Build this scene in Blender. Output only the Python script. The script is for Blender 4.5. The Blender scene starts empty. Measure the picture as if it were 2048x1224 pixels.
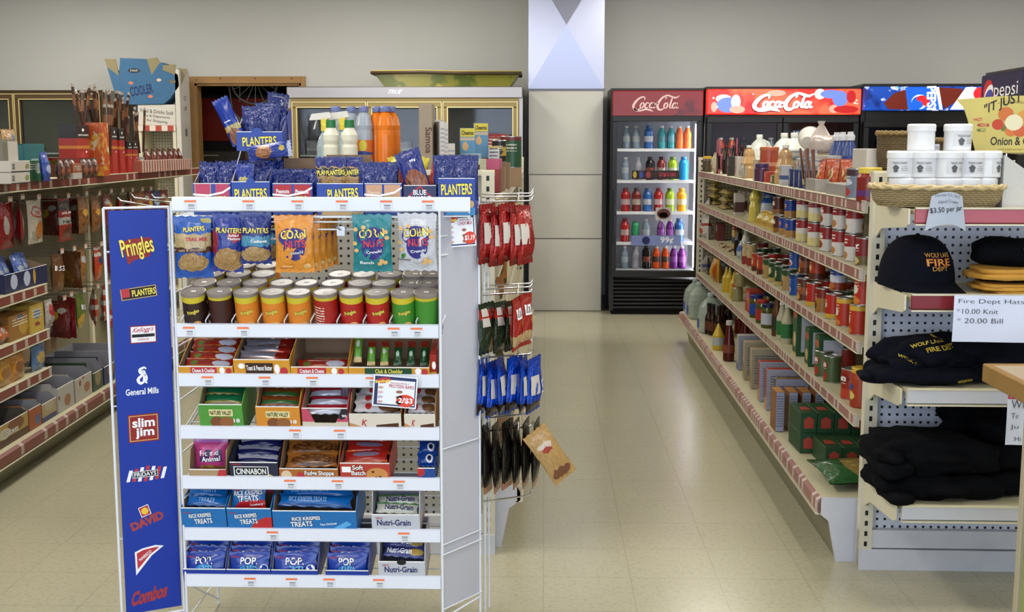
import bpy, math, random
from math import sin, cos, pi, radians as RD, atan, atan2, sqrt
from mathutils import Matrix, Vector
from mathutils.bvhtree import BVHTree
random.seed(7)
S = bpy.context.scene
COL = S.collection

# ------------------------------------------------------------------ camera, world, lights, exposure
FPX = 2350.0
PITCH = atan(320 / FPX)
YAW = atan((1090 - 1024) / FPX * cos(PITCH))
CAM = Vector((0, 0, 1.5))
cd = bpy.data.cameras.new('camera'); cam = bpy.data.objects.new('camera', cd); COL.objects.link(cam)
cd.sensor_width = 36.0; cd.lens = 36.0 * FPX / 2048.0; cd.clip_end = 100
cam.location = CAM; cam.rotation_euler = (pi / 2 - PITCH, 0, YAW)
S.camera = cam
FW = Vector((-sin(YAW) * cos(PITCH), cos(YAW) * cos(PITCH), -sin(PITCH)))
RT = Vector((cos(YAW), sin(YAW), 0)); UP = RT.cross(FW)
def ray(px, py): return FW + RT * ((px - 1024) / FPX) + UP * ((612 - py) / FPX)
def PXY(px, py, Y):
    r = ray(px, py); return CAM + r * (Y / r.y)
def PXX(px, py, X):
    r = ray(px, py); return CAM + r * (X / r.x)
def PXZ(px, py, Z):
    r = ray(px, py); return CAM + r * ((Z - 1.5) / r.z)
def XA(px, Y, Z=1.0):                       # world X seen at column px for a point at depth Y, height Z
    r = ray(px, 612); 
    zc = Y * cos(PITCH) * cos(YAW) + (1.5 - Z) * sin(PITCH)
    return ((px - 1090) / FPX) * zc * 1.0

S.view_settings.view_transform = 'Standard'; S.view_settings.look = 'None'
S.view_settings.gamma = 1.0; S.view_settings.use_curve_mapping = False
S.view_settings.exposure = 0.0
w = bpy.data.worlds.new('world'); S.world = w; w.use_nodes = True
w.node_tree.nodes['Background'].inputs[0].default_value = (0.75, 0.85, 1.0, 1)
w.node_tree.nodes['Background'].inputs[1].default_value = 0.5
def area(name, loc, rot, sx, sy, power, col):
    l = bpy.data.lights.new(name, 'AREA'); l.shape = 'RECTANGLE'; l.size = sx; l.size_y = sy
    l.energy = power; l.color = col
    o = bpy.data.objects.new(name, l); COL.objects.link(o); o.location = loc; o.rotation_euler = rot
    return o
# daylight through the three shop windows behind the camera
DAY = (0.66, 0.78, 1.0)
for i, x in enumerate((-3.4, 0.0, 3.4)):
    area('window_daylight', (x, -2.42, 1.65), (pi / 2, 0, 0), 2.7, 1.9, 88, DAY)
# fluorescent tubes in the ceiling troffers
TUBE = (1.0, 0.965, 0.88)
LIGHTS = [(x, y) for x in (-4.2, -1.4, 1.4, 4.2) for y in (0.6, 3.6, 6.6, 9.4)]
for x, y in LIGHTS:
    area('troffer_light', (x, y, 3.03), (0, 0, 0), 0.5, 1.15, {-4.2: 43, -1.4: 41, 1.4: 35, 4.2: 24}[x] * (0.75 if y < 1 else 1), TUBE)

# ------------------------------------------------------------------ materials
MC = {}
def hexc(h):
    h = h.lstrip('#'); v = [int(h[i:i + 2], 16) / 255 for i in (0, 2, 4)]
    return tuple(((c / 12.92) if c <= .04045 else ((c + .055) / 1.055) ** 2.4) for c in v) + (1,)
def C4(c): return hexc(c) if isinstance(c, str) else (tuple(c) + (1,))[:4]
class NT:
    def __init__(s, name):
        s.m = bpy.data.materials.new(name); s.m.use_nodes = True
        s.t = s.m.node_tree; s.b = s.t.nodes['Principled BSDF']
    def n(s, ty, **k):
        x = s.t.nodes.new('ShaderNode' + ty)
        for a, v in k.items(): setattr(x, a, v)
        return x
    def l(s, a, b): s.t.links.new(a, b)
    def put(s, sock, v):
        if hasattr(v, 'is_output') or isinstance(v, bpy.types.NodeSocket): s.l(v, sock)
        else: sock.default_value = v
    def math(s, op, a, b=None, c=None):
        x = s.n('Math', operation=op); s.put(x.inputs[0], a)
        if b is not None: s.put(x.inputs[1], b)
        if c is not None: s.put(x.inputs[2], c)
        return x.outputs[0]
    def mix(s, f, a, b):
        x = s.n('Mix', data_type='RGBA'); s.put(x.inputs[0], f); s.put(x.inputs[6], a); s.put(x.inputs[7], b)
        return x.outputs[2]
    def xyz(s, which='Generated'):
        tc = s.n('TexCoord'); sp = s.n('SeparateXYZ'); s.l(tc.outputs[which], sp.inputs[0])
        return tc.outputs[which], sp.outputs[0], sp.outputs[1], sp.outputs[2]
    def noise(s, vec, scale, detail=2):
        x = s.n('TexNoise'); x.inputs['Scale'].default_value = scale; x.inputs['Detail'].default_value = detail
        s.l(vec, x.inputs['Vector']); return x.outputs[0]
def M(name, c, r=0.5, met=0.0, spec=0.5, var=0.0, sc=8, bump=0.0, bsc=40, alpha=None, trans=0, ior=1.45, emit=None, es=1.0, coat=0):
    if name in MC: return MC[name]
    k = NT(name); b = k.b
    b.inputs['Base Color'].default_value = C4(c); b.inputs['Roughness'].default_value = r
    b.inputs['Metallic'].default_value = met; b.inputs['Specular IOR Level'].default_value = spec
    b.inputs['IOR'].default_value = ior; b.inputs['Coat Weight'].default_value = coat
    if trans: b.inputs['Transmission Weight'].default_value = trans
    if alpha is not None: b.inputs['Alpha'].default_value = alpha
    if emit: b.inputs['Emission Color'].default_value = C4(emit); b.inputs['Emission Strength'].default_value = es
    if var or bump:
        vec, x, y, z = k.xyz('Object')
        if var:
            f = k.noise(vec, sc, 4); c0 = C4(c)
            k.l(k.mix(f, tuple(max(0, v * (1 - var)) for v in c0[:3]) + (1,), tuple(min(1, v * (1 + var)) for v in c0[:3]) + (1,)), b.inputs['Base Color'])
        if bump:
            bp = k.n('Bump'); bp.inputs['Strength'].default_value = bump; bp.inputs['Distance'].default_value = .01
            k.l(k.noise(vec, bsc, 3), bp.inputs['Height']); k.l(bp.outputs[0], b.inputs['Normal'])
    MC[name] = k.m; return k.m
def pk(name, base, bands=(), blobs=(), food=None, r=0.4, foil=0.0, lines=None, mott=0.0, side=None, axis='x', bump=0.0):
    """printed packaging. bands=[(col,z0,z1)], blobs=[(col,cx,cz,rx,rz)], food=(c1,c2,cx,cz,rx,rz,scale), lines=(col,x0,x1,z0,z1,n)"""
    if name in MC: return MC[name]
    k = NT(name); vec, x, y, z = k.xyz('Generated')
    if axis == 'y': x = y
    col = C4(base)
    nz = k.noise(vec, 5, 2)
    zj = k.math('ADD', z, k.math('MULTIPLY', k.math('SUBTRACT', nz, .5), .12))
    def inside(v, a, b2):
        return k.math('MULTIPLY', k.math('GREATER_THAN', v, a), k.math('LESS_THAN', v, b2))
    for c, a, b2 in bands: col = k.mix(inside(zj if bump else z, a, b2), col, C4(c))
    def ell(cx, cz, rx, rz):
        dx = k.math('DIVIDE', k.math('SUBTRACT', x, cx), rx); dz = k.math('DIVIDE', k.math('SUBTRACT', zj, cz), rz)
        return k.math('LESS_THAN', k.math('ADD', k.math('MULTIPLY', dx, dx), k.math('MULTIPLY', dz, dz)), 1.0)
    if food:
        c1, c2, cx, cz, rx, rz, sc = food
        vo = k.n('TexVoronoi'); vo.inputs['Scale'].default_value = sc; k.l(vec, vo.inputs['Vector'])
        sp = k.n('SeparateColor'); k.l(vo.outputs['Color'], sp.inputs[0])
        fc = k.mix(sp.outputs[0], C4(c1), C4(c2))
        dk = k.math('MULTIPLY', vo.outputs['Distance'], 1.2)
        fc = k.mix(k.math('MINIMUM', dk, .7), fc, tuple(v * .4 for v in C4(c1)[:3]) + (1,))
        col = k.mix(ell(cx, cz, rx, rz), col, fc)
    for c, cx, cz, rx, rz in blobs: col = k.mix(ell(cx, cz, rx, rz), col, C4(c))
    if lines:
        c, x0, x1, z0, z1, n = lines
        st = k.math('GREATER_THAN', k.math('SINE', k.math('MULTIPLY', z, n * 6.283)), .2)
        g = k.math('MULTIPLY', k.math('GREATER_THAN', k.noise(vec, 22, 1), .42), st)
        col = k.mix(k.math('MULTIPLY', g, k.math('MULTIPLY', inside(x, x0, x1), inside(z, z0, z1))), col, C4(c))
    if mott:
        f = k.noise(vec, 9, 3); hv = k.n('HueSaturation'); 
        k.put(hv.inputs['Value'], k.math('ADD', .9 - mott / 2, k.math('MULTIPLY', f, mott))); k.put(hv.inputs['Color'], col); hv.inputs['Saturation'].default_value = 1.0; col = hv.outputs[0]
    k.put(k.b.inputs['Base Color'], col)
    k.b.inputs['Roughness'].default_value = r; k.b.inputs['Metallic'].default_value = foil
    if bump:
        k.b.inputs['Coat Weight'].default_value = .3; k.b.inputs['Coat Roughness'].default_value = .12
        bp = k.n('Bump'); bp.inputs['Strength'].default_value = min(1, bump * 1.4); bp.inputs['Distance'].default_value = .014
        k.l(k.noise(vec, 6, 3), bp.inputs['Height']); k.l(bp.outputs[0], k.b.inputs['Normal'])
    MC[name] = k.m; return k.m
def pegboard(name, c, sp=0.0273, rad=0.0050):
    k = NT(name); vec, x, y, z = k.xyz('Object')
    fx = k.math('SUBTRACT', k.math('FRACT', k.math('DIVIDE', x, sp)), .5)
    fz = k.math('SUBTRACT', k.math('FRACT', k.math('DIVIDE', z, sp)), .5)
    d = k.math('ADD', k.math('MULTIPLY', fx, fx), k.math('MULTIPLY', fz, fz))
    h = k.math('LESS_THAN', d, (rad / sp) ** 2)
    k.l(k.mix(h, C4(c), (.006, .006, .008, 1)), k.b.inputs['Base Color']); k.b.inputs['Roughness'].default_value = .45
    return k.m
def slotted(name, c, sp=0.038, sx=None):
    k = NT(name); vec, x, y, z = k.xyz('Object')
    fz = k.math('FRACT', k.math('DIVIDE', z, sp))
    h = k.math('MULTIPLY', k.math('GREATER_THAN', fz, .25), k.math('LESS_THAN', fz, .72))
    h = k.math('MULTIPLY', h, k.math('LESS_THAN', k.math('ABSOLUTE', x), .0055))
    k.l(k.mix(h, C4(c), (.006, .006, .006, 1)), k.b.inputs['Base Color']); k.b.inputs['Roughness'].default_value = .4
    return k.m
def rail(name, red, c2, paper, per=.075, frac=.5, axis='y', dens=.5):
    """price channel: coloured strip with paper tags slid in"""
    k = NT(name); vec, x, y, z = k.xyz('Object'); a = y if axis == 'y' else x
    q = k.math('DIVIDE', a, per); f = k.math('FRACT', q); i = k.math('FLOOR', q)
    wn = k.n('TexWhiteNoise', noise_dimensions='1D'); k.l(i, wn.inputs['W'])
    on = k.math('MULTIPLY', k.math('LESS_THAN', f, frac), k.math('LESS_THAN', wn.outputs[0], dens))
    col = k.mix(k.noise(vec, 3, 2), C4(red), C4(c2))
    st = k.math('MULTIPLY', k.math('GREATER_THAN', k.math('SINE', k.math('MULTIPLY', a, 900)), .3), .35)
    pc = k.mix(st, C4(paper), C4('#9a6a62'))
    k.l(k.mix(on, col, pc), k.b.inputs['Base Color']); k.b.inputs['Roughness'].default_value = .35
    return k.m

# ------------------------------------------------------------------ mesh building
ICO = {}
class MB:
    def __init__(s): s.v = []; s.f = []; s.fm = []; s.sm = []; s.M = None
    def add(s, vs, fs, m, smooth=False):
        o = len(s.v)
        if s.M is not None: vs = [tuple(s.M @ Vector(p)) for p in vs]
        s.v += [tuple(p) for p in vs]
        for f in fs: s.f.append([o + i for i in f]); s.fm.append(m); s.sm.append(smooth)
        return s
    def box(s, x0, x1, y0, y1, z0, z1, m, top=None, front=None):
        vs = [(x0, y0, z0), (x1, y0, z0), (x1, y1, z0), (x0, y1, z0), (x0, y0, z1), (x1, y0, z1), (x1, y1, z1), (x0, y1, z1)]
        s.add(vs, [(0, 3, 2, 1), (2, 3, 7, 6), (3, 0, 4, 7), (1, 2, 6, 5)], m)
        s.add(vs, [(4, 5, 6, 7)], top or m); s.add(vs, [(0, 1, 5, 4)], front or m)
        return s
    def bbox(s, x0, x1, y0, y1, z0, z1, m, b=.004, front=None, top=None):
        """bevelled box"""
        vs = []; fs = []
        cx, cy, cz = (x0 + x1) / 2, (y0 + y1) / 2, (z0 + z1) / 2; hx, hy, hz = (x1 - x0) / 2, (y1 - y0) / 2, (z1 - z0) / 2
        b = min(b, hx * .45, hy * .45, hz * .45); idx = {}
        for sx in (-1, 1):
            for sy in (-1, 1):
                for sz in (-1, 1):
                    for a in range(3):
                        p = [cx + sx * (hx - (0 if a == 0 else b)), cy + sy * (hy - (0 if a == 1 else b)), cz + sz * (hz - (0 if a == 2 else b))]
                        idx[sx, sy, sz, a] = len(vs); vs.append(p)
        S2 = (-1, 1)
        F = []; FF = []; FT = []
        for a in range(3):
            for sg in S2:
                o1, o2 = [i for i in range(3) if i != a]
                q = []
                for (p1, p2) in ((-1, -1), (1, -1), (1, 1), (-1, 1)):
                    k = [0, 0, 0]; k[a] = sg; k[o1] = p1; k[o2] = p2; q.append(idx[k[0], k[1], k[2], a])
                (FF if (a == 1 and sg == -1) else FT if (a == 2 and sg == 1) else F).append(q)
        for a in range(3):       # edges along axis a
            o1, o2 = [i for i in range(3) if i != a]
            for p1 in S2:
                for p2 in S2:
                    q = []
                    for (sg, fa) in ((-1, o1), (1, o1), (1, o2), (-1, o2)):
                        k = [0, 0, 0]; k[a] = sg; k[o1] = p1; k[o2] = p2; q.append(idx[k[0], k[1], k[2], fa])
                    F.append(q)
        for sx in S2:
            for sy in S2:
                for sz in S2: F.append([idx[sx, sy, sz, 0], idx[sx, sy, sz, 1], idx[sx, sy, sz, 2]])
        s.add(vs, F, m); s.add(vs, FF, front or m); s.add(vs, FT, top or m); return s
    def lathe(s, prof, m, n=20, cx=0, cy=0, mats=None, sx=1, sy=1, smooth=True, cap=True):
        vs = []
        for r, z in prof:
            for i in range(n):
                a = 2 * pi * i / n; vs.append((cx + r * cos(a) * sx, cy + r * sin(a) * sy, z))
        for k in range(len(prof) - 1):
            mm = mats[k] if mats and mats[k] else m
            s.add(vs, [(k * n + i, k * n + (i + 1) % n, (k + 1) * n + (i + 1) % n, (k + 1) * n + i) for i in range(n)], mm, smooth)
        if cap:
            s.add(vs, [tuple(range(n - 1, -1, -1))], mats[0] if mats and mats[0] else m)
            s.add(vs, [tuple((len(prof) - 1) * n + i for i in range(n))], mats[-1] if mats and mats[-1] else m)
        return s
    def tube(s, pts, r, m, n=6, closed=False):
        P = [Vector(p) for p in pts]; N = len(P); vs = []; up = Vector((0, 0, 1))
        for i, p in enumerate(P):
            a = P[(i - 1) % N] if (i > 0 or closed) else P[0]; b = P[(i + 1) % N] if (i < N - 1 or closed) else P[-1]
            d = (b - a).normalized(); u = d.cross(up)
            if u.length < .05: u = d.cross(Vector((1, 0, 0)))
            u.normalize(); v = d.cross(u); rr = r[i] if isinstance(r, (list, tuple)) else r
            for k in range(n):
                t = 2 * pi * k / n; vs.append(p + u * (rr * cos(t)) + v * (rr * sin(t)))
        fs = []
        for i in range(N if closed else N - 1):
            for k in range(n):
                j = (i + 1) % N; fs.append((i * n + k, i * n + (k + 1) % n, j * n + (k + 1) % n, j * n + k))
        s.add(vs, fs, m, True)
        if not closed: s.add(vs, [tuple(range(n)), tuple((N - 1) * n + k for k in range(n - 1, -1, -1))], m)
        return s
    def prism(s, poly, a0, a1, m, ax='y', side=None):
        """poly in the plane across axis ax, extruded a0..a1"""
        n = len(poly)
        def P(p, a): return (p[0], a, p[1]) if ax == 'y' else (a, p[0], p[1]) if ax == 'x' else (p[0], p[1], a)
        vs = [P(p, a0) for p in poly] + [P(p, a1) for p in poly]
        s.add(vs, [tuple(range(n)), tuple(range(2 * n - 1, n - 1, -1))], m)
        s.add(vs, [(i, (i + 1) % n, n + (i + 1) % n, n + i) for i in range(n)], side or m); return s
    def grid(s, fn, nu, nv, m, smooth=True, closeu=False, mf=None):
        vs = [fn(i / nu, j / nv) for j in range(nv + 1) for i in range(nu + 1)]
        for j in range(nv):
            for i in range(nu):
                a = j * (nu + 1) + i
                s.add([vs[a], vs[a + 1], vs[a + nu + 2], vs[a + nu + 1]], [(0, 1, 2, 3)], (mf(i / nu, j / nv) if mf else m), smooth)
        return s
    def gridw(s, fn, nu, nv, m, smooth=True):
        vs = [fn(i / nu, j / nv) for j in range(nv + 1) for i in range(nu + 1)]
        fs = [(j * (nu + 1) + i, j * (nu + 1) + i + 1, (j + 1) * (nu + 1) + i + 1, (j + 1) * (nu + 1) + i) for j in range(nv) for i in range(nu)]
        s.add(vs, fs, m, smooth); return s
    # flat print in the XZ plane, facing -Y
    def poly(s, pts, y, m): s.add([(p[0], y, p[1]) for p in pts], [tuple(range(len(pts)))], m); return s
    def rect(s, x0, x1, z0, z1, y, m): return s.poly([(x0, z0), (x1, z0), (x1, z1), (x0, z1)], y, m)
    def disc(s, cx, cz, rx, rz, y, m, n=20, rot=0):
        return s.poly([(cx + rx * cos(t) * cos(rot) - rz * sin(t) * sin(rot), cz + rx * cos(t) * sin(rot) + rz * sin(t) * cos(rot)) for t in [2 * pi * i / n for i in range(n)]], y, m)
    def text(s, t, cx, cz, wd, ht, y, m, bold=0.0, rot=0, arch=0, shear=0, warp=None, wrap=None, taper=0):
        vs, fs = glyphs(t, bold)
        out = []
        for (x, z) in vs:
            x += shear * z; z = z * (1 + taper * x * 2)
            X = x * wd; Z = z * ht + arch * (1 - 4 * x * x)
            if rot: X, Z = X * cos(rot) - Z * sin(rot), X * sin(rot) + Z * cos(rot)
            X += cx; Z += cz
            if wrap: out.append((wrap * sin(X / wrap), y - wrap * cos(X / wrap), Z))
            elif warp: out.append((X, warp(X, Z) + y, Z))
            else: out.append((X, y, Z))
        s.add(out, fs, m); return s
    def build(s, name, parent=None, loc=(0, 0, 0), rot=(0, 0, 0)):
        me = bpy.data.meshes.new(name); me.from_pydata(s.v, [], s.f)
        ms = []
        for m in s.fm:
            if m not in ms: ms.append(m)
        for m in ms: me.materials.append(m)
        ix = {m: i for i, m in enumerate(ms)}
        me.polygons.foreach_set('material_index', [ix[m] for m in s.fm])
        me.polygons.foreach_set('use_smooth', s.sm); me.update()
        o = bpy.data.objects.new(name, me); COL.objects.link(o)
        o.location = loc; o.rotation_euler = rot
        if parent: o.parent = parent
        return o
GL = {}
def glyphs(t, bold):
    """flat text normalised to width 1, height 1 about the origin"""
    if (t, bold) in GL: return GL[t, bold]
    cu = bpy.data.curves.new('t', 'FONT'); cu.body = t; cu.resolution_u = 3; cu.fill_mode = 'FRONT'; cu.offset = bold
    ob = bpy.data.objects.new('t', cu); COL.objects.link(ob)
    dg = bpy.context.evaluated_depsgraph_get(); me = bpy.data.meshes.new_from_object(ob.evaluated_get(dg))
    vs = [(v.co.x, v.co.y) for v in me.vertices]; fs = [tuple(p.vertices) for p in me.polygons]
    bpy.data.objects.remove(ob); bpy.data.curves.remove(cu); bpy.data.meshes.remove(me)
    x0 = min(v[0] for v in vs); x1 = max(v[0] for v in vs); y0 = min(v[1] for v in vs); y1 = max(v[1] for v in vs)
    vs = [((v[0] - x0) / (x1 - x0) - .5, (v[1] - y0) / (y1 - y0) - .5) for v in vs]
    GL[t, bold] = (vs, fs); return vs, fs
def tag(o, label=None, cat=None, group=None, kind=None):
    if label: o['label'] = label
    if cat: o['category'] = cat
    if group: o['group'] = group
    if kind: o['kind'] = kind
    return o
def thing(name, label, cat, loc=(0, 0, 0), rot=(0, 0, 0), group=None):
    o = bpy.data.objects.new(name, None); COL.objects.link(o); o.empty_display_size = .05
    o.location = loc; o.rotation_euler = rot; return tag(o, label, cat, group)
def struct(name, mb, **k): return tag(mb.build(name, **k), kind='structure')
def clone(o, loc, rot=None, label=None, group=None, parent=None):
    c = o.copy(); COL.objects.link(c); c.location = loc
    if rot is not None: c.rotation_euler = rot
    if label: c['label'] = label
    if group: c['group'] = group
    for ch in list(o.children):
        d = ch.copy(); COL.objects.link(d); d.parent = c
        for g in list(ch.children):
            e = g.copy(); COL.objects.link(e); e.parent = d
    return c
class Proto:
    """first use places the original, later uses clone it"""
    def __init__(s, o): s.o = o; s.used = False
    def put(s, loc, rot, label, group=None):
        if not s.used:
            s.used = True; s.o.location = loc; s.o.rotation_euler = rot; s.o['label'] = label
            if group: s.o['group'] = group
            return s.o
        return clone(s.o, loc, rot, label, group)
ORD = ['first', 'second', 'third', 'fourth', 'fifth', 'sixth', 'seventh', 'eighth', 'ninth', 'tenth', 'eleventh', 'twelfth', 'thirteenth', 'fourteenth', 'fifteenth', 'sixteenth', 'seventeenth', 'eighteenth', 'nineteenth', 'twentieth']

# common materials
white = M('white_enamel', '#dfe2ea', .35); whitep = M('white_plastic', '#f0f2f4', .35); wire = M('wire_white', '#dde0e6', .3)
chrome = M('chrome', '#c8c8cc', .18, 1.0); cream = M('cream_enamel', '#cfc8ae', .42, var=.06, sc=5); creamd = M('cream_deck', '#c6bf9f', .45, var=.05)
card = M('brown_card', '#8d7359', .8, var=.1); cardin = M('card_grey', '#a39a90', .8); black = M('black_plastic', '#0b0b0c', .35)
paper = M('paper_white', '#e9ecf2', .6); ink = M('ink_black', '#17171c', .6); orange = M('orange_ink', '#e8703a', .6)
W_ = M('ink_white', '#f4f4f4', .5); Y_ = M('ink_yellow', '#f0dc3c', .5); R_ = M('ink_red', '#c3201c', .5); B_ = M('ink_blue', '#14209a', .5)
G_ = M('ink_green', '#2c8a3a', .5); gold = M('ink_gold', '#e9c768', .5); navy = M('ink_navy', '#141b58', .5); brown = M('ink_brown', '#4a2716', .5)
steel = M('stainless', '#a29b98', .3, .85, var=.08, sc=2); dark = M('dark_gap', '#0d0b08', .8)
tin = M('tin', '#b4b2ad', .3, .9)
# ------------------------------------------------------------------ room
YB = 11.2; CEIL = 3.12; XL, XR = -6.2, 5.6
def floor_mat():
    k = NT('vinyl_tile'); vec, x, y, z = k.xyz('Object'); T = .3048
    gx = k.math('ABSOLUTE', k.math('SUBTRACT', k.math('FRACT', k.math('DIVIDE', x, T)), .5))
    gy = k.math('ABSOLUTE', k.math('SUBTRACT', k.math('FRACT', k.math('DIVIDE', y, T)), .5))
    g = k.math('GREATER_THAN', k.math('MAXIMUM', gx, gy), .4925)
    cx = k.math('FLOOR', k.math('DIVIDE', x, T)); cy = k.math('FLOOR', k.math('DIVIDE', y, T))
    wn = k.n('TexWhiteNoise', noise_dimensions='2D'); cb = k.n('CombineXYZ'); k.l(cx, cb.inputs[0]); k.l(cy, cb.inputs[1]); k.l(cb.outputs[0], wn.inputs['Vector'])
    n1 = k.noise(vec, 1.2, 4); n2 = k.noise(vec, 60, 3)
    c = k.mix(n1, C4('#aaa58d'), C4('#b5b098'))
    c = k.mix(k.math('MULTIPLY', k.math('GREATER_THAN', n2, .56), .28), c, C4('#958f79'))
    c = k.mix(k.math('MULTIPLY', wn.outputs[0], .1), c, C4('#a39d86'))
    k.l(k.mix(k.math('MULTIPLY', g, .35), c, C4('#8a8470')), k.b.inputs['Base Color'])
    k.put(k.b.inputs['Roughness'], k.math('ADD', .17, k.math('MULTIPLY', n1, .08)))
    return k.m
wallm = M('wall_paint', '#bcbbb7', .7, var=.03, sc=1.5, bump=.05, bsc=60)
struct('floor', MB().box(XL, XR, -2.6, YB, -.1, 0, floor_mat()))
struct('ceiling', MB().box(XL, XR, -2.6, YB + 3.2, CEIL, CEIL + .1, M('ceiling_tile', '#cfcbc0', .8, bump=.3, bsc=90)))
DX0, DX1, DZ = XA(384, YB, 2), XA(600, YB, 2), PXY(500, 167, YB).z      # doorway opening
mb = MB(); mb.box(XL, DX0, YB, YB + .14, 0, CEIL, wallm); mb.box(DX0, DX1, YB, YB + .14, DZ, CEIL, wallm); mb.box(DX1, XR, YB, YB + .14, 0, CEIL, wallm)
struct('wall_back', mb)
struct('wall_left', MB().box(XL - .1, XL, -2.6, YB, 0, CEIL, wallm)); struct('wall_right', MB().box(XR, XR + .1, -2.6, YB, 0, CEIL, wallm))
mb = MB(); WX = [(-4.8, -2.0), (-1.4, 1.4), (2.0, 4.8)]
mb.box(XL, XR, -2.6, -2.5, 0, .65, wallm); mb.box(XL, XR, -2.6, -2.5, 2.65, CEIL, wallm)
for a, b in ((XL, -4.8), (-2.0, -1.4), (1.4, 2.0), (4.8, XR)): mb.box(a, b, -2.6, -2.5, .65, 2.65, wallm)
struct('wall_front', mb)
glassm = M('window_glass', '#ffffff', .02, trans=1.0, ior=1.02)
for i, (a, b) in enumerate(WX):
    mb = MB()
    for (p, q, r, s_) in ((a, b, .65, .7), (a, b, 2.6, 2.65), (a, a + .05, .7, 2.6), (b - .05, b, .7, 2.6), ((a + b) / 2 - .02, (a + b) / 2 + .02, .7, 2.6)): mb.box(p, q, -2.58, -2.5, r, s_, white)
    mb.box(a + .05, b - .05, -2.55, -2.545, .7, 2.6, glassm)
    struct('window_%d' % (i + 1), mb)
struct('baseboard_back', MB().box(XA(1052, YB, 0), 5.55, YB - .012, YB, 0, .09, M('vinyl_base', '#5b5448', .5)))
# door casing of pale pine
pine = M('pine', '#9a7444', .55, var=.18, sc=6)
mb = MB(); c0 = XA(374, YB, 2); c1 = XA(609, YB, 2); zt = PXY(500, 153, YB).z
mb.bbox(c0, DX0, YB - .025, YB, 0, zt, pine, .003); mb.bbox(DX1, c1, YB - .025, YB, 0, zt, pine, .003); mb.bbox(DX0, DX1, YB - .025, YB, DZ, zt, pine, .003)
mb.box(DX0, DX0 + .02, YB, YB + .14, 0, DZ, pine); mb.box(DX1 - .02, DX1, YB, YB + .14, 0, DZ, pine); mb.box(DX0, DX1, YB, YB + .14, DZ - .02, DZ, pine)
for px_, py_ in ((393, 160), (441, 157), (510, 157), (583, 157)):
    p = PXY(px_, py_, YB - .026); mb.disc(p.x, p.z, .009, .007, YB - .0265, brown, 10)
struct('trim_1', mb)
# dark back room seen through the doorway
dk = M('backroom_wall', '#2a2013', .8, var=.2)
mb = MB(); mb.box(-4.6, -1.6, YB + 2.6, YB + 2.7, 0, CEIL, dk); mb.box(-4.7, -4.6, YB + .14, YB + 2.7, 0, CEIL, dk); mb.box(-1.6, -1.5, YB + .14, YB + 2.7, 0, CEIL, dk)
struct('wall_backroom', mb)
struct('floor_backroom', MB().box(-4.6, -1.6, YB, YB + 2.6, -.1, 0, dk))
# column clad with stamped metal squares
cx0, cx1 = -.157, .530; CYF = 10.68; cm = M('column_white', '#c4c3bb', .45, var=.04, sc=3)
struct('trim_2', MB().box(cx0 + .01, cx1 - .01, CYF + .02, YB, 0, CEIL, cm))
silver = M('brushed_silver', '#b9bcd2', .34, .85)
def stamped(z0, z1, m, dep, x0, x1, name, lab):
    t = MB(); g = .006; x0 += g; x1 -= g; z0 += g; z1 -= g; c = ((x0 + x1) / 2, CYF - dep, (z0 + z1) / 2)
    vs = [(x0, CYF, z0), (x1, CYF, z0), (x1, CYF, z1), (x0, CYF, z1), c, (x0, CYF + .02, z0), (x1, CYF + .02, z0), (x1, CYF + .02, z1), (x0, CYF + .02, z1)]
    t.add(vs, [(0, 1, 4), (1, 2, 4), (2, 3, 4), (3, 0, 4), (0, 5, 6, 1), (1, 6, 7, 2), (2, 7, 8, 3), (3, 8, 5, 0)], m)
    return struct(name, t)
stamped(2.0, CEIL, silver, .05, cx0, cx1, 'trim_3', '')
stamped(1.243, 2.0, cm, .012, cx0 + .005, cx1 - .008, 'trim_4', ''); stamped(.665, 1.243, cm, .008, cx0 + .008, cx1 - .012, 'trim_5', ''); stamped(.0, .665, cm, .008, cx0 + .01, cx1 - .014, 'trim_6', '')
struct('trim_7', MB().box(cx0 - .004, cx1 + .004, CYF - .006, CYF + .0, 1.99, 2.008, M('seam_metal', '#6d6a72', .4, .6)))
# ceiling troffers
tg = M('tube_glow', '#fff6e6', .5, emit='#fff3df', es=6.0)
mb = MB(); mb.box(-.3, .3, -.6, .6, .035, .08, white); mb.box(-.3, -.27, -.6, .6, 0, .035, white); mb.box(.27, .3, -.6, .6, 0, .035, white)
tro = mb.build('ceiling_light'); tag(tro, 'x', 'ceiling light', 'fluorescent ceiling lights')
for xx in (-.14, 0, .14): MB().tube([(xx, -.57, .02), (xx, .57, .02)], .013, tg, 8).build('tube', tro)
P = Proto(tro)
for x, y in LIGHTS: P.put((x, y, CEIL - .08), (0, 0, 0), 'white fluorescent ceiling light with three glowing tubes', 'fluorescent ceiling lights')

# ------------------------------------------------------------------ gondola shelving
class Frame:
    def __init__(s, B, ang, side): s.B = Vector((B[0], B[1], 0)); s.a = ang; s.s = side; s.rz = ang - side * pi / 2
    def at(s, u, v, z):
        x = s.s * u; return (s.B.x + x * cos(s.a) - v * sin(s.a), s.B.y + x * sin(s.a) + v * cos(s.a), z)
    def v(s, px, u=0.0, z=1.0):
        """distance along the run of the point at column px on the plane u"""
        lo, hi = -1.5, 9.0
        for _ in range(40):
            m = (lo + hi) / 2; p = Vector(s.at(u, m, z)); d = p - CAM; q = 1024 + FPX * d.dot(RT) / d.dot(FW)
            if (q - px) * s.s > 0: lo = m
            else: hi = m
        return (lo + hi) / 2
FR = Frame((1.125, 4.15), RD(-.6), 1); FL = Frame((-2.36, 5.0), RD(2.5), -1); FC = Frame((-.18, 4.27), 0, -1)
peg_w = pegboard('peg_white', '#c9cddb'); peg_c = pegboard('peg_cream', '#a89f86')
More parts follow.
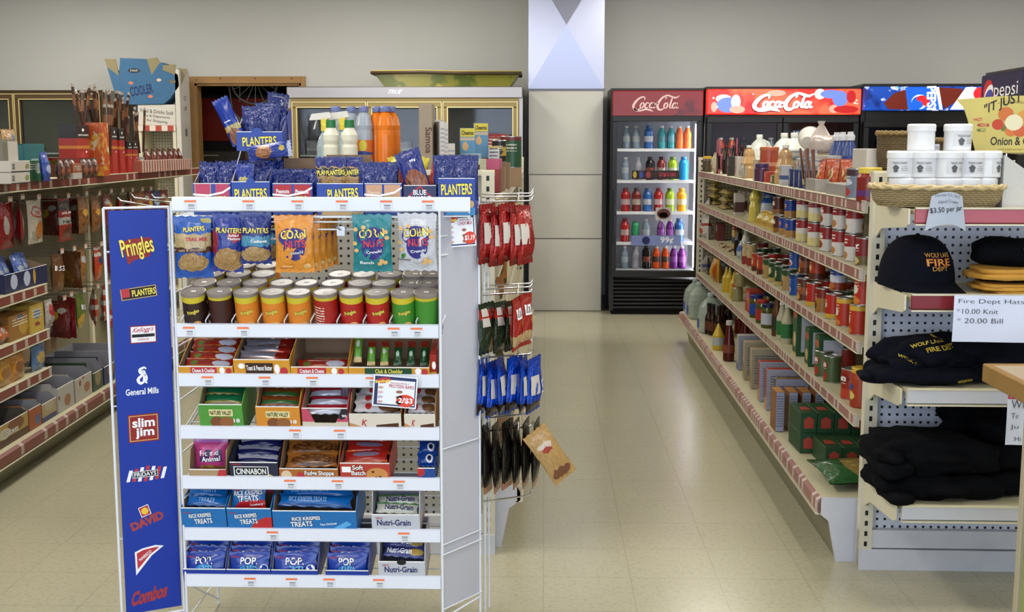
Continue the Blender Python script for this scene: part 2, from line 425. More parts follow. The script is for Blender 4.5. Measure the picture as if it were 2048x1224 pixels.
slot = slotted('slotted_post', '#cfc9b4'); slotw = slotted('slotted_white', '#c9c8c6')
railR = rail('rail_right', '#9a6a62', '#84504a', '#c4b8b0', .06, .42, dens=.6); railL = rail('rail_left', '#7e3a30', '#642a24', '#a89c90', .14, .25, dens=.45)
railC = rail('rail_centre', '#b9ab90', '#a89a80', '#d9d5c8', .07, .4, dens=.5)
def gondola(F, label, L, nsec, levels, depth, ulip, udeck, railm, deckz, side_boards, railw=.036):
    root = thing('gondola_shelving', label, 'store shelving', F.B, (0, 0, F.a)); s = F.s
    def bx(mb, u0, u1, v0, v1, z0, z1, m): return mb.box(min(s * u0, s * u1), max(s * u0, s * u1), v0, v1, z0, z1, m)
    sp = depth + ulip; W = L / nsec
    bx(MB(), sp - .015, sp + .015, 0, L, .1, 1.40, side_boards).build('back_panel', root)
    for i in range(nsec + 1):
        v = min(max(i * W, .02), L - .02); bx(MB(), sp - .035, sp + .035, v - .02, v + .02, 0, 1.41, cream).build('upright', root)
    prof = [(udeck + .0, deckz), (udeck - .012, deckz - .02), (udeck - .012, deckz - .052), (udeck + .03, deckz - .085), (udeck + .06, .0), (sp - .04, 0), (sp - .04, deckz)]
    mb = MB()
    mb.prism([(s * a, b) for a, b in prof], 0, .02, M('scuffed_white', '#c9cad2', .5, var=.1, sc=12)); mb.prism([(s * a, b) for a, b in prof], L - .02, L, cream)
    bx(mb, udeck, sp - .04, .02, L - .02, deckz - .012, deckz, creamd)
    mb.build('base_deck', root)
    kp = [(udeck + .035, deckz - .085), (udeck + .065, 0), (udeck + .08, 0), (udeck + .05, deckz - .085)]
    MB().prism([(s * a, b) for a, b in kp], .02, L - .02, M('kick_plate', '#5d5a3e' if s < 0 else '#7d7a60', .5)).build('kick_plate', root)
    rp = [(udeck - .0, deckz + .004), (udeck - .016, deckz - .006), (udeck - .016, deckz - .046), (udeck - .004, deckz - .06), (udeck, deckz - .05)]
    mb = MB(); mb.prism([(s * a, b) for a, b in rp], .0, L, railm); mb.prism([(s * (udeck + .004), deckz - .055), (s * (udeck - .022), deckz - .055), (s * (udeck - .018), deckz - .06), (s * (udeck + .004), deckz - .06)], 0, L, cream); mb.build('price_rail', root)
    for i in range(nsec):
        for lv in levels[i]:
            v0, v1 = i * W + .004, (i + 1) * W - .004; mb = MB()
            bx(mb, ulip + .004, sp - .02, v0, v1, lv - .02, lv - .004, creamd); bx(mb, ulip, ulip + .006, v0, v1, lv - .045, lv - .002, cream)
            for vv in (v0, v1 - .004): mb.prism([(s * (ulip + .02), lv - .02), (s * (sp - .02), lv - .02), (s * (sp - .02), lv - .11), (s * (sp - .1), lv - .09), (s * (ulip + .02), lv - .045)], vv, vv + .003, cream)
            sh = mb.build('shelf', root)
            r = MB(); r.prism([(s * (ulip - .001), lv), (s * (ulip - .012), lv - .006), (s * (ulip - .012), lv - railw), (s * (ulip - .001), lv - railw - .006)], v0, v1, railm)
            r.box(*sorted((s * (ulip - .014), s * (ulip - .001))), v0, v1, lv - railw - .008, lv - railw - .003, cream); r.box(*sorted((s * (ulip - .014), s * (ulip))), v0, v1, lv - .003, lv + .001, cream)
            r.build('price_rail', sh)
    return root
LV_R = [1.31, 1.07, .81, .545]; DECK_R = .235
gR = gondola(FR, 'long cream gondola shelving stocked with groceries along the right of the aisle', 4.86, 4, [LV_R] * 4, .42, 0, -.12, railR, DECK_R, peg_c)
LV_L = [1.335]
def leftgondola():
    global FL
    return gondola(FL, 'long gondola shelving with red price rails at the far left, full of snacks', 6.52, 4, [LV_L + [.815, .585, .39], LV_L + [.815, .585, .39], LV_L, LV_L], .36, .12, 0, railL, .17, pegboard('peg_left', '#77705a', .0273, .002), .042)
# left run starts nearer than the frame edge so that section joints fall where the photo has them
FL = Frame(FL.at(0, -2.44, 0)[:2], RD(2.5), -1)
gL = leftgondola()
gC = gondola(FC, 'cream gondola shelving in the middle of the shop behind the white wire rack', 4.88, 4, [[1.31, 1.07, .81, .545]] * 4, .42, 0, -.08, railC, .235, peg_c)
# the unseen-side shelves of the middle gondola carry the bottles that show above the rack
def endcap(name, label, x0, x1, Y, ang, facing, shelves, depth, deckz=None, mpeg=peg_w, lipm=None, near=True):
    root = thing(name, label, 'end display', (x0, Y, 0), (0, 0, ang)); W = x1 - x0; f = facing
    MB().box(.04, W - .04, 0, .018, .14, 1.395, mpeg).build('pegboard', root)
    for x in (0, W - .045):
        MB().box(-.0225, .0225, -.03 if f < 0 else -.01, .012, 0, 1.41, slot).build('upright', root, (x + .0225, 0, 0))
    MB().box(0, W, -.012, .03, 1.395, 1.415, cream).build('top_cap', root)
    mb = MB(); sw = M('scuffed_white', '#c9cad2', .5); mb.box(.0, W, -.035, .02, .0, .075, sw); mb.box(.0, W, -.028, .02, .08, .145, sw); mb.build('kick_plate', root)
    for i, (lv, m) in enumerate(shelves):
        mb = MB(); mb.box(.03, W - .03, f * depth, -.03, lv - .022, lv - .006, creamd); mb.box(.03, W - .03, -depth - .004, -depth + .004, lv - .045, lv - .004, cream)
        sh = mb.build('shelf', root)
        for x in (.012, W - .016):
            MB().prism([(-depth, lv - .004), (-.03, lv - .004), (-.03, lv - .12), (-.10, lv - .085), (-depth + .02, lv - .062), (-depth, lv - .052)], x, x + .006, cream, 'x').build('bracket', sh)
        r = MB(); r.prism([(-depth - .004, lv), (-depth - .018, lv - .005), (-depth - .018, lv - .045), (-depth - .004, lv - .052)], .03, W - .03, m or white, 'x')
        r.box(.03, W - .03, -depth - .021, -depth - .004, lv - .004, lv + .001, cream); r.box(.03, W - .03, -depth - .021, -depth - .004, lv - .055, lv - .05, cream); r.build('price_rail', sh)
    return root
railred = M('rail_faded_red', '#a8505a', .35, var=.12, sc=3); railbur = M('rail_burgundy', '#7a2028', .3); railw = M('rail_white', '#c3c4cc', .3, var=.06)
ER = [(1.31, railred), (1.04, railbur), (.738, railw), (.356, railw)]
eR = endcap('end_display', 'cream end display with pegboard back at the right, holding jars, hats and shirts', 1.125, 2.05, 4.10, RD(-.6), -1, ER, .40)
eC = endcap('end_display', 'cream pegboard end panel of the middle gondola, behind the white wire rack', -1.105, -.18, 4.22, 0, -1, [], .3, mpeg=pegboard('peg_grey', '#a3a19a'))
eF = endcap('end_display', 'far end panel of the right gondola, facing the drink coolers', 1.17, 2.1, 9.06, RD(-.6), -1, [], .3, mpeg=peg_c)
eF2 = endcap('end_display', 'far end panel of the middle gondola, nearest the metal clad column', -1.10, -.165, 9.21, 0, -1, [], .3, mpeg=peg_c)
# right face of right gondola and left face of middle gondola: top shelves that carry goods seen over the spine
for nm, x0, x1, y0, y1, lab in (('shelf_top', -1.03, -.62, 4.26, 9.1, ''),):
    mb = MB(); mb.box(x0, x1, y0, y1, 1.29, 1.305, creamd); mb.box(x0 - .006, x0, y0, y1, 1.27, 1.31, cream); mb.build('shelf', gC, (-gC.location.x, -gC.location.y, 0))
mb = MB(); mb.box(1.58, 2.0, 4.16, 8.95, 1.29, 1.305, creamd); o = mb.build('shelf', gR); o.matrix_parent_inverse = Matrix.Rotation(RD(.6), 4, 'Z') @ Matrix.Translation((-1.125, -4.12, 0))
# ------------------------------------------------------------------ drink coolers and freezers along the back wall
clear = M('door_glass', '#ffffff', .03, trans=1.0, ior=1.12)
def ribbon(mb, pts, y, m, sub=6):
    P = [Vector((p[0], p[1])) for p in pts]; W = [p[2] for p in pts]; out = []; n = len(P)
    for i in range(n - 1):
        a, b, c, d = P[max(i - 1, 0)], P[i], P[i + 1], P[min(i + 2, n - 1)]
        for k in range(sub):
            t = k / sub; q = .5 * ((2 * b) + (c - a) * t + (2 * a - 5 * b + 4 * c - d) * t * t + (3 * b - a - 3 * c + d) * t ** 3)
            out.append((q, W[i] * (1 - t) + W[i + 1] * t))
    out.append((P[-1], W[-1])); L = []
    for i, (q, w_) in enumerate(out):
        t = (out[min(i + 1, len(out) - 1)][0] - out[max(i - 1, 0)][0]); t = t.normalized() if t.length > 1e-9 else Vector((1, 0))
        nrm = Vector((-t.y, t.x)) * w_ / 2; L.append((q + nrm, q - nrm))
    for i in range(len(L) - 1):
        mb.poly([L[i][0], L[i][1], L[i + 1][1], L[i + 1][0]], y, m)
def oval(cx, cz, rx, rz, w_, a0=0, a1=360, sh=.25, n=12):
    return [(cx + rx * cos(RD(a)) + sh * rz * sin(RD(a)), cz + rz * sin(RD(a)), w_ * (.6 + .4 * abs(cos(RD(a))))) for a in [a0 + (a1 - a0) * i / n for i in range(n + 1)]]
SCRIPT = [
    [(2.75, 2.35, .1), (2.95, 2.85, .2), (2.5, 3.1, .26), (1.7, 2.75, .34), (.9, 1.9, .44), (.5, 1.0, .5), (.75, .35, .42), (1.4, .2, .3), (2.0, .55, .14)],
    [(.62, .55, .3), (1.2, .05, .34), (2.2, .05, .3), (3.1, .32, .34), (4.1, .12, .3), (4.7, -.2, .06)],
    oval(2.35, 1.2, .36, .6, .3), oval(3.35, 1.2, .36, .6, .3, 40, 320), oval(4.3, 1.2, .36, .6, .3),
    [(4.85, 1.85, .28), (4.65, 1.0, .3), (4.8, .62, .2), (5.2, .85, .1)],
    [(5.0, 1.35, .1), (5.25, 1.55, .24), (5.55, 1.6, .24), (5.75, 1.75, .1)],
    [(7.2, 2.5, .1), (7.5, 2.95, .2), (7.1, 3.15, .26), (6.4, 2.7, .36), (5.75, 1.7, .46), (5.6, .9, .46), (5.9, .3, .4), (6.5, .25, .3), (7.0, .65, .12)],
    [(6.5, 3.1, .1), (7.6, 3.45, .26), (8.6, 3.15, .3), (9.4, 2.9, .3), (10.3, 3.4, .06)],
    oval(7.35, 1.15, .36, .6, .3), [(9.0, 2.75, .1), (8.75, 2.9, .2), (8.45, 2.0, .3), (8.2, 1.0, .32), (8.35, .6, .2), (8.7, .8, .1)],
    oval(9.15, 1.15, .36, .6, .3), [(9.75, 1.8, .28), (9.55, .95, .3), (9.7, .58, .2), (10.1, .8, .1)]]
def cola_script(mb, cx, cz, wd, ht, y, m, fat=1.0):
    for st in SCRIPT: ribbon(mb, [(cx + (p[0] / 10.2 - .5) * wd, cz + (p[1] / 3.5 - .5) * ht, p[2] * wd / 10.2 * fat) for p in st], y, m)
def splashmat(name, c0, cols, em, sc=3, seed=0):
    k = NT(name); tc = k.n('TexCoord'); mp = k.n('Mapping'); k.l(tc.outputs['Object'], mp.inputs[0]); mp.inputs['Location'].default_value = (seed, seed * 2, seed)
    col = C4(c0)
    for i, (c, th, s2) in enumerate(cols):
        mp2 = k.n('Mapping'); mp2.inputs['Location'].default_value = (i * 3.3, 0, i * 1.7); k.l(mp.outputs[0], mp2.inputs[0])
        f = k.noise(mp2.outputs[0], sc * s2, 3); col = k.mix(k.math('MINIMUM', k.math('MAXIMUM', k.math('MULTIPLY', k.math('SUBTRACT', f, th), 14), 0), 1), col, C4(c))
    k.put(k.b.inputs['Base Color'], col); k.b.inputs['Roughness'].default_value = .25
    if em: k.put(k.b.inputs['Emission Color'], col); k.b.inputs['Emission Strength'].default_value = em
    return k.m
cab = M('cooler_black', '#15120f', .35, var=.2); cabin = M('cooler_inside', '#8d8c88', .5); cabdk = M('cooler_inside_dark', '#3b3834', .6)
whiteglow = M('sign_white_lit', '#ffffff', .4, emit='#ffffff', es=2.2)
def cooler(label, x0, x1, Y, zt, doors, glass, header, hz, shelves, inside, depth=.68, lamp=0, ang=0, origin=None, head=None, grille=True):
    """glass=(z0,z1); local frame: x across, y into the wall"""
    root = thing('drink_cooler', label, 'drink cooler', origin or (x0, Y, 0), (0, 0, ang)); W = x1 - x0; t = .035
    mb = MB(); mb.box(0, t, .05, depth, .08, zt, cab); mb.box(W - t, W, .05, depth, .08, zt, cab); mb.box(t, W - t, depth - .03, depth, .08, zt, cab)
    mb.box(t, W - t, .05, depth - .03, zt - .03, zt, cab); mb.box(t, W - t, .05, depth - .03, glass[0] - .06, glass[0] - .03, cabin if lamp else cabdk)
    mb.box(t, t + .004, .06, depth - .035, glass[0] - .03, zt - .03, inside); mb.box(W - t - .004, W - t, .06, depth - .035, glass[0] - .03, zt - .03, inside); mb.box(t, W - t, depth - .036, depth - .03, glass[0] - .03, zt - .03, inside)
    mb.box(t, W - t, .02, .07, glass[1] + .03, hz[0] - .005, cab); mb.box(0, W, .0, .06, hz[1], zt, cab); mb.box(.02, W - .02, .06, depth, 0, .08, dark)
    mb.build('cabinet', root)
    if grille:
        mb = MB(); mb.box(t, W - t, .045, .06, .08, glass[0] - .06, dark); mb.box(0, t, 0, .05, .04, glass[0] - .04, cab); mb.box(W - t, W, 0, .05, .04, glass[0] - .04, cab)
        n = 8; zz = glass[0] - .07
        for i in range(n): z = .06 + (zz - .06) * i / n; mb.prism([(.0, z), (.04, z + .035), (.04, z + .045), (.0, z + .012)], t, W - t, cab, 'x')
        mb.build('grille', root)
    h = MB(); h.bbox(.006, W - .006, -.03, .05, hz[0], hz[1], header, .008); hd = h.build('header_sign', root)
    if head:
        l = MB(); head(l, W, hz); l.build('lettering', hd)
    dw = (W - .02) / doors
    for i in range(doors):
        a, b = .01 + i * dw, .01 + (i + 1) * dw - .006; f = .045; mb = MB(); g0, g1 = glass
        mb.bbox(a, b, -.03, .018, g1, g1 + .05, cab, .004); mb.bbox(a, b, -.03, .018, g0 - .06, g0, cab, .004); mb.bbox(a, a + f, -.03, .018, g0, g1, cab, .004); mb.bbox(b - f, b, -.03, .018, g0, g1, cab, .004)
        d = mb.build('door', root)
        MB().box(a + f, b - f, -.016, -.010, g0, g1, clear).build('glass', d)
        hx = a + .022 if (i == 0 and doors > 1) or doors == 1 else b - .022
        if doors == 2: hx = b - .022 if i == 0 else a + .022
        MB().bbox(hx - .012, hx + .012, -.06, -.03, g0 + .25, g0 + .72, black, .006).build('handle', d)
    for z in shelves:
        mb = MB()
        for k in range(7): y = .07 + k * (depth - .16) / 6; mb.box(t + .006, W - t - .006, y, y + .006, z - .008, z - .002, wire)
        mb.box(t + .006, W - t - .006, .06, .068, z - .022, z + .004, whitep); mb.build('shelf', root)
    if lamp:
        lm = M('cooler_lamp', '#ffffff', .5, emit='#f4f6ff', es=lamp)
        MB().lathe([(.011, glass[0] + .02), (.011, glass[1] - .02)], lm, 8, W - t - .02, .05).build('interior_lamp', root)
    return root
hz1 = (PXY(1300, 233, 10.42).z, PXY(1300, 181, 10.42).z); gz1 = (PXY(1300, 541, 10.42).z, PXY(1300, 243, 10.42).z)
x10, x11 = XA(1221, 10.45, 1.2), XA(1406, 10.45, 1.8)
SH1 = [PXY(1300, y, 10.5).z for y in (298, 361, 424, 485, 539)]
hm1 = splashmat('header_red_unlit', '#7d130e', [('#5a0c0a', .55, 1.0), ('#8a6a86', .66, 1.6)], 0, 4)
def h1(l, W, hz): cola_script(l, W * .47, (hz[0] + hz[1]) / 2 + .005, W * .52, (hz[1] - hz[0]) * .6, -.0315, M('faded_pinkwhite', '#d9b8b4', .4), 1.1)
c1 = cooler('black single-door drink cooler with unlit red header, nearest the metal clad column', x10, x11, 10.45, 2.0, 1, gz1, hm1, hz1, SH1, M('cooler_white', '#c9cbd0', .4), lamp=60, head=h1)
hm2 = splashmat('header_red_lit', '#e8261a', [('#ff5a3a', .5, .8), ('#c81410', .6, 1.2), ('#8f9cf0', .69, .9)], 1.0, 3, 2)
def h2(l, W, hz):
    zc = (hz[0] + hz[1]) / 2; H = hz[1] - hz[0]
    lr = M('deepred_lit', '#b01410', .4, emit='#b01410', es=.8); bl = M('blue_lit', '#5a6ee0', .4, emit='#6a84ff', es=.9); pk_ = M('pink_lit', '#ff9a8a', .4, emit='#ff8a78', es=1)
    for (x, z, a, b, m) in ((.14, -.12, .075, .30, bl), (.11, .12, .05, .16, whiteglow), (.19, .0, .03, .28, whiteglow), (.2, -.3, .05, .15, pk_), (.8, .30, .07, .17, bl), (.86, .12, .05, .3, bl), (.73, .3, .035, .2, whiteglow), (.93, .2, .03, .25, lr), (.9, -.3, .08, .15, lr), (.82, -.28, .03, .16, pk_), (.87, -.22, .012, .06, pk_), (.05, -.2, .02, .2, pk_), (.45, .34, .06, .12, pk_)):
        l.disc(x * W, zc + z * H, a * W, b * H, -.0312 - x * .0008, m)
    for (x, z, r) in ((.955, -.05, .006), (.965, .05, .005), (.97, -.08, .004), (.045, .15, .006), (.07, -.2, .005), (.3, .3, .004)): l.disc(x * W, zc + z * H, r * W, r * W, -.0335, whiteglow, 10)
    cola_script(l, W * .49, zc - .005, W * .40, H * .68, -.0345, M('script_shadow', '#7e0c0a', .4, emit='#7e0c0a', es=.5), 2.1)
    cola_script(l, W * .49, zc, W * .40, H * .68, -.0352, whiteglow, 1.5)
x20, x21 = XA(1410, 10.4, 1.8), XA(1716, 10.4, 1.8)
hz2 = (PXY(1550, 229, 10.37).z, PXY(1550, 178, 10.37).z)
c2 = cooler('wide black two-door drink cooler with brightly lit red header', x20, x21, 10.4, 2.01, 2, (gz1[0], 1.70), hm2, hz2, [1.37, 1.08, .75, .45], cabdk, head=h2)
hm3 = splashmat('header_blue_lit', '#0e3f9e', [('#06206a', .5, .9), ('#e6f0ff', .60, 1.5), ('#3f8ae8', .66, 2.2)], .9, 6, 5)
def h3(l, W, hz):
    zc = (hz[0] + hz[1]) / 2; H = hz[1] - hz[0]; br = M('cola_brown_lit', '#4a1408', .3, emit='#7a2410', es=.7); bb = M('pepsi_blue_lit', '#0a55c8', .4, emit='#0a5ad8', es=.9)
    rr = M('pepsi_red_lit', '#e01820', .4, emit='#e8202a', es=.9)
    l.poly([(.16 * W, zc - .2 * H), (.24 * W, zc + .22 * H), (.34 * W, zc + .38 * H), (.36 * W, zc - .46 * H), (.2 * W, zc - .44 * H)], -.0312, br)
    l.poly([(.33 * W, zc + .46 * H), (.58 * W, zc + .47 * H), (.62 * W, zc - .47 * H), (.36 * W, zc - .47 * H)], -.0316, bb)
    l.poly([(.6 * W, zc + .47 * H), (.8 * W, zc + .4 * H), (.78 * W, zc), (.66 * W, zc - .42 * H), (.63 * W, zc - .2 * H)], -.0314, br)
    l.poly([(.575 * W, zc + .47 * H), (.6 * W, zc + .47 * H), (.64 * W, zc - .47 * H), (.615 * W, zc - .47 * H)], -.0320, whiteglow)
    l.disc(.45 * W, zc - .14 * H, .065 * W, .30 * H, -.0320, whiteglow); l.disc(.435 * W, zc - .18 * H, .05 * W, .27 * H, -.0323, bb); l.disc(.465 * W, zc + .0 * H, .04 * W, .13 * H, -.0324, rr)
    l.disc(.5 * W, zc - .16 * H, .03 * W, .16 * H, -.0326, rr)
    l.text('PEPSI', .545 * W, zc + .02 * H, H * .98, .075 * W, -.0330, whiteglow, .03, rot=-pi / 2 + .04)
    l.disc(.93 * W, zc + .2 * H, .05 * W, .26 * H, -.0320, rr); l.poly([(.82 * W, zc + .46 * H), (.9 * W, zc + .46 * H), (.98 * W, zc - .3 * H), (.84 * W, zc - .46 * H), (.7 * W, zc - .46 * H)], -.0318, whiteglow)
x30, x31 = XA(1720, 10.35, 1.8), XA(1962, 10.35, 1.8)
hz3 = (PXY(1800, 221, 10.32).z, PXY(1800, 173, 10.32).z)
c3 = cooler('black two-door drink cooler with lit blue header at the back right', x30, x31, 10.35, 2.03, 2, (gz1[0], 1.66), hm3, hz3, [1.37, 1.05, .75, .45], cabdk, head=h3)
def h4(l, W, hz):
    zc = (hz[0] + hz[1]) / 2; H = hz[1] - hz[0]
    l.disc(.2 * W, zc, .095, .085, -.0312, R_, 24); l.disc(.2 * W + .01, zc - .012, .088, .05, -.0316, W_, 24, .5); l.disc(.2 * W + .012, zc - .035, .075, .045, -.0320, M('pepsi_navy', '#1a3a9a', .4), 24, .4)
    l.text('pepsi', .62 * W, zc - .01, .42, .12, -.0320, W_, .0)
c4 = cooler('tall black drink cooler with dark blue header standing against the right side', 0, .76, 0, 2.02, 1, (.5, 1.70), M('header_navy', '#08113a', .5, var=.3, sc=6), (1.76, 2.0), [1.4, 1.1, .8], cabdk, origin=(3.17, 8.70, 0), ang=-pi / 2, head=h4)

# --- glass-door freezers, left of the column
def freezer(label, x0, x1, Y, zt, doors, z0, z1, body, trim, shelves, hz=.1, inside=cabdk, depth=.7):
    root = thing('upright_freezer', label, 'freezer', (x0, Y, 0)); W = x1 - x0
    mb = MB(); mb.box(0, .05, 0, depth, .1, zt, body); mb.box(W - .05, W, 0, depth, .1, zt, body); mb.box(.05, W - .05, depth - .03, depth, .1, zt, body); mb.box(.05, W - .05, 0, depth - .03, zt - .04, zt, body)
    mb.box(.05, W - .05, .04, depth - .03, z0 - .08, z0 - .04, inside); mb.box(.05, W - .05, depth - .04, depth - .03, z0, zt - .04, inside); mb.box(.05, .056, .02, depth - .04, z0 - .04, zt - .04, inside); mb.box(W - .056, W - .05, .02, depth - .04, z0 - .04, zt - .04, inside)
    mb.box(.04, W - .04, .0, .04, 0.1, z0 - .04, body); mb.box(.06, W - .06, .05, depth - .05, 0, .1, dark); mb.build('cabinet', root)
    MB().bbox(0, W, -.03, .0, z1 + .07, zt, body, .008).build('header_panel', root)
    dw = (W - .08) / doors; dm = M('gasket', '#1c1812', .5)
    mb = MB(); mb.box(.03, W - .03, -.015, .0, z1 + .045, z1 + .07, trim); mb.box(.03, .045, -.015, 0, z0, z1 + .045, trim); mb.box(W - .045, W - .03, -.015, 0, z0, z1 + .045, trim); mb.build('door_surround', root)
    for i in range(doors):
        a, b = .045 + i * dw, .045 + (i + 1) * dw - .008; mb = MB(); f = .05
        for (p, q, r, s_) in ((a, b, z1 - .01, z1 + .04), (a, b, z0 - .04, z0), (a, a + f, z0, z1 - .01), (b - f, b, z0, z1 - .01)):
            mb.bbox(p, q, -.04, -.004, r, s_, trim[0] if isinstance(trim, tuple) else trim, .006)
        g2 = M('gold_bead', '#d8c68c', .3, .6)
        mb.box(a + f - .012, b - f + .012, -.044, -.036, z1 - .012, z1 - .004, g2); mb.box(a + f - .012, a + f - .004, -.044, -.036, z0, z1 - .01, g2); mb.box(b - f + .004, b - f + .012, -.044, -.036, z0, z1 - .01, g2)
        mb.box(a - .001, b + .001, -.044, -.036, z1 + .034, z1 + .041, g2); mb.box(a - .001, a + .007, -.044, -.036, z0, z1 + .034, g2); mb.box(b - .007, b + .001, -.044, -.036, z0, z1 + .034, g2)
        mb.box(a + f, a + f + .012, -.03, -.01, z0, z1 - .01, dm); mb.box(a + f, b - f, -.03, -.01, z1 - .022, z1 - .01, dm)
        d = mb.build('door', root)
        MB().box(a + f, b - f, -.022, -.016, z0, z1 - .01, M('freezer_glass', '#e8ecec', .04, trans=1.0, ior=1.3)).build('glass', d)
        MB().bbox(a + .012, a + .032, -.075, -.04, z0 + .35, z0 + .85, M('handle_gold', '#8f7a48', .3, .7), .006).build('handle', d)
    for z in shelves: MB().box(.06, W - .06, .06, depth - .05, z - .012, z, M('freezer_shelf', '#b7bab2', .5)).build('shelf', root)
    return root
fw0, fw1 = XA(572, 10.4, 1.8), XA(1045, 10.4, 1.8)
ztf = PXY(800, 173, 10.37).z
fz = freezer('long stainless three-door freezer with gold door frames, left of the metal clad column', fw0, fw1, 10.4, ztf, 3, .35, PXY(800, 213, 10.4).z, steel, M('gold_frame', '#8e7a4c', .35, .55), [1.42, 1.15, .85, .6], inside=M('freezer_in', '#928e8a', .6))
lb = MB(); lb.text('TRUE', .45 * 2.11 + .0, ztf - .045, .12, .035, -.033, M('badge', '#dfe4ee', .3, .6), .02, shear=.2); lb.build('badge', fz)
fb0, fb1 = XA(-160, 10.5, 1.8), XA(208, 10.5, 1.8)
fb = freezer('brown and gold framed two-door freezer at the back left', fb0, fb1, 10.45, PXY(100, 180, 10.42).z, 2, .35, PXY(100, 192, 10.42).z - .02, M('freezer_tan', '#8b8570', .5), M('brown_frame', '#4d3a22', .4, .3), [1.44, 1.13, .82], inside=M('freezer_in2', '#8d8c76', .6))
lb = MB(); lb.bbox(0, .06, 0, .7, 0, .0, steel) if False else None

# --- what stands on and around the freezers
def tray():
    # long party tray: flat bottom, sloping sides, rolled brown rim
    p0, p1 = PXY(770, 172, 10.55), PXY(1018, 172, 10.55); a, b = p0.x, p1.x; z0 = ztf; h = .125; fl = .09
    gm = splashmat('sled_print', '#8f8f3a', [('#5f6e2c', .5, 1.2), ('#8a3a22', .62, 1.0), ('#c8b85a', .66, 1.4)], 0, 4, 3)
    mb = MB(); W, D = b - a, .34
    mb.add([(0, 0, 0), (W, 0, 0), (W, D, 0), (0, D, 0), (-fl, -.06, h), (W + fl, -.06, h), (W + fl, D + .06, h), (-fl, D + .06, h)], [(0, 3, 2, 1), (0, 1, 5, 4), (1, 2, 6, 5), (2, 3, 7, 6), (3, 0, 4, 7)], gm)
    mb.add([(.01, .01, .008), (W - .01, .01, .008), (W - .01, D - .01, .008), (.01, D - .01, .008), (-fl, -.055, h), (W + fl, -.055, h), (W + fl, D + .055, h), (-fl, D + .055, h)], [(0, 1, 2, 3), (0, 4, 5, 1), (1, 5, 6, 2), (2, 6, 7, 3), (3, 7, 4, 0)], gm)
    t = thing('serving_tray', 'long green and brown printed tray lying on top of the stainless freezer', 'tray', (a, 10.55, z0)); mb.build('tray_body', t)
    pts = [(-fl - .015, -.075, h), (W * .3, -.077, h + .006), (W * .6, -.077, h - .003), (W + fl + .015, -.075, h - .004), (W + fl + .015, D + .075, h), (-fl - .015, D + .075, h)]
    MB().tube(pts, .017, M('rim_brown', '#4a3a22', .5, var=.3, sc=5), 8, True).tube([(x, y - .004, z + .014) for x, y, z in pts], .006, M('rim_yellow', '#b8a850', .5), 6, True).build('rim', t)
tray()
# white cartons and the blue cooler carton on a small white shelf unit
YS = 10.72; xs0, xs1 = XA(268, YS, 1.7), XA(345, YS, 1.7); zl = PXY(310, 251, YS).z
su = thing('shelf_unit', 'narrow white shelf unit with a price strip, left of the pine doorway', 'shelf unit', (xs0, YS, 0)); W = xs1 - xs0
for x in (0, W - .03): MB().box(x, x + .03, 0, .3, 0, zl, cream).build('side_panel', su)
for z in (zl, 1.3, .95, .6, .2): MB().box(.03, W - .03, 0, .3, z - .02, z, creamd).build('shelf', su)
MB().box(.0, W, -.012, 0, zl - .05, zl, rail('rail_back', '#b84a3a', '#a03a2c', '#e0d8cc', .11, .5, 'x', 1.0)).build('price_rail', su)
MB().box(.03, W - .03, .29, .30, .2, zl, peg_c).build('back_panel', su)
wc = M('white_carton', '#c9c4bb', .6, var=.05)
xt = xs1 + .004; zt_ = PXY(360, 140, YS).z
t = thing('carton', 'tall white carton with small print, standing beside the pine doorway', 'carton', (xt, YS, 0)); zt_ = PXY(360, 170, YS).z - .9
MB().bbox(0, .045, 0, .3, 0, .9, cm).build('base_crate', t); MB().bbox(0, .045, 0, .3, .9, .9 + zt_ + .14, wc).build('box_body', t)
mb = MB(); mb.M = Matrix.Translation((.045, .15, 0)) @ Matrix.Rotation(pi / 2, 4, 'Z'); mb.text('UP', .0, .9 + zt_ * .82, .07, .04, -.001, ink); mb.text('C7', .0, .9 + zt_ * .9, .08, .04, -.001, ink); mb.rect(-.03, .03, .9 + zt_ * .6, .9 + zt_ * .66, -.001, M('print_grey', '#77736c')); mb.build('print', t)
t = thing('carton', 'wide white carton lettered about food and drinks, under the blue cooler carton', 'carton', (xs0, YS + .01, zl))
wl = xs1 - xs0; hl = PXY(310, 209, YS).z - zl
MB().bbox(0, wl, 0, .28, 0, hl, wc).build('box_body', t)
mb = MB(); mb.text('Food & Drinks Sold', wl * .5, hl * .66, wl * .86, .034, -.001, ink, rot=-.1); mb.text('are & Departures', wl * .5, hl * .42, wl * .7, .03, -.001, ink, rot=-.1); mb.text('for Shipping', wl * .5, hl * .2, wl * .55, .03, -.001, ink, rot=-.12); mb.build('print', t)
# the blue flattened cooler carton: a folded sleeve with depth, tan inside flaps
bl = pk('cooler_blue', '#37678f', mott=.3, r=.7); tan = M('kraft_tan', '#8b8060', .8, var=.08)
t = thing('cooler_carton', 'blue cardboard cooler carton with open tan flaps, perched high on white cartons', 'carton', (0, YS, 0))
def Q(px, py, y=10.72): p = PXY(px, py, y); return (p.x, p.z)
body = [Q(214, 134), Q(231, 190), Q(247, 207), Q(262, 209), Q(327, 208), Q(340, 197), Q(358, 172), Q(356, 150), Q(322, 125), Q(318, 128), Q(303, 150), Q(293, 118), Q(240, 116), Q(238, 152)]
MB().prism(body, 0, .24, bl).build('box_body', t)
fl_ = [Q(209, 118), Q(214, 134), Q(238, 152), Q(231, 118)]; MB().prism(fl_, .002, .01, tan).build('flap', t)
MB().prism([Q(293, 118), Q(303, 150), Q(320, 126), Q(314, 115)], .002, .01, tan).build('flap', t)
MB().prism([Q(327, 130), Q(325, 140), Q(350, 150), Q(351, 129)], -.004, .004, tan).build('flap', t)
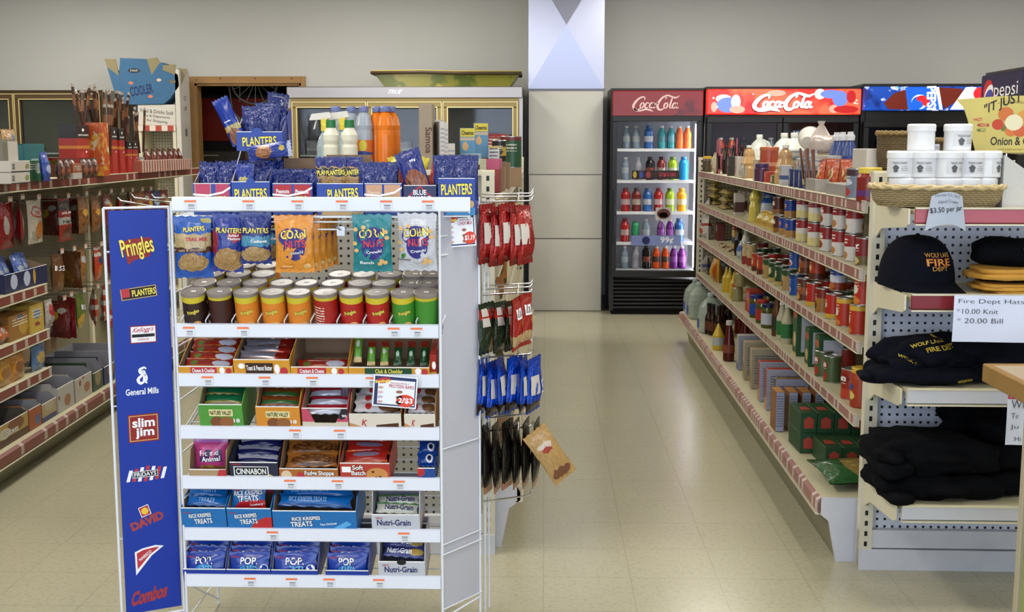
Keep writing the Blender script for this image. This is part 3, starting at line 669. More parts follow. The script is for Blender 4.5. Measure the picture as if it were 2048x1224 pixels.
MB().prism([Q(352, 136), Q(355, 150), Q(358, 172), Q(371, 137)], .05, .06, tan).build('flap', t)
mb = MB(); p = Q(283, 180); mb.text('COOLER', p[0], p[1], .21, .085, -.002, navy, .01, rot=.17)
p = Q(268, 141); mb.disc(p[0], p[1], .055, .02, -.002, ink); mb.text('COLD', p[0], p[1], .07, .016, -.003, W_)
for q_, c in (((262, 166), '#c9785a'), ((318, 160), '#c9b8a0'), ((301, 193), '#c9785a')): p = Q(*q_); mb.disc(p[0], p[1], .022, .014, -.002, M('spot' + c, c))
p = Q(345, 163); mb.disc(p[0], p[1], .03, .018, -.002, M('spot_br', '#6a6650')); mb.build('print', t)
# behind the doorway: bicycle wheel, old red machine, dark cupboard
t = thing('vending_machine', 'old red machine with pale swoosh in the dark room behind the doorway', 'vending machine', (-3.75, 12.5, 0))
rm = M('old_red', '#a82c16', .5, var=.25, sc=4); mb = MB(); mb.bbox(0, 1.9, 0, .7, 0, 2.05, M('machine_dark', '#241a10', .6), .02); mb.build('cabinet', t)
z0_ = PXY(450, 290, 12.4).z
m2 = MB(); m2.bbox(.05, 1.85, -.03, 0, 1.55, 2.0, rm, .01); hs = m2.build('header_sign', t)
m3 = MB(); ribbon(m3, [(.45, 1.86, .02), (.55, 1.74, .07), (.75, 1.62, .09), (1.0, 1.64, .05), (1.15, 1.72, .01)], -.032, M('swoosh', '#c0b2a0', .6)); m3.disc(1.02, 1.84, .09, .07, -.032, M('faded_pink', '#a8705e', .6)); m3.build('swoosh', hs)
t = thing('bicycle_wheel', 'bicycle wheel hanging at the top of the dark doorway', 'wheel', (0, 11.6, 0)); p = PXY(509, 160, 11.6); R0 = .23
mb = MB(); mb.tube([(p.x + R0 * cos(a), 0, p.z + R0 * sin(a)) for a in [2 * pi * i / 32 for i in range(32)]], .011, M('rim_grey', '#77746a', .4, .5), 6, True); mb.build('rim', t)
mb = MB(); mb.lathe([(.02, -.03), (.02, .03)], M('hub', '#555555', .4, .6), 10); hb = mb.build('hub', t, (p.x, 0, p.z), (pi / 2, 0, 0))
mb = MB()
for i in range(16): a = 2 * pi * i / 16; mb.tube([(p.x + .018 * cos(a + .6), 0, p.z + .018 * sin(a + .6)), (p.x + R0 * cos(a), 0, p.z + R0 * sin(a))], .003, M('spoke', '#a8a498', .3, .6), 4)
mb.build('spokes', t)
t = MB(); q0, q1 = PXY(455, 150, 11.7), PXY(464, 215, 11.7); t.tube([(q0.x, 0, q0.z), (q1.x, .0, q1.z)], .01, M('pole_grey', '#6f6a5c', .5), 6).tube([(q0.x + .12, 0, q0.z), (q1.x + .08, 0, q1.z + .05)], .008, M('pole_grey', '#6f6a5c', .5), 6)
tag(t.build('hanging_pole', None, (0, 11.7, 0)), 'pair of thin grey poles hanging left of the bicycle wheel', 'pole')
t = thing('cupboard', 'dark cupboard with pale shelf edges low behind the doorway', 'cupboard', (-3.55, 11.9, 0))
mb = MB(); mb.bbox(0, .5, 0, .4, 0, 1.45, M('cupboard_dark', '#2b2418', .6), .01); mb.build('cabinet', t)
for z in (1.0, 1.4): MB().box(.01, .25, -.01, 0, z, z + .012, M('pale_edge', '#8a8270', .6)).build('shelf_edge', t)
# ------------------------------------------------------------------ the white wire snack rack in front
RY = 3.35; rkL, rkR = -1.067, -.305; TLT = RD(14)
rack = thing('wire_rack', 'white wire snack rack in the foreground with shelves, hang bars and blue logo panel', 'display rack', (0, RY, 0))
RSH = [.99, .844, .687, .535, .377, .233]; RTOP = 1.356; RD_ = .32
lipm = M('lip_white', '#dfe3ee', .25)
lbl_p = M('label_orange', '#ef7b48', .5); lbl_w = M('label_white', '#dcdfe6', .5); lbl_k = M('label_grey', '#55565c', .6)
def price_label(par, x, z, y=-.0085):
    m = MB(); m.rect(-.017, .017, -.018, .0105, y, lbl_w); m.rect(-.017, .017, .0045, .0105, y - .0003, lbl_p)
    for i in range(3): m.rect(-.006, .012, -.002 - i * .005, -.0045 - i * .005, y - .0003, lbl_k if i < 1 else M('label_lt', '#9a9ca4', .6))
    m.build('price_label', par, (x, 0, z))
def rshelf(x0, x1, z, depth, tilt, labels, name='shelf', drop=.034, nw=5):
    mb = MB(); mb.prism([(0, z), (-.007, z - .003), (-.007, z - .039), (0, z - .043), (.004, z - .04), (.004, z - .002)], x0, x1, lipm, 'x')
    zb = z - drop; dz = depth * math.tan(tilt)
    for k in range(nw):
        y = .01 + k * (depth - .01) / (nw - 1); mb.tube([(x0, y, zb + y * math.tan(tilt)), (x1, y, zb + y * math.tan(tilt))], .0021, wire, 5)
    for x in (x0 + .004, (x0 + x1) / 2, x1 - .004): mb.tube([(x, 0, zb - .004), (x, depth, zb + dz - .004)], .003, wire, 5)
    for x in (x0 + .003, x1 - .003): mb.tube([(x, 0, zb + .012), (x, depth, zb + dz + .012)], .0026, wire, 5)
    mb.tube([(x0, depth, zb + dz + .012), (x1, depth, zb + dz + .012)], .003, wire, 5)
    sh = mb.build(name, rack)
    for px in labels: price_label(sh, (px - 1090) / FPX * (RY * .99 + (1.5 - z) * .135), z - .02)
    return sh
LB = [[376, 486], [374, 484, 788, 834], [412, 528, 624, 744], [590, 680], [580, 676, 800], [545, 810], [500, 584, 660, 760]]
top_shelf = rshelf(-1.067, -.212, RTOP, .24, RD(2), [376, 494, 593, 683, 772, 856], 'shelf', .056, 8)
for i, z in enumerate(RSH): rshelf(rkL, rkR, z, RD_, TLT, LB[i + 1])
for x in (rkL - .004, rkR + .004):
    mb = MB()
    for y in (.0, .33): mb.tube([(x, y, .005), (x, y, 1.34)], .0042, wire, 7)
    for z in (.09, .30, .46, .60, .76, .92, 1.08, 1.2, 1.32): mb.tube([(x, 0, z), (x, .33, z)], .003, wire, 5)
    mb.build('side_frame', rack)
for x in (rkL - .004, rkR + .004): MB().tube([(x, 0, .2), (x, .33, .02)], .0035, wire, 5).build('brace', rack)
# hang bars under the top shelf
for z, y in ((1.298, .005), (1.284, .012), (1.262, .02)):
    MB().tube([(rkL, y, z), (rkR, y, z)], .0028, wire, 6).build('hang_bar', rack)
mb = MB(); mb.box(-.595, -.572, -.004, .02, 1.245, 1.272, chrome); mb.tube([(-.583, -.006, 1.262), (-.60, -.03, 1.275), (-.575, -.035, 1.285)], .002, chrome, 5); mb.build('clip', rack)
# left wing: wire frame with the blue logo panel
WLx0, WLx1 = -1.232, -1.094; wy0, wy1 = -.045, .04
wing = thing('x', 'x', 'x'); bpy.data.objects.remove(wing)
A0, A1 = Vector((-1.252, wy0, 0)), Vector((-1.092, wy1, 0)); WLEN = (A1 - A0).length; WA = atan2(A1.y - A0.y, A1.x - A0.x)
mb = MB()
for x in (0, WLEN): mb.tube([(x, 0, .0), (x, 0, 1.325)], .0042, wire, 7)
mb.tube([(0, 0, 1.325), (WLEN, 0, 1.325)], .004, wire, 6); mb.tube([(0, 0, .10), (WLEN, 0, .10)], .004, wire, 6); mb.tube([(0, 0, .015), (WLEN, 0, .015)], .004, wire, 6)
for z in (.35, .75, 1.2): mb.tube([(0, .004, z), (WLEN, .004, z)], .0025, wire, 5)
wl_ = mb.build('wing_frame', rack, A0, (0, 0, WA))
mb = MB()
for z in (.1, .33, .52, .78, .97, 1.12, 1.22): mb.tube([(A1.x, A1.y, z), (A1.x + .012, A1.y - .02, z + .006), (rkL - .004, .0, z)], .0028, wire, 5)
mb.build('link_wires', rack)
bluep = M('panel_blue', '#05309a', .45, var=.03)
P0, P1, PZ0, PZ1 = .012, WLEN - .008, .118, 1.318
mb = MB(); mb.box(P0, P1, -.004, .0, PZ0, PZ1, bluep); pn = mb.build('logo_panel', wl_)
def PU(px, py):                       # panel coordinates of a pixel
    n = Vector((-sin(WA), cos(WA), 0)); o = Vector((A0.x, RY + A0.y, 0)); r = ray(px, py); t = (o - CAM).dot(n) / r.dot(n); p = CAM + r * t
    return (p - o).dot(Vector((cos(WA), sin(WA), 0))), p.z
logos = []
def logo(fn):
    m = MB(); fn(m); o = m.build('printed_logo', rack, A0, (0, 0, WA)); return o
lred = M('logo_red', '#8d1f26', .5); lyel = M('logo_yellow', '#f3e25a', .5); lgold = M('logo_gold', '#caa86a', .5); lwht = M('logo_white', '#eef0f4', .5); lor = M('logo_redlt', '#b8303a', .5)
yy = -.0046
def scl(px1, px2, py): return abs(PU(px2, py)[0] - PU(px1, py)[0])
def lg1(m):
    a, b = PU(272, 497); w = scl(245, 305, 500)
    m.poly([PU(*q) for q in ((240, 486), (258, 478), (300, 474), (304, 480), (300, 512), (268, 520), (256, 530), (250, 508))], yy, lred)
    m.text('Pringles', a + .003, b, w * 1.1, .066, yy - .0010, M('logo_dkred', '#5a1216', .5), .035, rot=.16)
    m.text('Pringles', a + .003, b, w * 1.1, .066, yy - .0016, lyel, .015, rot=.16)
def lg2(m):
    a, b = PU(277, 585); w = scl(241, 313, 585)
    def rr(hw, hh, y, mt, dx=0): m.poly([(a + dx + x * cos(.1) - z * sin(.1), b + x * sin(.1) + z * cos(.1)) for x, z in ((-hw, -hh), (hw, -hh), (hw, hh), (-hw, hh))], y, mt)
    rr(w / 2, .0165, yy, lgold); rr(w / 2 - .0025, .0142, yy - .0004, ink); m.text('PLANTERS', a + .014, b + .0015, w * .66, .019, yy - .0008, lyel, .02, rot=.1)
    rr(.0115, .0125, yy - .0006, lor, -.037)
def lg3(m):
    a, b = PU(286, 668); w = scl(256, 313, 668)
    m.rect(a - w * .46, a + w * .46, b - .026, b + .026, yy, lred); m.rect(a - w * .43, a + w * .43, b - .023, b + .023, yy - .0004, lwht)
    m.text("Kellogg's", a, b + .0125, w * .72, .018, yy - .0008, lor, .01, rot=.04, shear=.2); m.rect(a - w * .4, a + w * .4, b - .008, b + .001, yy - .0008, ink); m.text('KEEBLER', a, b - .0145, w * .4, .006, yy - .0008, lor)
def lg4(m):
    a, b = PU(284, 753); ribbon(m, [(a + .012, b + .022, .003), (a + .006, b + .027, .006), (a - .006, b + .021, .008), (a - .004, b + .012, .008), (a + .006, b + .008, .007), (a + .006, b + .016, .005), (a - .002, b + .016, .004)], yy, lwht)
    ribbon(m, [(a + .012, b + .006, .005), (a - .002, b + .003, .007), (a - .012, b - .008, .009), (a - .006, b - .019, .008), (a + .004, b - .014, .007), (a + .005, b - .002, .006), (a + .009, b + .006, .007), (a + .012, b - .006, .007), (a + .009, b - .016, .005), (a + .014, b - .019, .004)], yy - .0001, lwht)
    q = PU(284, 782); m.text('General Mills', q[0], q[1], scl(251, 317, 782), .019, yy, lwht, .02)
def lg5(m):
    a, b = PU(287, 855); w = scl(257, 318, 855); h = .083
    m.rect(a - w / 2, a + w / 2, b - h / 2, b + h / 2, yy, M('slim_red', '#8f1a1a', .5)); 
    for (p, q, r, s_) in ((-.47, .47, .43, .46), (-.47, .47, -.46, -.43), (-.47, -.44, -.43, .43), (.44, .47, -.43, .43)): m.rect(a + p * w, a + q * w, b + r * h, b + s_ * h, yy - .0004, lgold)
    m.text('slim', a, b + h * .2, w * .74, h * .34, yy - .0008, lwht, .03); m.text('jim', a + w * .03, b - h * .19, w * .62, h * .40, yy - .0008, lwht, .03)
def lg6(m):
    a, b = PU(290, 947); w = scl(255, 326, 947)
    for i in range(7): m.poly([(a + (i / 6.2 - .5) * w - .004, b - .022 + abs(i - 3) * .001), (a + (i / 6.2 - .5) * w + .006, b - .022 + abs(i - 3) * .001), (a + (i / 6.2 - .5) * w + .016, b + .024 - abs(i - 3) * .003), (a + (i / 6.2 - .5) * w + .006, b + .024 - abs(i - 3) * .003)], yy, lwht if i % 2 == 0 else lor)
    m.rect(a - w * .36, a + w * .36, b - .0095, b + .0095, yy - .0004, lwht); m.rect(a - w * .345, a + w * .345, b - .008, b + .008, yy - .0007, ink); m.text('FRiDAYS', a, b, w * .62, .0125, yy - .001, lwht, .02)
def lg7(m):
    q = PU(289, 1021); m.poly([(q[0] + x * cos(.3) - z * sin(.3), q[1] + x * sin(.3) + z * cos(.3)) for x, z in ((-.015, -.016), (.015, -.016), (.015, .016), (-.015, .016))], yy, lwht)
    m.poly([(q[0] + x * cos(.3) - z * sin(.3), q[1] + x * sin(.3) + z * cos(.3)) for x, z in ((-.013, -.014), (.013, -.014), (.013, .014), (-.013, .014))], yy - .0004, lor)
    m.disc(q[0], q[1], .011, .011, yy - .0008, M('sun_y', '#e8c040', .5), 8)
    q = PU(294, 1041); m.text('DAVID', q[0], q[1], scl(260, 328, 1041), .027, yy, M('david_red', '#a03a3e', .5), .06, rot=.3)
def lg8(m):
    m.poly([PU(*q) for q in ((272, 1150), (269, 1104), (284, 1096), (310, 1089), (327, 1090), (303, 1110), (286, 1132))], yy, lwht)
    m.poly([PU(*q) for q in ((275, 1138), (273, 1106), (286, 1099), (310, 1093), (318, 1093), (299, 1108), (284, 1127))], yy - .0004, lor)
    q = PU(290, 1110); m.text('NABISCO', q[0], q[1], .042, .009, yy - .0008, lwht, .02, rot=.62)
def lg9(m): q = PU(299, 1188); m.text('Combos', q[0], q[1], scl(262, 335, 1188), .045, yy, M('combos_red', '#9e3038', .5), .05, rot=.13, shear=.15)
for fn in (lg1, lg2, lg3, lg4, lg5, lg6, lg7, lg8, lg9): logo(fn)
# right wing: pale panel turned back from the front corner, in its own wire frame
B0, B1 = Vector((-.300, -.004, 0)), Vector((-.196, .14, 0)); BL = (B1 - B0).length; BA = atan2(B1.y - B0.y, B1.x - B0.x)
mb = MB()
for x in (0, BL): mb.tube([(x, 0, 0), (x, 0, 1.318)], .0042, wire, 7)
mb.tube([(BL + .012, .01, 0), (BL + .012, .01, 1.35)], .0048, wire, 7)
for z in (0.015, .13, .33, .62, 1.318): mb.tube([(0, -.004, z), (BL, -.004, z)], .0026, wire, 5)
for z in (1.19, 1.245): mb.tube([(0, -.004, z), (.03, -.004, z)], .003, wire, 5)
mb.tube([(0, -.006, .30), (BL, -.006, .30)], .0028, wire, 5)
wr = mb.build('wing_frame', rack, B0, (0, 0, BA))
MB().box(.004, BL - .006, 0, .004, .13, 1.312, M('panel_grey', '#b9bac6', .5, var=.02)).build('side_panel', wr)
MB().tube([(.0, .0, .10), (BL, .0, .115)], .004, wire, 5).build('foot_wire', wr)
# wire arms that carry the bags on the right
ARMX0, ARMX1 = -.19, -.045
ARMZ = [1.335, 1.055, .862, .632, .41]
for i, z in enumerate(ARMZ):
    mb = MB(); y0, y1 = .165, .235; x1 = ARMX1 + (0 if i < 4 else .0)
    for dy, dz in (((0, 0), (.035, .012), (.06, .02)) if i < 2 else ((0, 0), (.05, .03)) if i < 4 else ((0, 0),)):
        e = .008 if i < 4 else .012
        mb.tube([(ARMX0, y0 + dy, z + dz), (x1, y1 + dy, z + dz), (x1 + .008, y1 + dy + .01, z + dz + e), (x1 + .012, y1 + dy + .014, z + dz + e * 1.6)], .0028, chrome, 6)
    for xx in ((-.15, -.08) if i < 4 else ()): mb.tube([(xx, y0 + .02, z + .001), (xx, y0 + .09, z + .02)], .0022, chrome, 5)
    mb.build('hook_arm', rack)
for x_ in (-.183, -.172): MB().tube([(x_, .16 + (x_ + .19) * 3, .05), (x_, .16 + (x_ + .19) * 3, 1.34)], .004, wire, 6).build('arm_post', rack)
# left arms reaching back from the wing
mb = MB()
for px0, py0, px1, py1 in ((242, 402, 340, 418), (270, 396, 345, 405), (310, 396, 350, 396)):
    a, b = PXY(px0, py0, 3.75), PXY(px1, py1, 3.4); mb.tube([(a.x - .01, a.y - RY, a.z + .012), (a.x, a.y - RY, a.z), (b.x, b.y - RY, b.z)], .003, chrome, 5)
mb.build('hook_arm', rack)
# card signs clipped on the rack
def promo(label, px, py, Y, w, h, rot, yaw, lines, price, pr):
    p = PXY(px, py, Y); t = thing('price_sign', label, 'sign', p, (0, 0, yaw))
    def R(x, z): return (x * cos(rot) - z * sin(rot), x * sin(rot) + z * cos(rot))
    def rr(m, x0, x1, z0, z1, y, mt): m.poly([R(x0, z0), R(x1, z0), R(x1, z1), R(x0, z1)], y, mt)
    m = MB(); m.prism([R(-w / 2, -h / 2), R(w / 2, -h / 2), R(w / 2, h / 2), R(-w / 2, h / 2)], -.0015, 0, paper); m.build('card', t)
    m = MB(); a, b = w / 2 - .004, h / 2 - .004; nv = M('promo_navy', '#23305f', .5); rr(m, -a, a, -b, b, -.0018, nv); rr(m, -a + .010, a - .003, -b + .004, b - .009, -.0021, paper)
    q = R(-w * .27, h * .33); m.disc(q[0], q[1], w * .17, h * .09, -.0024, lor, 16, rot + .2); m.text('Savings', q[0] - .003, q[1] - .003, w * .34, h * .12, -.0027, lyel, .03, rot=rot + .16)
    for i, (s_, x, z, ww, hh) in enumerate(lines): q = R(x * w, z * h); m.text(s_, q[0], q[1], ww * w, hh * h, -.0024, lor, .015, rot=rot)
    q = R(w * pr[0], h * pr[1]); m.disc(q[0], q[1], w * pr[2], h * pr[3], -.0024, M('promo_red', '#d8402c', .5), 24, rot); m.text(price, q[0], q[1], w * pr[2] * 1.55, h * pr[3] * .95, -.0027, W_, .03, rot=rot)
    for i in range(4): q = R(-w * .33, h * (.1 - i * .15)); m.disc(q[0], q[1], w * .07, h * .045, -.0024, M('promo_food%d' % i, ['#c8a890', '#d8b0b8', '#b8b0c8', '#d0a8a0'][i], .6), 10)
    if pr[0] < .3:
        for i in range(3): q = R(w * .1, h * (.0 - i * .17)); m.disc(q[0], q[1], w * .08, h * .05, -.0024, M('promo_bar%d' % i, ['#9a6a50', '#8a7a58', '#b07860'][i], .6), 10)
    m.build('print', t); return t
promo('tilted protein bar price card reading 2/$3, clipped to a rack shelf lip', 790, 783, 3.325, .128, .093, -.08, 0, [("KELLOGG'S SPECIAL K", .10, .27, .42, .05), ('PROTEIN BARS', .14, .17, .56, .11)], '2/$3', (.25, -.27, .21, .2))
promo('white snack mix price card reading $1.19 on the pale side panel', 922, 460, 3.40, .088, .096, .05, .35, [('GENERAL MILLS', .14, .3, .4, .04), ('CHEX MIX', .14, .2, .5, .1)], '$1.19', (.28, -.25, .22, .19))
# ------------------------------------------------------------------ goods: builders
def bagfn(w, h, t, seed=0, full=.8, wr=.0025):
    rnd = random.Random(seed); ph = [rnd.uniform(0, 6.28) for _ in range(4)]
    def T(x, z):
        s = min(max(x / w + .5, 0), 1); v = min(max(z / h, 0), 1)
        c = .07
        if v < c or v > 1 - c * 1.3: p = .03
        else:
            q = (v - c) / (1 - 2.3 * c); p = sin(pi * q ** full) ** .55
        b = (max(sin(pi * s), 0)) ** .55
        return t / 2 * p * b + wr * p * sin(38 * x / .1 + ph[0] + 9 * v) * sin(5 * v + ph[1]) * b + .0012
    return T
def bag(mb, w, h, t, m, seed=0, full=.8, wr=.0025, nu=9, nv=14, back=None, zig=True):
    T = bagfn(w, h, t, seed, full, wr); rnd = random.Random(seed + 5); e = [rnd.uniform(-.03, .03) for _ in range(nv + 2)]
    def P(sg):
        def f(s, v):
            x = (s - .5) * w; z = v * h; k = 1 - .07 * sin(pi * v) + e[int(v * nv)] * .5 * sin(pi * v)
            zz = z + (.002 * (-1) ** int(s * nu) if zig and (v == 1 or v == 0) else 0)
            return (x * k, -sg * T(x, z), zz)
        return f
    mb.gridw(P(1), nu, nv, m); mb.gridw(lambda s, v: P(-1)(1 - s, v), nu, nv, back or m); return T
def brand(m, t, cx, cz, w, h, y, fg, bg, warp=None, arch=0, rot=0, bold=.02, wrap=None, shear=0):
    if bg: m.text(t, cx, cz, w * 1.04, h * 1.12, y - (0 if not wrap else 0), bg, bold + .035, rot, arch, shear, warp, wrap)
    m.text(t, cx, cz, w, h, y - .0006, fg, bold, rot, arch, shear, warp, wrap + .0006 if wrap else None)
def mkbag(name, label, cat, w, h, t, mat, prints=(), seed=0, full=.8, group=None, back=None, wr=.0034):
    root = thing(name, label, cat, group=group); mb = MB(); T = bag(mb, w, h, t, mat, seed, full, wr, back=back); mb.build('bag_body', root)
    if prints:
        m = MB(); wp = lambda x, z: -T(x, z)
        for i, p in enumerate(prints):
            if p[0] == 'T': brand(m, p[1], p[2] * w, p[3] * h, p[4] * w, p[5] * h, -.0012 - i * .0003, p[6], p[7], wp, rot=p[8] if len(p) > 8 else 0)
            elif p[0] == 'D':
                n = 16; pts = [(p[1] * w + p[3] * w * cos(2 * pi * k / n), p[2] * h + p[4] * h * sin(2 * pi * k / n)) for k in range(n)]
                m.add([(p[1] * w, wp(p[1] * w, p[2] * h) - .001 - i * .0003, p[2] * h)] + [(x, wp(x, z) - .001 - i * .0003, z) for x, z in pts], [(0, k + 1, (k + 1) % n + 1) for k in range(n)], p[5])
            elif p[0] == 'R':
                x0, x1, z0, z1 = p[1] * w, p[2] * w, p[3] * h, p[4] * h; n = 6
                m.gridw(lambda s, v: (x0 + (x1 - x0) * s, wp(x0 + (x1 - x0) * s, z0 + (z1 - z0) * v) - .0009 - i * .0003, z0 + (z1 - z0) * v), n, 3, p[5])
        m.build('print', root)
    return root
def tray(name, label, cat, w, d, hf, hb, outer, inner, prints=(), notch=False, group=None, th=.0025, slope=.6, sidef=1.0):
    """open-fronted display carton; origin at the front bottom centre"""
    root = thing(name, label, cat, group=group); mb = MB(); a = w / 2
    mb.box(-a, a, 0, d, 0, th, inner)
    mb.box(-a, a, d - th, d, 0, hb, inner)
    hs = hf + (hb - hf) * sidef; sd = [(0, 0), (d, 0), (d, hs), (d * slope, hs), (d * .08, hf * 1.03), (0, hf)]
    for x0, x1 in ((-a, -a + th), (a - th, a)): mb.prism(sd, x0, x1, outer, 'x')
    mb.prism([(p[0], p[1]) for p in [(th, th), (d, th), (d - th, hs), (d * slope, hs - .001), (th, hf - .001)]], -a + th, -a + th + .0006, inner, 'x'); mb.prism([(p[0], p[1]) for p in [(th, th), (d, th), (d - th, hs), (d * slope, hs - .001), (th, hf - .001)]], a - th - .0006, a - th, inner, 'x')
    if notch: mb.prism([(-a, 0), (a, 0), (a, hf), (a * .75, hf), (a * .45, hf * .45), (-a * .45, hf * .45), (-a * .75, hf), (-a, hf)], -.0005, th, outer)
    else: mb.box(-a, a, -.0005, th, 0, hf, inner, front=outer)
    mb.box(-a + .001, a - .001, -.0007, th, hf - .0015, hf + .0003, W_)
    mb.build('carton_body', root)
    if prints: m = MB(); doprints(m, prints, w, hf); m.build('print', root)
    return root
def doprints(m, prints, w, h, y=-.0010, z0=0):
    for i, p in enumerate(prints):
        yy = y - i * .0002
        if p[0] == 'T': brand(m, p[1], p[2] * w, z0 + p[3] * h, p[4] * w, p[5] * h, yy, p[6], p[7], rot=p[8] if len(p) > 8 else 0, arch=p[9] if len(p) > 9 else 0)
        elif p[0] == 'D': m.disc(p[1] * w, z0 + p[2] * h, p[3] * w, p[4] * h, yy, p[5])
        elif p[0] == 'R': m.rect(p[1] * w, p[2] * w, z0 + p[3] * h, z0 + p[4] * h, yy, p[5])
        elif p[0] == 'P': m.poly([(x * w, z0 + z * h) for x, z in p[1]], yy, p[2])
def carton(name, label, cat, w, d, h, mat, prints=(), front=None, top=None, group=None, b=.0015):
    """closed box, origin front bottom centre, with printed front"""
    root = thing(name, label, cat, group=group); mb = MB(); mb.bbox(-w / 2, w / 2, 0, d, 0, h, mat, b, front, top); mb.build('box_body', root)
    if prints: m = MB(); doprints(m, prints, w, h); m.build('print', root)
    return root
def place(o, loc, rot=(0, 0, 0)): o.location = loc; o.rotation_euler = rot; return o
CT, ST = cos(TLT), sin(TLT)
def TF(x, y, z, zs): return (x, RY + .006 + y * CT - z * ST, zs - .031 + y * ST + z * CT)
def rx(px, z=.7, y=3.37): return XA(px, y, z)
def side(i, n):
    if n == 2: return ('left', 'right')[i]
    if n == 3: return ('left', 'middle', 'right')[i]
    return ORD[i] + ' from left'
nutf = ('#c99a58', '#8a4f22'); Ly = lyel
# ---- canisters of stacked chips
def canister(kind, col, label, face=0, rough=False):
    root = thing('chip_canister', label, 'chip can', group='small chip canisters on the wire rack')
    lab = pk('can_' + kind, col, bands=[('#c9b62e', .86, 1.01)], mott=.12, r=.35, lines=('#e8e0c8', .0, .5, .05, .7, 14) if kind == 'redback' else None)
    r = .0345; mb = MB(); mb.lathe([(r, 0), (r + .0006, .002), (r, .004), (r, .107), (r + .0008, .109), (r + .0008, .112)], lab, 28, mats=[tin, tin, lab, tin, tin]); mb.build('can_body', root)
    lid = M('lid_clear', '#857b75', .35, var=.15, sc=60); foil = M('foil_seal', '#b7a79f', .3, .6)
    MB().lathe([(r + .0018, .106), (r + .002, .1145), (r - .001, .1155), (r - .003, .1135), (.002, .1135)], lid, 28).build('lid', root)
    MB().box(-.006, .008, -.004, .004, .1136, .1142, W_).build('lid_sticker', root)
    m = MB()
    if face is not None:
        # wavy yellow edge, brand word and a chip picture wrapped on the wall
        n = 24; top = [(r + .0004) for _ in range(n)]
        for k in range(n):
            a0 = -1.3 + 2.6 * k / n; a1 = -1.3 + 2.6 * (k + 1) / n; f = lambda a: (.092) - .005 * cos(a * 1.1 + face)
            m.add([((r + .0004) * sin(a0), -(r + .0004) * cos(a0), f(a0)), ((r + .0004) * sin(a1), -(r + .0004) * cos(a1), f(a1)), ((r + .0004) * sin(a1), -(r + .0004) * cos(a1), .106), ((r + .0004) * sin(a0), -(r + .0004) * cos(a0), .106)], [(0, 1, 2, 3)], M('can_yellow', '#c9b62e', .4))
        m.text('Pringles', .004 + face * .012, .060, .036, .017, 0, ink, .06, rot=.28, wrap=r + .0008); m.text('Pringles', .004 + face * .012, .060, .035, .015, 0, Ly, .015, rot=.28, wrap=r + .0013)
        for cx, cz, a, b, c in ((.013, .024, .012, .009, '#d8a050'), (.006, .018, .011, .007, '#e8bc70')):
            pts = [(cx + face * .01 + a * cos(t), cz + b * sin(t)) for t in [2 * pi * k / 14 for k in range(14)]]
            m.add([((r + .0006) * sin(x / r), -(r + .0006) * cos(x / r), z) for x, z in pts], [tuple(range(14))], M('chip' + c, c, .6))
        m.build('print', root)
    return root
CANS = [('dkbrown', '#2c1512', 386, .0, 'dark brown'), ('brown', '#3c1a18', 439, None, 'plain dark maroon'), ('orange', '#dd8326', 492, .2, 'orange with tilted yellow word'), ('orange', '#dd8326', 546, -.3, 'orange'), ('orange', '#dd8326', 598, .6, 'orange with print turned aside'), ('redback', '#a51c18', 652, None, 'red, fine print forward,'), ('red', '#b0201a', 704, -.4, 'red'), ('red', '#b0201a', 756, .2, 'red with chips pictured'), ('green', '#3f8a2c', 808, .2, 'green'), ('green', '#4b9a34', 856, None, 'plain green')]
canp = {}
for i, (k, c, px, face, lab) in enumerate(CANS):
    for row in range(4):
        if row == 3 and not (i in (0, 1, 2)): continue
        if row == 2 and i in (3, 4): continue
        z = .99
        d = .036 + row * .0765; x = rx(px + (16 if row else 0), z) * (1) + .0
        if row: x = XA(px, 3.37, z) + (.012 if row == 1 else .018)
        key = (k, face)
        if key not in canp: canp[key] = Proto(canister(k, c, 'x', face))
        lb = '%s chip canister, front row, %s on its shelf' % (lab, ORD[i] + ' from left') if row == 0 else '%s chip canister, %s row back, behind the %s from left' % (lab.split(' with')[0].replace('plain dark ', ''), ('', 'second', 'third', 'last')[row], ORD[i])
        canp[key].put(TF(min(x, -.342), d, .004, z), (TLT, 0, random.uniform(-.15, .15) if row else 0), lb, 'small chip canisters on the wire rack')
for i in range(11):     # wire dividers between the front cans
    x = XA(360 + i * 53 - (3 if i else 0), 3.36, .99); MB().tube([(x, .0, .962), (x, -.001, .998), (x + .006, .012, 1.012), (x + .012, .1, 1.04)], .0022, wire, 5).build('divider', rack)
# ---- hanging nut bags
def hang(o, px0, px1, ytop, Y=3.345, rz=0, ry=0, rx_=.04):
    x = XA((px0 + px1) / 2, Y, 1.2); h = o['h_']; z = PXY((px0 + px1) / 2, ytop, Y).z - h; del o['h_']
    return place(o, (x, Y, z), (rx_, ry, rz))
def px2m(px, Y=3.35): return px / FPX * Y * 1.005
HB = 'nut bags hanging under the top shelf'
wht = W_
f1 = pk('bag_trail', '#0c4fa8', bands=[('#b8a070', .50, .72), ('#4a2210', .42, .50)], food=('#dcb474', '#9a6430', .5, .26, .40, .15, 24), r=.28, mott=.35, bump=.4, blobs=[('#a89a3a', .85, .93, .14, .045)])
o = mkbag('nut_bag', 'bright blue trail mix bag with tan band, leftmost of the hanging nut bags', 'snack bag', px2m(76), px2m(124), .045, f1, [('T', 'PLANTERS', .05, .80, .55, .075, Ly, navy, .08), ('T', 'TRAIL MIX', .12, .64, .56, .06, lor, None, .0), ('T', 'nuts & chocolate', 0, .47, .7, .045, M('tanp', '#b8a080'), None, .05)], 3, group=HB); o['h_'] = px2m(124); hang(o, 346, 420, 432, rz=.1)
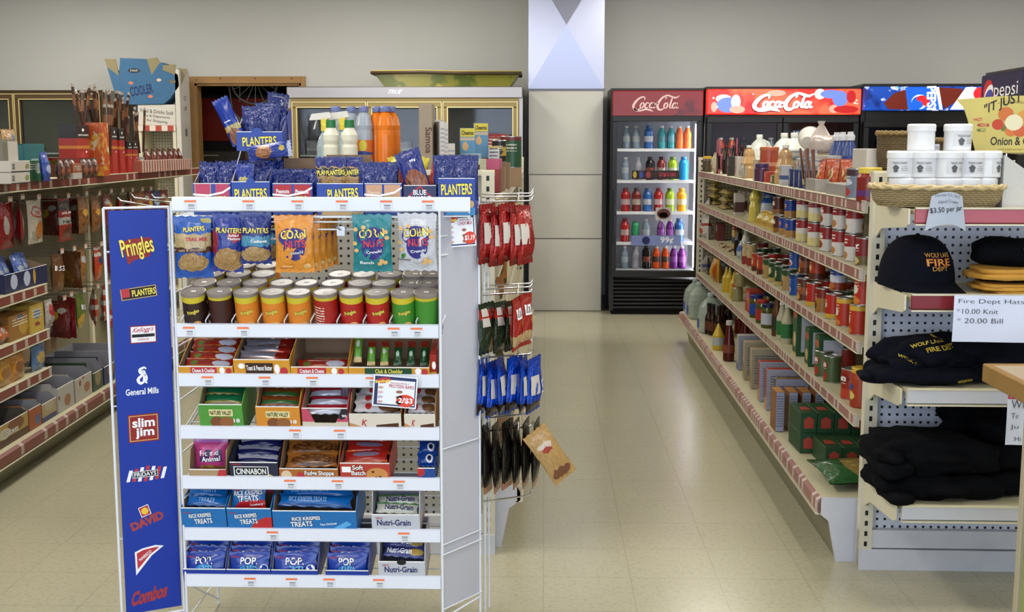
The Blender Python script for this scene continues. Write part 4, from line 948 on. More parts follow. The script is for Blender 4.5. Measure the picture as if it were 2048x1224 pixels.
f2 = pk('bag_plred', '#0f2c8a', bands=[], food=('#d8ae70', '#a87038', .55, .22, .46, .2, 26), blobs=[('#b01c24', .75, .62, .24, .09), ('#8a1030', .12, .52, .12, .2)], r=.28, mott=.35, bump=.4)
o = mkbag('nut_bag', 'dark blue peanut bag with red patch, second of the hanging nut bags', 'snack bag', px2m(64), px2m(118), .05, f2, [('T', 'PLANTERS', .05, .72, .8, .085, Ly, navy), ('T', 'Salted', .2, .64, .3, .04, wht, None), ('T', 'Peanuts', .22, .585, .36, .04, wht, None)], 4, group=HB); o['h_'] = px2m(118); hang(o, 418, 482, 426, Y=3.35, rz=.12, ry=.05)
f3 = pk('bag_plcash', '#0d2878', bands=[('#4a8fb0', .36, .55)], food=('#dcb880', '#b88c50', .5, .2, .47, .15, 26), r=.28, mott=.4, bump=.4)
o = mkbag('nut_bag', 'navy cashew bag with light blue band, third of the hanging nut bags', 'snack bag', px2m(62), px2m(104), .05, f3, [('T', 'PLANTERS', .0, .66, .8, .10, Ly, navy), ('T', 'Cashews', .1, .46, .5, .06, wht, None)], 5, group=HB); o['h_'] = px2m(104); cb = hang(o, 478, 540, 424, Y=3.35, rz=.18, ry=.02)
for k in range(2): clone(o, (o.location.x + .028 + k * .014, 3.385 + k * .03, o.location.z + .004), (0, 0, .45), 'navy cashew bag, %s of two turned aside behind the third nut bag' % ('front', 'back')[k], HB)
f4 = pk('bag_orange', '#e2922c', r=.3, mott=.25, bump=.45, blobs=[('#c9752a', .3, .10, .2, .03)])
def corn(mat, label, sub, extra, seed):
    w, h = px2m(80), px2m(115); red = M('nuts_red', '#d03a3c', .5); b2 = M('corn_blue', '#2a1f78', .4)
    pr = [('D', -.02, .62, .36, .17, b2), ('D', .02, .42, .27, .2, b2), ('T', 'CORN', .0, .68, .62, .15, Ly, b2, .08), ('T', 'NUTS', .05, .51, .5, .13, red, b2, .05), ('T', 'Crunch!', .06, .36, .38, .05, wht, b2, .12)] + extra
    if sub: pr.append(('T', sub[0], sub[1], .17 if sub[1] > -.3 else .2, .34, .05, sub[2], None))
    r = mkbag('corn_snack_bag', label, 'snack bag', w, h, .04, mat, pr, seed, group='corn snack bags hanging on the rack'); r['h_'] = h; return r
nutc = M('nut_tan', '#d9b070', .6)
co = corn(f4, 'orange corn snack bag, front one of the orange bunch under the top shelf', None, [('R', -.3, -.05, .1, .13, M('or_lt', '#f0b87a', .5)), ('D', .33, .12, .09, .05, nutc)], 11)
h_ = co['h_']; hang(co, 550, 626, 430, Y=3.345)
for k in range(4): clone(co, (co.location.x + .013 * (k + 1), 3.345 + .026 * (k + 1), co.location.z + .003 * k), (.03, 0, .1 + .12 * k), 'orange corn snack bag, %s behind the front one of its bunch' % ORD[k])
ft = pk('bag_teal', '#0f7f88', r=.28, mott=.3, bump=.35); fw = pk('bag_white', '#c9cad2', r=.3, mott=.2, bump=.4, blobs=[('#3f8a3a', .16, .28, .07, .05)])
nd = [('D', x, z, .06, .035, nutc) for x, z in ((-.4, .74), (-.2, .78), (.35, .7), (.38, .6), (-.42, .5), (-.38, .38), (.25, .2), (.33, .17), (.2, .15))]
ct_ = corn(ft, 'teal ranch corn snack bag hanging alone under the top shelf', ('Ranch', -.12, wht), nd, 12); hang(ct_, 706, 784, 428, Y=3.345)
cw = corn(fw, 'white original corn snack bag at the right end of the hang bar', ('Original', -.32, ink), nd, 13); hang(cw, 798, 874, 426, Y=3.35, rz=-.12)

# ---- cartons on the lower rack shelves
K = 'display cartons on the rack'
def put_tray(o, px0, px1, zs, y=0.0): return place(o, TF((rx(px0, zs) + rx(px1, zs)) / 2, y, .002, zs), (TLT, 0, 0))
def bars(base, zs, cx, w, n, mat, label, name='snack_bar', y0=.03, dy=.03, z0=.03, dz=.012, h=.036, t=.016, ang=-62, prints=(), jit=.05, group=None, wf=.9):
    p = mkbag(name, 'x', 'snack bar', w * wf, h, t, mat, prints, seed=int(cx * 1000) % 97, full=1.0, wr=.0012); p = Proto(p)
    for i in range(n):
        r = random.Random(i * 7 + int(cx * 999)); yy = y0 + i * dy; zz = z0 + i * dz
        l = label if n == 1 else '%s, %s row from the front' % (label, ORD[i])
        p.put(TF(cx + r.uniform(-.004, .004), yy, zz, zs), (TLT + RD(ang), r.uniform(-jit, jit), r.uniform(-jit, jit)), l, group)
ylw = pk('carton_yellow', '#d99a2e', mott=.12); dgrn = M('print_green', '#1f4a30', .5)
z = .844
redbar = pk('bar_red', '#8e1f14', bands=[('#c07828', .0, .28)], blobs=[('#5a6a2a', .2, .5, .08, .2), ('#b9b9c8', .75, .5, .18, .3)], r=.22, mott=.4)
c_ = (rx(358, z) + rx(468, z)) / 2; wd = rx(468, z) - rx(358, z)
put_tray(tray('snack_carton', 'yellow cheese cracker carton, leftmost on the second rack shelf', 'carton', wd, .2, .05, .075, ylw, card, [('R', -.28, .2, .55, .95, lor), ('T', 'Cheese & Cheddar', -.04, .76, .42, .26, wht, None), ('D', .3, .76, .05, .2, wht), ('D', .42, .72, .05, .2, lor)], group=K), 358, 468, z)
bars(None, z, c_, wd, 6, redbar, 'red cracker pack in the leftmost yellow carton', 'cracker_pack', dz=.009, group='red cracker packs')
c_ = (rx(470, z) + rx(583, z)) / 2; wd = rx(583, z) - rx(470, z)
put_tray(tray('snack_carton', 'yellow toast and peanut butter cracker carton with tall front', 'carton', wd, .2, .073, .09, ylw, card, [('R', -.29, .2, .35, .85, M('pb_brown', '#3a1c10', .5)), ('T', 'Toast & Peanut Butter', -.045, .64, .46, .22, wht, None), ('D', .27, .6, .05, .2, wht), ('D', .39, .5, .07, .17, lor), ('D', -.36, .72, .06, .12, wht)], group=K), 470, 583, z)
slv = pk('bar_silver', '#8a8794', bands=[('#6a5040', 0, .3)], blobs=[('#8e1f14', .86, .5, .14, .9)], r=.2, foil=.4, mott=.4)
bars(None, z, c_, wd, 6, slv, 'silver and red cracker pack in the tall-fronted carton', 'cracker_pack', z0=.055, dz=.008, group='silver cracker packs')
wd = rx(699, z) - rx(584, z)
put_tray(tray('snack_carton', 'nearly empty yellow cracker carton showing its brown inside', 'carton', wd, .21, .05, .11, ylw, card, [('R', -.38, .12, .55, .95, lor), ('T', 'Crackers & Cheese', -.13, .76, .42, .26, wht, None), ('D', .26, .76, .05, .2, wht), ('D', .38, .72, .05, .2, lor)], group=K), 584, 699, z)
c_ = (rx(584, z) + rx(699, z)) / 2; bars(None, z, c_, wd, 1, redbar, 'last red cracker pack lying in the nearly empty carton', 'cracker_pack', z0=.03)
wd = rx(862, z) - rx(700, z); c_ = (rx(700, z) + rx(862, z)) / 2
put_tray(tray('snack_carton', 'long yellow carton of green club and cheddar cracker packs', 'carton', wd, .17, .05, .075, ylw, card, [('R', -.3, .28, .5, .95, dgrn), ('T', "Club & Cheddar", .0, .76, .34, .26, Ly, None), ('D', .36, .76, .04, .2, wht), ('D', .44, .72, .04, .2, lor)], group=K), 700, 862, z)
gb = pk('pack_green', '#5f9a2e', bands=[('#8a2a14', .72, 1.0), ('#d0b070', 0, .16)], blobs=[('#c8d0c0', .5, .55, .22, .1)], r=.25, mott=.25); gb2 = pk('pack_dgreen', '#1d4a20', bands=[('#8a2a14', .72, 1.0)], blobs=[('#a8c0b0', .5, .45, .2, .12)], r=.25, mott=.25)
for i in range(6):
    o = mkbag('cracker_pack', '%s green cracker pack, %s in the long yellow carton' % ('light' if i < 3 else 'dark', ORD[i] + ' from left'), 'cracker pack', .024, .075 if i else .1, .022, gb if i < 3 else gb2, (), 30 + i, 1.0, 'green cracker packs')
    place(o, TF(c_ - wd * .42 + i * wd * .166, .05, .035 if i else .045, z), (TLT - .75, 0, 0))
o = carton('snack_carton', 'narrow red carton at the right end of the second rack shelf', 'carton', .019, .12, .085, M('carton_red', '#9c2216', .5), [('D', .1, .62, .3, .15, wht), ('R', -.5, .5, .30, .38, ylw)]); place(o, TF(rx(869, z), .01, .002, z), (TLT, 0, 0))
z = .687
def tray_auto(name, label, px0, px1, zs, hf, hb, d, outer, inner, prints, **k):
    wd = rx(px1, zs) - rx(px0, zs); o = tray(name, label, 'carton', wd, d, hf, hb, outer, inner, prints, group=K, **k); put_tray(o, px0, px1, zs); return (rx(px0, zs) + rx(px1, zs)) / 2, wd
nvy = M('nv_cream', '#e8dfa0', .5); nvb = M('nv_brown', '#7a4826', .6)
nvp = lambda: [('D', -.1, .42, .16, .18, nvb), ('D', .12, .42, .16, .18, M('nv_brown2', '#8f5a30', .6)), ('R', -.27, .27, .62, .84, nvy), ('T', 'NATURE VALLEY', 0, .73, .5, .15, M('nv_ink', '#2a2a18', .5), None), ('T', '18', .35, .48, .14, .13, wht, None)]
c_, wd = tray_auto('bar_carton', 'green granola bar carton, leftmost on the third rack shelf', 402, 490, z, .098, .12, .17, pk('nv_green', '#4f9a3c', mott=.15), card, nvp(), slope=.3)
bars(None, z, c_, wd, 4, pk('bar_dkgreen', '#12603a', bands=[('#8a7a30', .1, .3)], r=.22, mott=.5), 'dark green granola bar in the green carton', 'granola_bar', z0=.085, dz=.01, dy=.032, group='green granola bars')
c_, wd = tray_auto('bar_carton', 'orange granola bar carton beside the green one', 516, 604, z, .092, .12, .17, pk('nv_orange', '#d98e2c', mott=.15), card, nvp(), slope=.3)
bars(None, z, c_, wd, 4, pk('bar_amber', '#7a3a14', bands=[('#2f5a2a', .2, .5)], r=.22, mott=.5), 'brown and green granola bar in the orange carton', 'granola_bar', z0=.08, dz=.011, dy=.032, group='brown granola bars')
c_, wd = tray_auto('bar_carton', 'pink and white protein bar carton with notched front', 608, 700, z, .088, .125, .17, pk('carton_pink', '#c84a66', bands=[('#d8cdb8', .0, .35)], blobs=[('#1a1a30', .86, .62, .14, .2)], mott=.1), card, [('T', '90', .42, .72, .1, .1, wht, None), ('D', .38, .2, .1, .12, M('oat', '#d8c8a0'))], notch=True)
bars(None, z, c_, wd, 4, pk('bar_pinkw', '#b8b8c4', bands=[('#c02a3a', .5, .9)], r=.2, foil=.2, mott=.3), 'white and red protein bar in the pink carton', 'protein_bar', z0=.055, dz=.012, dy=.034, group='white protein bars')
o = mkbag('protein_bar', 'purple-tipped bar standing up at the right of the pink carton', 'snack bar', .03, .1, .014, pk('bar_purp', '#6a5a6a', bands=[('#8a6ac0', .7, 1)], r=.2, mott=.3), (), 9); place(o, TF(c_ + wd * .32, .09, .05, z), (TLT - .15, .1, 0))
kt = M('kcarton', '#c08a50', .6, var=.1)
for px0, px1, lb in ((702, 806, 'tan carton of cereal bars under the tilted price card'), (812, 874, 'tan carton of cereal bars at the right end of the third rack shelf')):
    c_, wd = tray_auto('bar_carton', lb, px0, px1, z, .07, .11, .17, kt, card, [('P', [(-.1, .3), (.5, .45), (.5, 1), (-.5, 1), (-.5, .6)], M('kwhite', '#d8cfc0', .5)), ('T', 'K', -.2, .6, .1, .3, lor, None, -.2), ('P', [(.0, .2), (.45, .3), (.45, .6), (.02, .5)], brown)], slope=.35)
    bars(None, z, c_, wd, 4, pk('bar_kwhite', '#cfc6c4', food=('#9a6a40', '#6a3a20', .75, .5, .24, .4, 12), blobs=[('#c03030', .3, .5, .07, .3)], r=.22, mott=.3), 'white cereal bar in the %s carton' % ('tan middle' if px0 < 800 else 'rightmost tan'), 'cereal_bar', z0=.06, dz=.01, dy=.033, jit=.14, group='white cereal bars')
z = .535
c_, wd = tray_auto('snack_carton', 'low tan carton holding the pink cookie bag', 380, 455, z, .05, .1, .15, M('carton_tan', '#a98f6c', .7), card, [('P', [(.2, .3), (.5, .3), (.5, 1), (.32, 1)], lor)], slope=.2)
o = mkbag('cookie_bag', 'pink frosted animal cookie bag standing in the low tan carton', 'snack bag', .105, .115, .045, pk('bag_pink', '#c0407e', bands=[('#b070b8', .84, 1.01)], food=('#d8a050', '#7a3a30', .5, .14, .4, .14, 9), r=.25, mott=.3), [('R', -.3, .32, .36, .68, M('fa_purple', '#3a1c50', .4)), ('T', 'Frosted', -.02, .60, .52, .13, wht, None, .06), ('T', 'Animal', .02, .44, .52, .13, wht, None, .06)], 21); place(o, TF(c_ - .002, .05, .012, z), (TLT - .2, 0, .05))
c_, wd = tray_auto('bar_carton', 'navy cinnamon bar carton on the fourth rack shelf', 463, 560, z, .075, .09, .16, pk('carton_navy', '#1a2040', blobs=[('#2a6ab8', .3, .12, .2, .25), ('#c8b080', .68, .15, .25, .3)], mott=.15), M('inner_navy', '#28304a', .6), [('R', -.42, .3, .4, .82, wht), ('R', -.4, .28, .43, .79, ink), ('T', 'CINNABON', -.06, .61, .62, .26, wht, None), ('T', "Kellogg's", -.35, .92, .2, .1, lor, None)], slope=.4)
bars(None, z, c_, wd, 4, pk('bar_navy', '#151b52', bands=[('#a8a8b8', .55, 1)], r=.2, mott=.3), 'navy and silver bar in the cinnamon carton', 'snack_bar', z0=.05, dz=.012, dy=.034, jit=.12, group='navy cinnamon bars')
c_, wd = tray_auto('cookie_carton', 'orange-brown fudge cookie carton on the fourth rack shelf', 562, 680, z, .055, .1, .17, pk('carton_fudge', '#b0682a', mott=.2), card, [('D', -.38, .6, .09, .3, M('keeb', '#d8c0a0')), ('D', -.14, .55, .07, .25, lor), ('T', 'Fudge Shoppe', .18, .72, .5, .36, wht, brown, .0)], slope=.5)
fud = pk('pack_fudge', '#9a5a22', food=('#5a2a10', '#b07840', .55, .4, .45, .35, 11), bands=[('#b07030', .75, 1)], r=.22, mott=.35)
bars(None, z, c_, wd, 3, fud, 'striped fudge cookie pack in the orange-brown carton', 'cookie_pack', y0=.03, dy=.045, z0=.045, dz=.018, h=.055, t=.022, group='fudge cookie packs')
c_, wd = tray_auto('cookie_carton', 'red soft-baked cookie carton on the fourth rack shelf', 684, 784, z, .075, .09, .17, pk('carton_softred', '#b83a2c', mott=.15), card, [('D', .24, .5, .22, .3, M('cookie', '#c88a4a')), ('D', .16, .62, .03, .05, brown), ('D', .3, .4, .03, .05, brown), ('D', .22, .38, .02, .05, brown), ('R', -.46, -.28, .6, .85, wht), ('T', 'Soft', -.14, .82, .22, .2, wht, brown), ('T', 'Batch', -.13, .58, .28, .2, wht, brown)], slope=.5)
bars(None, z, c_, wd, 4, pk('pack_softred', '#9e1f18', bands=[('#c85a30', .0, .2)], blobs=[('#7a6a80', .5, .6, .3, .2)], r=.2, mott=.4), 'red foil cookie pack in the red carton', 'cookie_pack', z0=.06, dz=.013, dy=.036, h=.045, t=.02, group='red cookie packs')
c_, wd = tray_auto('cookie_carton', 'blue sandwich cookie carton at the right end of the fourth rack shelf', 839, 874, z, .06, .08, .15, pk('carton_oreo', '#124a98', blobs=[('#c02a30', .15, .6, .25, .2)], mott=.2), card, [('T', 'OR', .1, .3, .7, .4, wht, navy)])
for i in range(3):
    o = mkbag('cookie_pack', 'blue sandwich cookie pack, %s in the pile at the right end' % ('lowest', 'middle', 'highest')[i], 'snack bag', .06, .045, .028, pk('pack_oreo', '#0c3a8a', blobs=[('#d8d8e0', .6, .5, .18, .3), ('#0a1a4a', .6, .5, .1, .18)], r=.18, mott=.4), (), 41 + i, group='blue cookie packs'); place(o, TF(c_ + .0, .03 + i * .035, .05 + i * .02, z), (TLT - .9, .08 * i, .05))
z = .377
rkb = pk('carton_rkblue', '#1170b8', mott=.15); rkr = pk('carton_rkred', '#1170b8', blobs=[('#c0262c', .95, .1, .45, .5)], mott=.15)
def rkprint(red=False, ww=.5): return [('T', 'RICE KRISPIES', -.08, .74, ww, .14, wht, navy, .1), ('T', 'TREATS', -.02, .54, ww * .8, .18, wht, navy, .1), ('T', "Kellogg's", -.36, .84, .16, .07, lor, None), ('T', 'Strawberry' if red else 'The Original', .3, .18, .3, .1, wht, None, .12)]
trb = pk('bar_rkblue', '#0e62ae', r=.18, mott=.5, bands=[('#0a4a8a', 0, .2)])
c_, wd = tray_auto('bar_carton', 'bright blue crispy treat carton, leftmost on the fifth rack shelf', 367, 457, z, .095, .11, .17, rkb, card, rkprint(), notch=False, slope=.3)
bars(None, z, c_, wd, 4, trb, 'blue crispy treat bar in the leftmost blue carton', 'treat_bar', z0=.085, dz=.012, dy=.033, prints=[('T', 'TREATS', .0, .5, .4, .35, M('rk_faint', '#8ab0d8'), None)], group='blue treat bars')
c_, wd = tray_auto('bar_carton', 'blue and red strawberry treat carton on the fifth rack shelf', 459, 548, z, .095, .11, .17, rkr, card, rkprint(True), slope=.3)
o = mkbag('treat_bar', 'blue and red strawberry treat pack resting on top of its carton', 'snack bag', .105, .072, .03, pk('pack_rkred', '#1668b0', blobs=[('#c0262c', .7, .0, .6, .38), ('#c83038', .15, .85, .12, .12)], r=.2, mott=.2), [('T', 'RICE KRISPIES', 0, .66, .8, .2, wht, navy, .06), ('T', 'TREATS', .0, .42, .6, .24, wht, navy, .06), ('T', 'Strawberry', .25, .17, .36, .12, wht, None, .1)], 44); place(o, TF(c_ - .01, .035, .075, z), (TLT - .5, .0, 0))
bars(None, z, c_, wd, 3, pk('bar_rkred', '#8a2a3a', bands=[('#0e62ae', .5, 1)], r=.2, mott=.4), 'red and blue treat bar behind the strawberry pack', 'treat_bar', y0=.08, z0=.10, dz=.012, dy=.03, group='strawberry treat bars')
c_, wd = tray_auto('bar_carton', 'wide bright blue crispy treat carton on the fifth rack shelf', 550, 718, z, .088, .115, .18, rkb, card, [('P', [(-.36, .25), (.2, .1), (.44, .5), (.38, .62), (.15, .22), (-.3, .36)], M('rk_line', '#5aa8e0')), ('T', 'TREATS', -.16, .5, .26, .2, wht, navy, .06), ('T', 'RICE KRISPIES', -.1, .72, .34, .14, wht, navy, .06), ('T', 'The Original', .16, .5, .2, .1, wht, None, .12)], slope=.25)
bars(None, z, c_, wd, 4, trb, 'long blue crispy treat bar in the wide carton', 'treat_bar', z0=.085, dz=.014, dy=.034, h=.042, t=.022, prints=[('T', 'RICE KRISPIES TREATS', -.1, .5, .5, .4, M('rk_faint', '#8ab0d8'), None)], group='long blue treat bars')
nut_i = M('carton_inner_grey', '#8e8f9a', .7)
c_, wd = tray_auto('bar_carton', 'white fruit bar carton with grey inside on the fifth rack shelf', 748, 844, z, .078, .14, .14, pk('carton_ngw', '#c9ccd6', blobs=[('#3f8a3a', .3, .1, .4, .1), ('#c8906a', .85, .02, .25, .2)], mott=.05), nut_i, [('T', 'Nutri-Grain', -.04, .66, .7, .26, M('ng_navy', '#1c2460', .5), None), ('T', "Kellogg's", -.34, .85, .14, .1, lor, None)], slope=.3)
bars(None, z, c_, wd, 2, pk('bar_ngw', '#c8c8b8', bands=[('#4a8a4a', .8, 1)], r=.25, mott=.2), 'white fruit bar in the white carton', 'fruit_bar', z0=.065, dz=.01, prints=[('T', 'Nutri-Grain', .05, .5, .66, .5, navy, None)], group='white fruit bars')
z = .233
ptb = pk('pt_blue', '#0a379c', food=('#a8703a', '#7a4a22', .45, .06, .3, .22, 9), blobs=[('#1a90d8', .5, .3, .22, .22)], r=.25, mott=.25)
ptr = pk('pt_red', '#0a379c', food=('#c8303a', '#d88a60', .3, .1, .28, .24, 9), blobs=[('#d8a8a0', .55, .1, .2, .2)], r=.25, mott=.25)
for i, (a, b, m_) in enumerate(((368, 455, ptb), (456, 545, pk('pt_cyan', '#0a379c', blobs=[('#2aa0e0', .5, .25, .25, .25), ('#8ac8f0', .2, .1, .12, .1)], r=.25, mott=.25)), (546, 640, ptr), (655, 742, ptb))):
    wd = rx(b, z) - rx(a, z); c_ = (rx(a, z) + rx(b, z)) / 2; w2 = ('leftmost', 'second', 'third', 'fourth')[i]
    o = tray('pastry_carton', 'grey-lined toaster pastry carton, %s on the bottom rack shelf' % w2, 'carton', wd, .17, .045, .12, pk('carton_pt', '#0a379c', mott=.1), nut_i, slope=.5, group=K, sidef=.9); put_tray(o, a, b, z)
    pr = Proto(mkbag('toaster_pastry', 'x', 'snack bag', wd * .93, .075, .022, m_, [('T', 'POP.', .0, .66, .42, .28, wht, navy), ('T', 'tarts', .04, .4, .34, .22, M('pt_ltblue', '#7ac0f0'), navy), ('T', "Kellogg's", -.34, .8, .2, .1, lor, None)] + ([('D', .36, .35, .1, .18, wht), ('D', .36, .35, .085, .155, M('pt_b2', '#0a379c'))] if i in (1, 2) else []), 50 + i))
    for k in range(5): pr.put(TF(c_ + random.uniform(-.003, .003), .008 + k * .022, .016 + k * .007, z), (TLT - .42, 0, random.uniform(-.03, .03)), 'blue toaster pastry pack, %s from the front in the %s carton' % (ORD[k], w2), 'blue toaster pastry packs')
c_, wd = tray_auto('bar_carton', 'white and blue fruit bar carton at the right of the bottom shelf', 762, 855, z, .078, .14, .15, pk('carton_ngb', '#c9ccd6', bands=[('#2a4aa0', -.1, .14)], blobs=[('#c8906a', .85, .0, .25, .16)], mott=.05), nut_i, [('T', 'Nutri-Grain', -.02, .66, .7, .26, M('ng_navy', '#1c2460', .5), None), ('T', "Kellogg's", -.34, .85, .14, .1, lor, None), ('D', 0, .98, .1, .12, ink)], slope=.3)
bars(None, z, c_, wd, 3, pk('bar_ngb', '#3a4080', blobs=[('#b89a50', .8, .5, .18, .3)], r=.25, mott=.2), 'navy fruit bar in the white and blue carton', 'fruit_bar', z0=.075, dz=.014, jit=.1, prints=[('T', 'Nutri-Grain', -.1, .5, .6, .5, wht, None)], group='navy fruit bars')

# ---- cartons of nut bags on top of the rack
TB = RTOP - .052
def ttop(label, px0, px1, hf, hb, outer, prints, d=.16, y=.012, zb=TB, inner=card, **k):
    wd = XA(px1, 3.36, 1.4) - XA(px0, 3.36, 1.4); o = tray('nut_carton', label, 'carton', wd, d, hf, hb, outer, inner, prints, group='nut cartons on top of the rack', **k)
    place(o, ((XA(px0, 3.36, 1.4) + XA(px1, 3.36, 1.4)) / 2, RY + y, zb)); return o.location.x, wd
plb = pk('carton_plblue', '#0b3c9e', mott=.12); nutbot = lambda: []
plk = M('pl_out', '#10164a', .5)
def PT(cx, cz, w, h): return ('T', 'PLANTERS', cx, cz, w, h, Ly, plk, .03)
bluebag = pk('bag_plblue', '#08246e', blobs=[('#b8a850', .6, .2, .12, .05)], r=.16, mott=.9, bump=.9)
bluebag99 = pk('bag_plblue99', '#082672', r=.16, mott=.8, bump=.9)
bp = Proto(mkbag('nut_bag', 'x', 'snack bag', .075, .13, .045, bluebag, (), 61))
b9 = Proto(mkbag('nut_bag', 'x', 'snack bag', .082, .13, .045, bluebag99, [('T', '99¢', .1, .35, .2, .07, wht, None, .1), ('D', -.2, .05, .25, .06, M('nb_y', '#a8a040'))], 62))
whitearc = ('P', [(-.5, .62), (-.1, .58), (.3, .68), (.5, .84), (.5, .9), (.28, .74), (-.1, .64), (-.5, .68)], W_)
pinkp = M('pl_pink', '#b8405e', .5); redp = M('pl_red', '#b02a34', .5); tanp = M('pl_tan', '#c89a78', .5)
x, wd = ttop('blue nut carton with two pink panels, leftmost on top of the rack', 380, 456, .09, .13, plb, [('R', -.46, -.02, .5, .98, tanp), ('R', -.44, -.04, .66, .98, pinkp), ('R', .1, .46, .55, .98, pinkp), whitearc, ('T', 'PLANTERS', .06, .47, .62, .24, Ly, plk, .05)], slope=.5)
for i, (dx, dy, rz_, ry_) in enumerate(((-.022, .05, .3, .1), (.02, .06, -.2, -.05), (.0, .1, .1, .15))): bp.put((x + dx, RY + .012 + dy, TB + .02), (-.12, ry_, rz_), 'shiny blue nut bag, %s in the leftmost carton' % side(i, 3), 'blue nut bags on top of the rack')
x, wd = ttop('blue nut carton lettered in yellow, second from the left atop the rack', 458, 536, .095, .19, plb, [PT(.0, .64, .84, .3), ('D', .0, .95, .12, .16, plb), ('P', [(-.3, .0), (-.3, .2), (0, .38), (.3, .2), (.3, .0)], M('pl_cream', '#d8b070', .5)), ('P', [(-.5, .2), (-.35, .4), (-.3, .38), (-.45, .1)], W_)], slope=.75)
x2 = x
nutb = pk('bag_nutwin', '#0a2f90', food=('#c07a38', '#8a3f1c', .5, .3, .33, .26, 9), blobs=[('#b8a860', .5, .62, .3, .08)], r=.2, mott=.4, bump=.4)
o = mkbag('nut_bag', 'blue nut bag with mixed nut picture, upright in the second carton', 'snack bag', .055, .125, .035, nutb, (), 63); place(o, (x - .022, RY + .035, TB + .02), (-.05, 0, .05))
for i, (dx, dy, rz_) in enumerate(((.018, .04, -.1), (-.035, .075, .3), (.04, .08, -.3))): bp.put((x + dx, RY + .012 + dy, TB + .025), (-.1, 0, rz_), 'shiny blue nut bag, %s of three behind the pictured bag' % ('front', 'left', 'right')[i], 'blue nut bags on top of the rack')
zt2 = TB + .19
x, wd = ttop('blue nut carton stacked high on the second carton, brown back showing', 466, 560, .055, .125, plb, [('T', 'PLANTERS', .0, .5, .74, .48, Ly, plk, .04), ('D', -.05, .95, .12, .25, plb)], d=.13, y=.04, zb=zt2 - .008, slope=.8, sidef=.9)
for i, (dx, dy, dz, rx_, ry_, rz_) in enumerate(((-.03, .05, .01, 0, .05, .1), (.012, .05, .02, -.05, .02, 0), (.045, .07, .0, 0, -.1, -.5), (.028, .085, .05, 0, .1, .8))): bp.put((x + dx, RY + .04 + dy, zt2 + dz - .02), (rx_, ry_, rz_), 'shiny blue nut bag, %s in the high stacked carton' % ORD[i] + ' from left', 'blue nut bags on top of the rack')
o = mkbag('nut_bag', 'blue and yellow nut bag leaning left out of the high carton', 'snack bag', .048, .14, .02, pk('bag_lean', '#0a2f90', bands=[('#b0a060', .3, .42)], food=('#b87a50', '#7a3a1c', .5, .15, .4, .2, 9), r=.2, mott=.35), [('R', -.3, .1, .5, .52, W_)], 66); place(o, (XA(477, 3.4, 1.5), RY + .05, PXY(477, 279, 3.4).z - .012), (0, -.42, 0))
o = mkbag('nut_bag', 'blue nut bag lying on its side below the high carton, silver end right', 'snack bag', .045, .125, .032, pk('bag_lying', '#0a2f90', bands=[('#b8bcd0', .9, 1.01)], food=('#d08a48', '#a0522a', .5, .38, .42, .18, 10), blobs=[('#c8b050', .4, .78, .2, .05)], r=.18, mott=.35, bump=.5), (), 67); place(o, (XA(492, 3.36, 1.45), RY + .02, PXY(492, 308, 3.37).z), (0, RD(82), 0))
x, wd = ttop('blue peanut carton with two red panels and tall brown back', 541, 622, .09, .16, plb, [('R', -.46, -.02, .45, .96, redp), ('R', .04, .46, .48, .96, redp), ('T', 'Peanuts', -.24, .75, .32, .13, wht, None), ('T', 'Peanuts', .24, .74, .32, .13, wht, None), whitearc, ('T', 'PLANTERS', .06, .47, .6, .24, Ly, plk, .05)], slope=.85, sidef=.4)
for i, (dx, dy, rz_) in enumerate(((-.035, .04, .3), (.0, .05, 0), (.04, .05, -.3))): bp.put((x + dx, RY + .012 + dy, TB - .0), (-.1, 0, rz_), 'shiny blue nut bag, %s in the red-panelled carton' % side(i, 3), 'blue nut bags on top of the rack')
x, wd = ttop('blue and tan nut carton holding tall bags, middle of the rack top', 631, 725, .09, .17, plb, [('P', [(-.42, .0), (-.3, .3), (.0, .44), (.5, .38), (.5, .0)], M('pl_sand', '#d0a468', .5)), ('T', 'PLANTERS', .06, .68, .66, .32, Ly, plk, .06), ('P', [(-.5, .36), (-.3, .5), (.5, .46), (.5, .5), (-.3, .56), (-.5, .42)], W_)], slope=.9, sidef=.7)
tall = pk('bag_tall', '#b8945c', bands=[('#101c70', .80, 1.01), ('#1a1a30', .62, .78)], food=('#c89a58', '#a07038', .5, .4, .5, .2, 14), r=.25, mott=.35, bump=.3)
tp = Proto(mkbag('nut_bag', 'x', 'snack bag', .062, .15, .035, tall, [('T', 'PLANTERS', .0, .70, .86, .1, Ly, plk, .06)], 68))
for i, (dx, dy, rz_, ry_) in enumerate(((-.048, .05, .2, 0), (-.018, .035, .05, 0), (.034, .04, -.1, -.04), (.0, .075, .0, .03))): tp.put((x + dx, RY + .012 + dy, TB + .015), (-.05, ry_, rz_), 'tall navy and tan nut bag, %s in the blue and tan carton' % ('left', 'centre', 'right', 'rear')[i], 'tall nut bags on top of the rack')
x, wd = ttop('low blue carton with two tan panels, holding small nut bags', 727, 803, .09, .135, plb, [('R', -.46, -.03, .5, .96, tanp), ('R', .03, .46, .5, .96, tanp), ('T', 'Peanuts', -.24, .72, .3, .1, M('tl', '#e8d0b8'), None), whitearc, ('T', 'PLANTERS', .06, .47, .6, .24, Ly, plk, .05)], slope=.9, sidef=.3)
for i, (dx, dy, rz_) in enumerate(((-.03, .03, .1), (.005, .04, -.1))): clone(b9.o, (x + dx - .005, RY + .012 + dy, TB + .02), (-.05, 0, rz_), 'small blue 99 cent nut bag, %s in the tan-panelled carton' % side(i, 2), 'blue 99 cent nut bags')
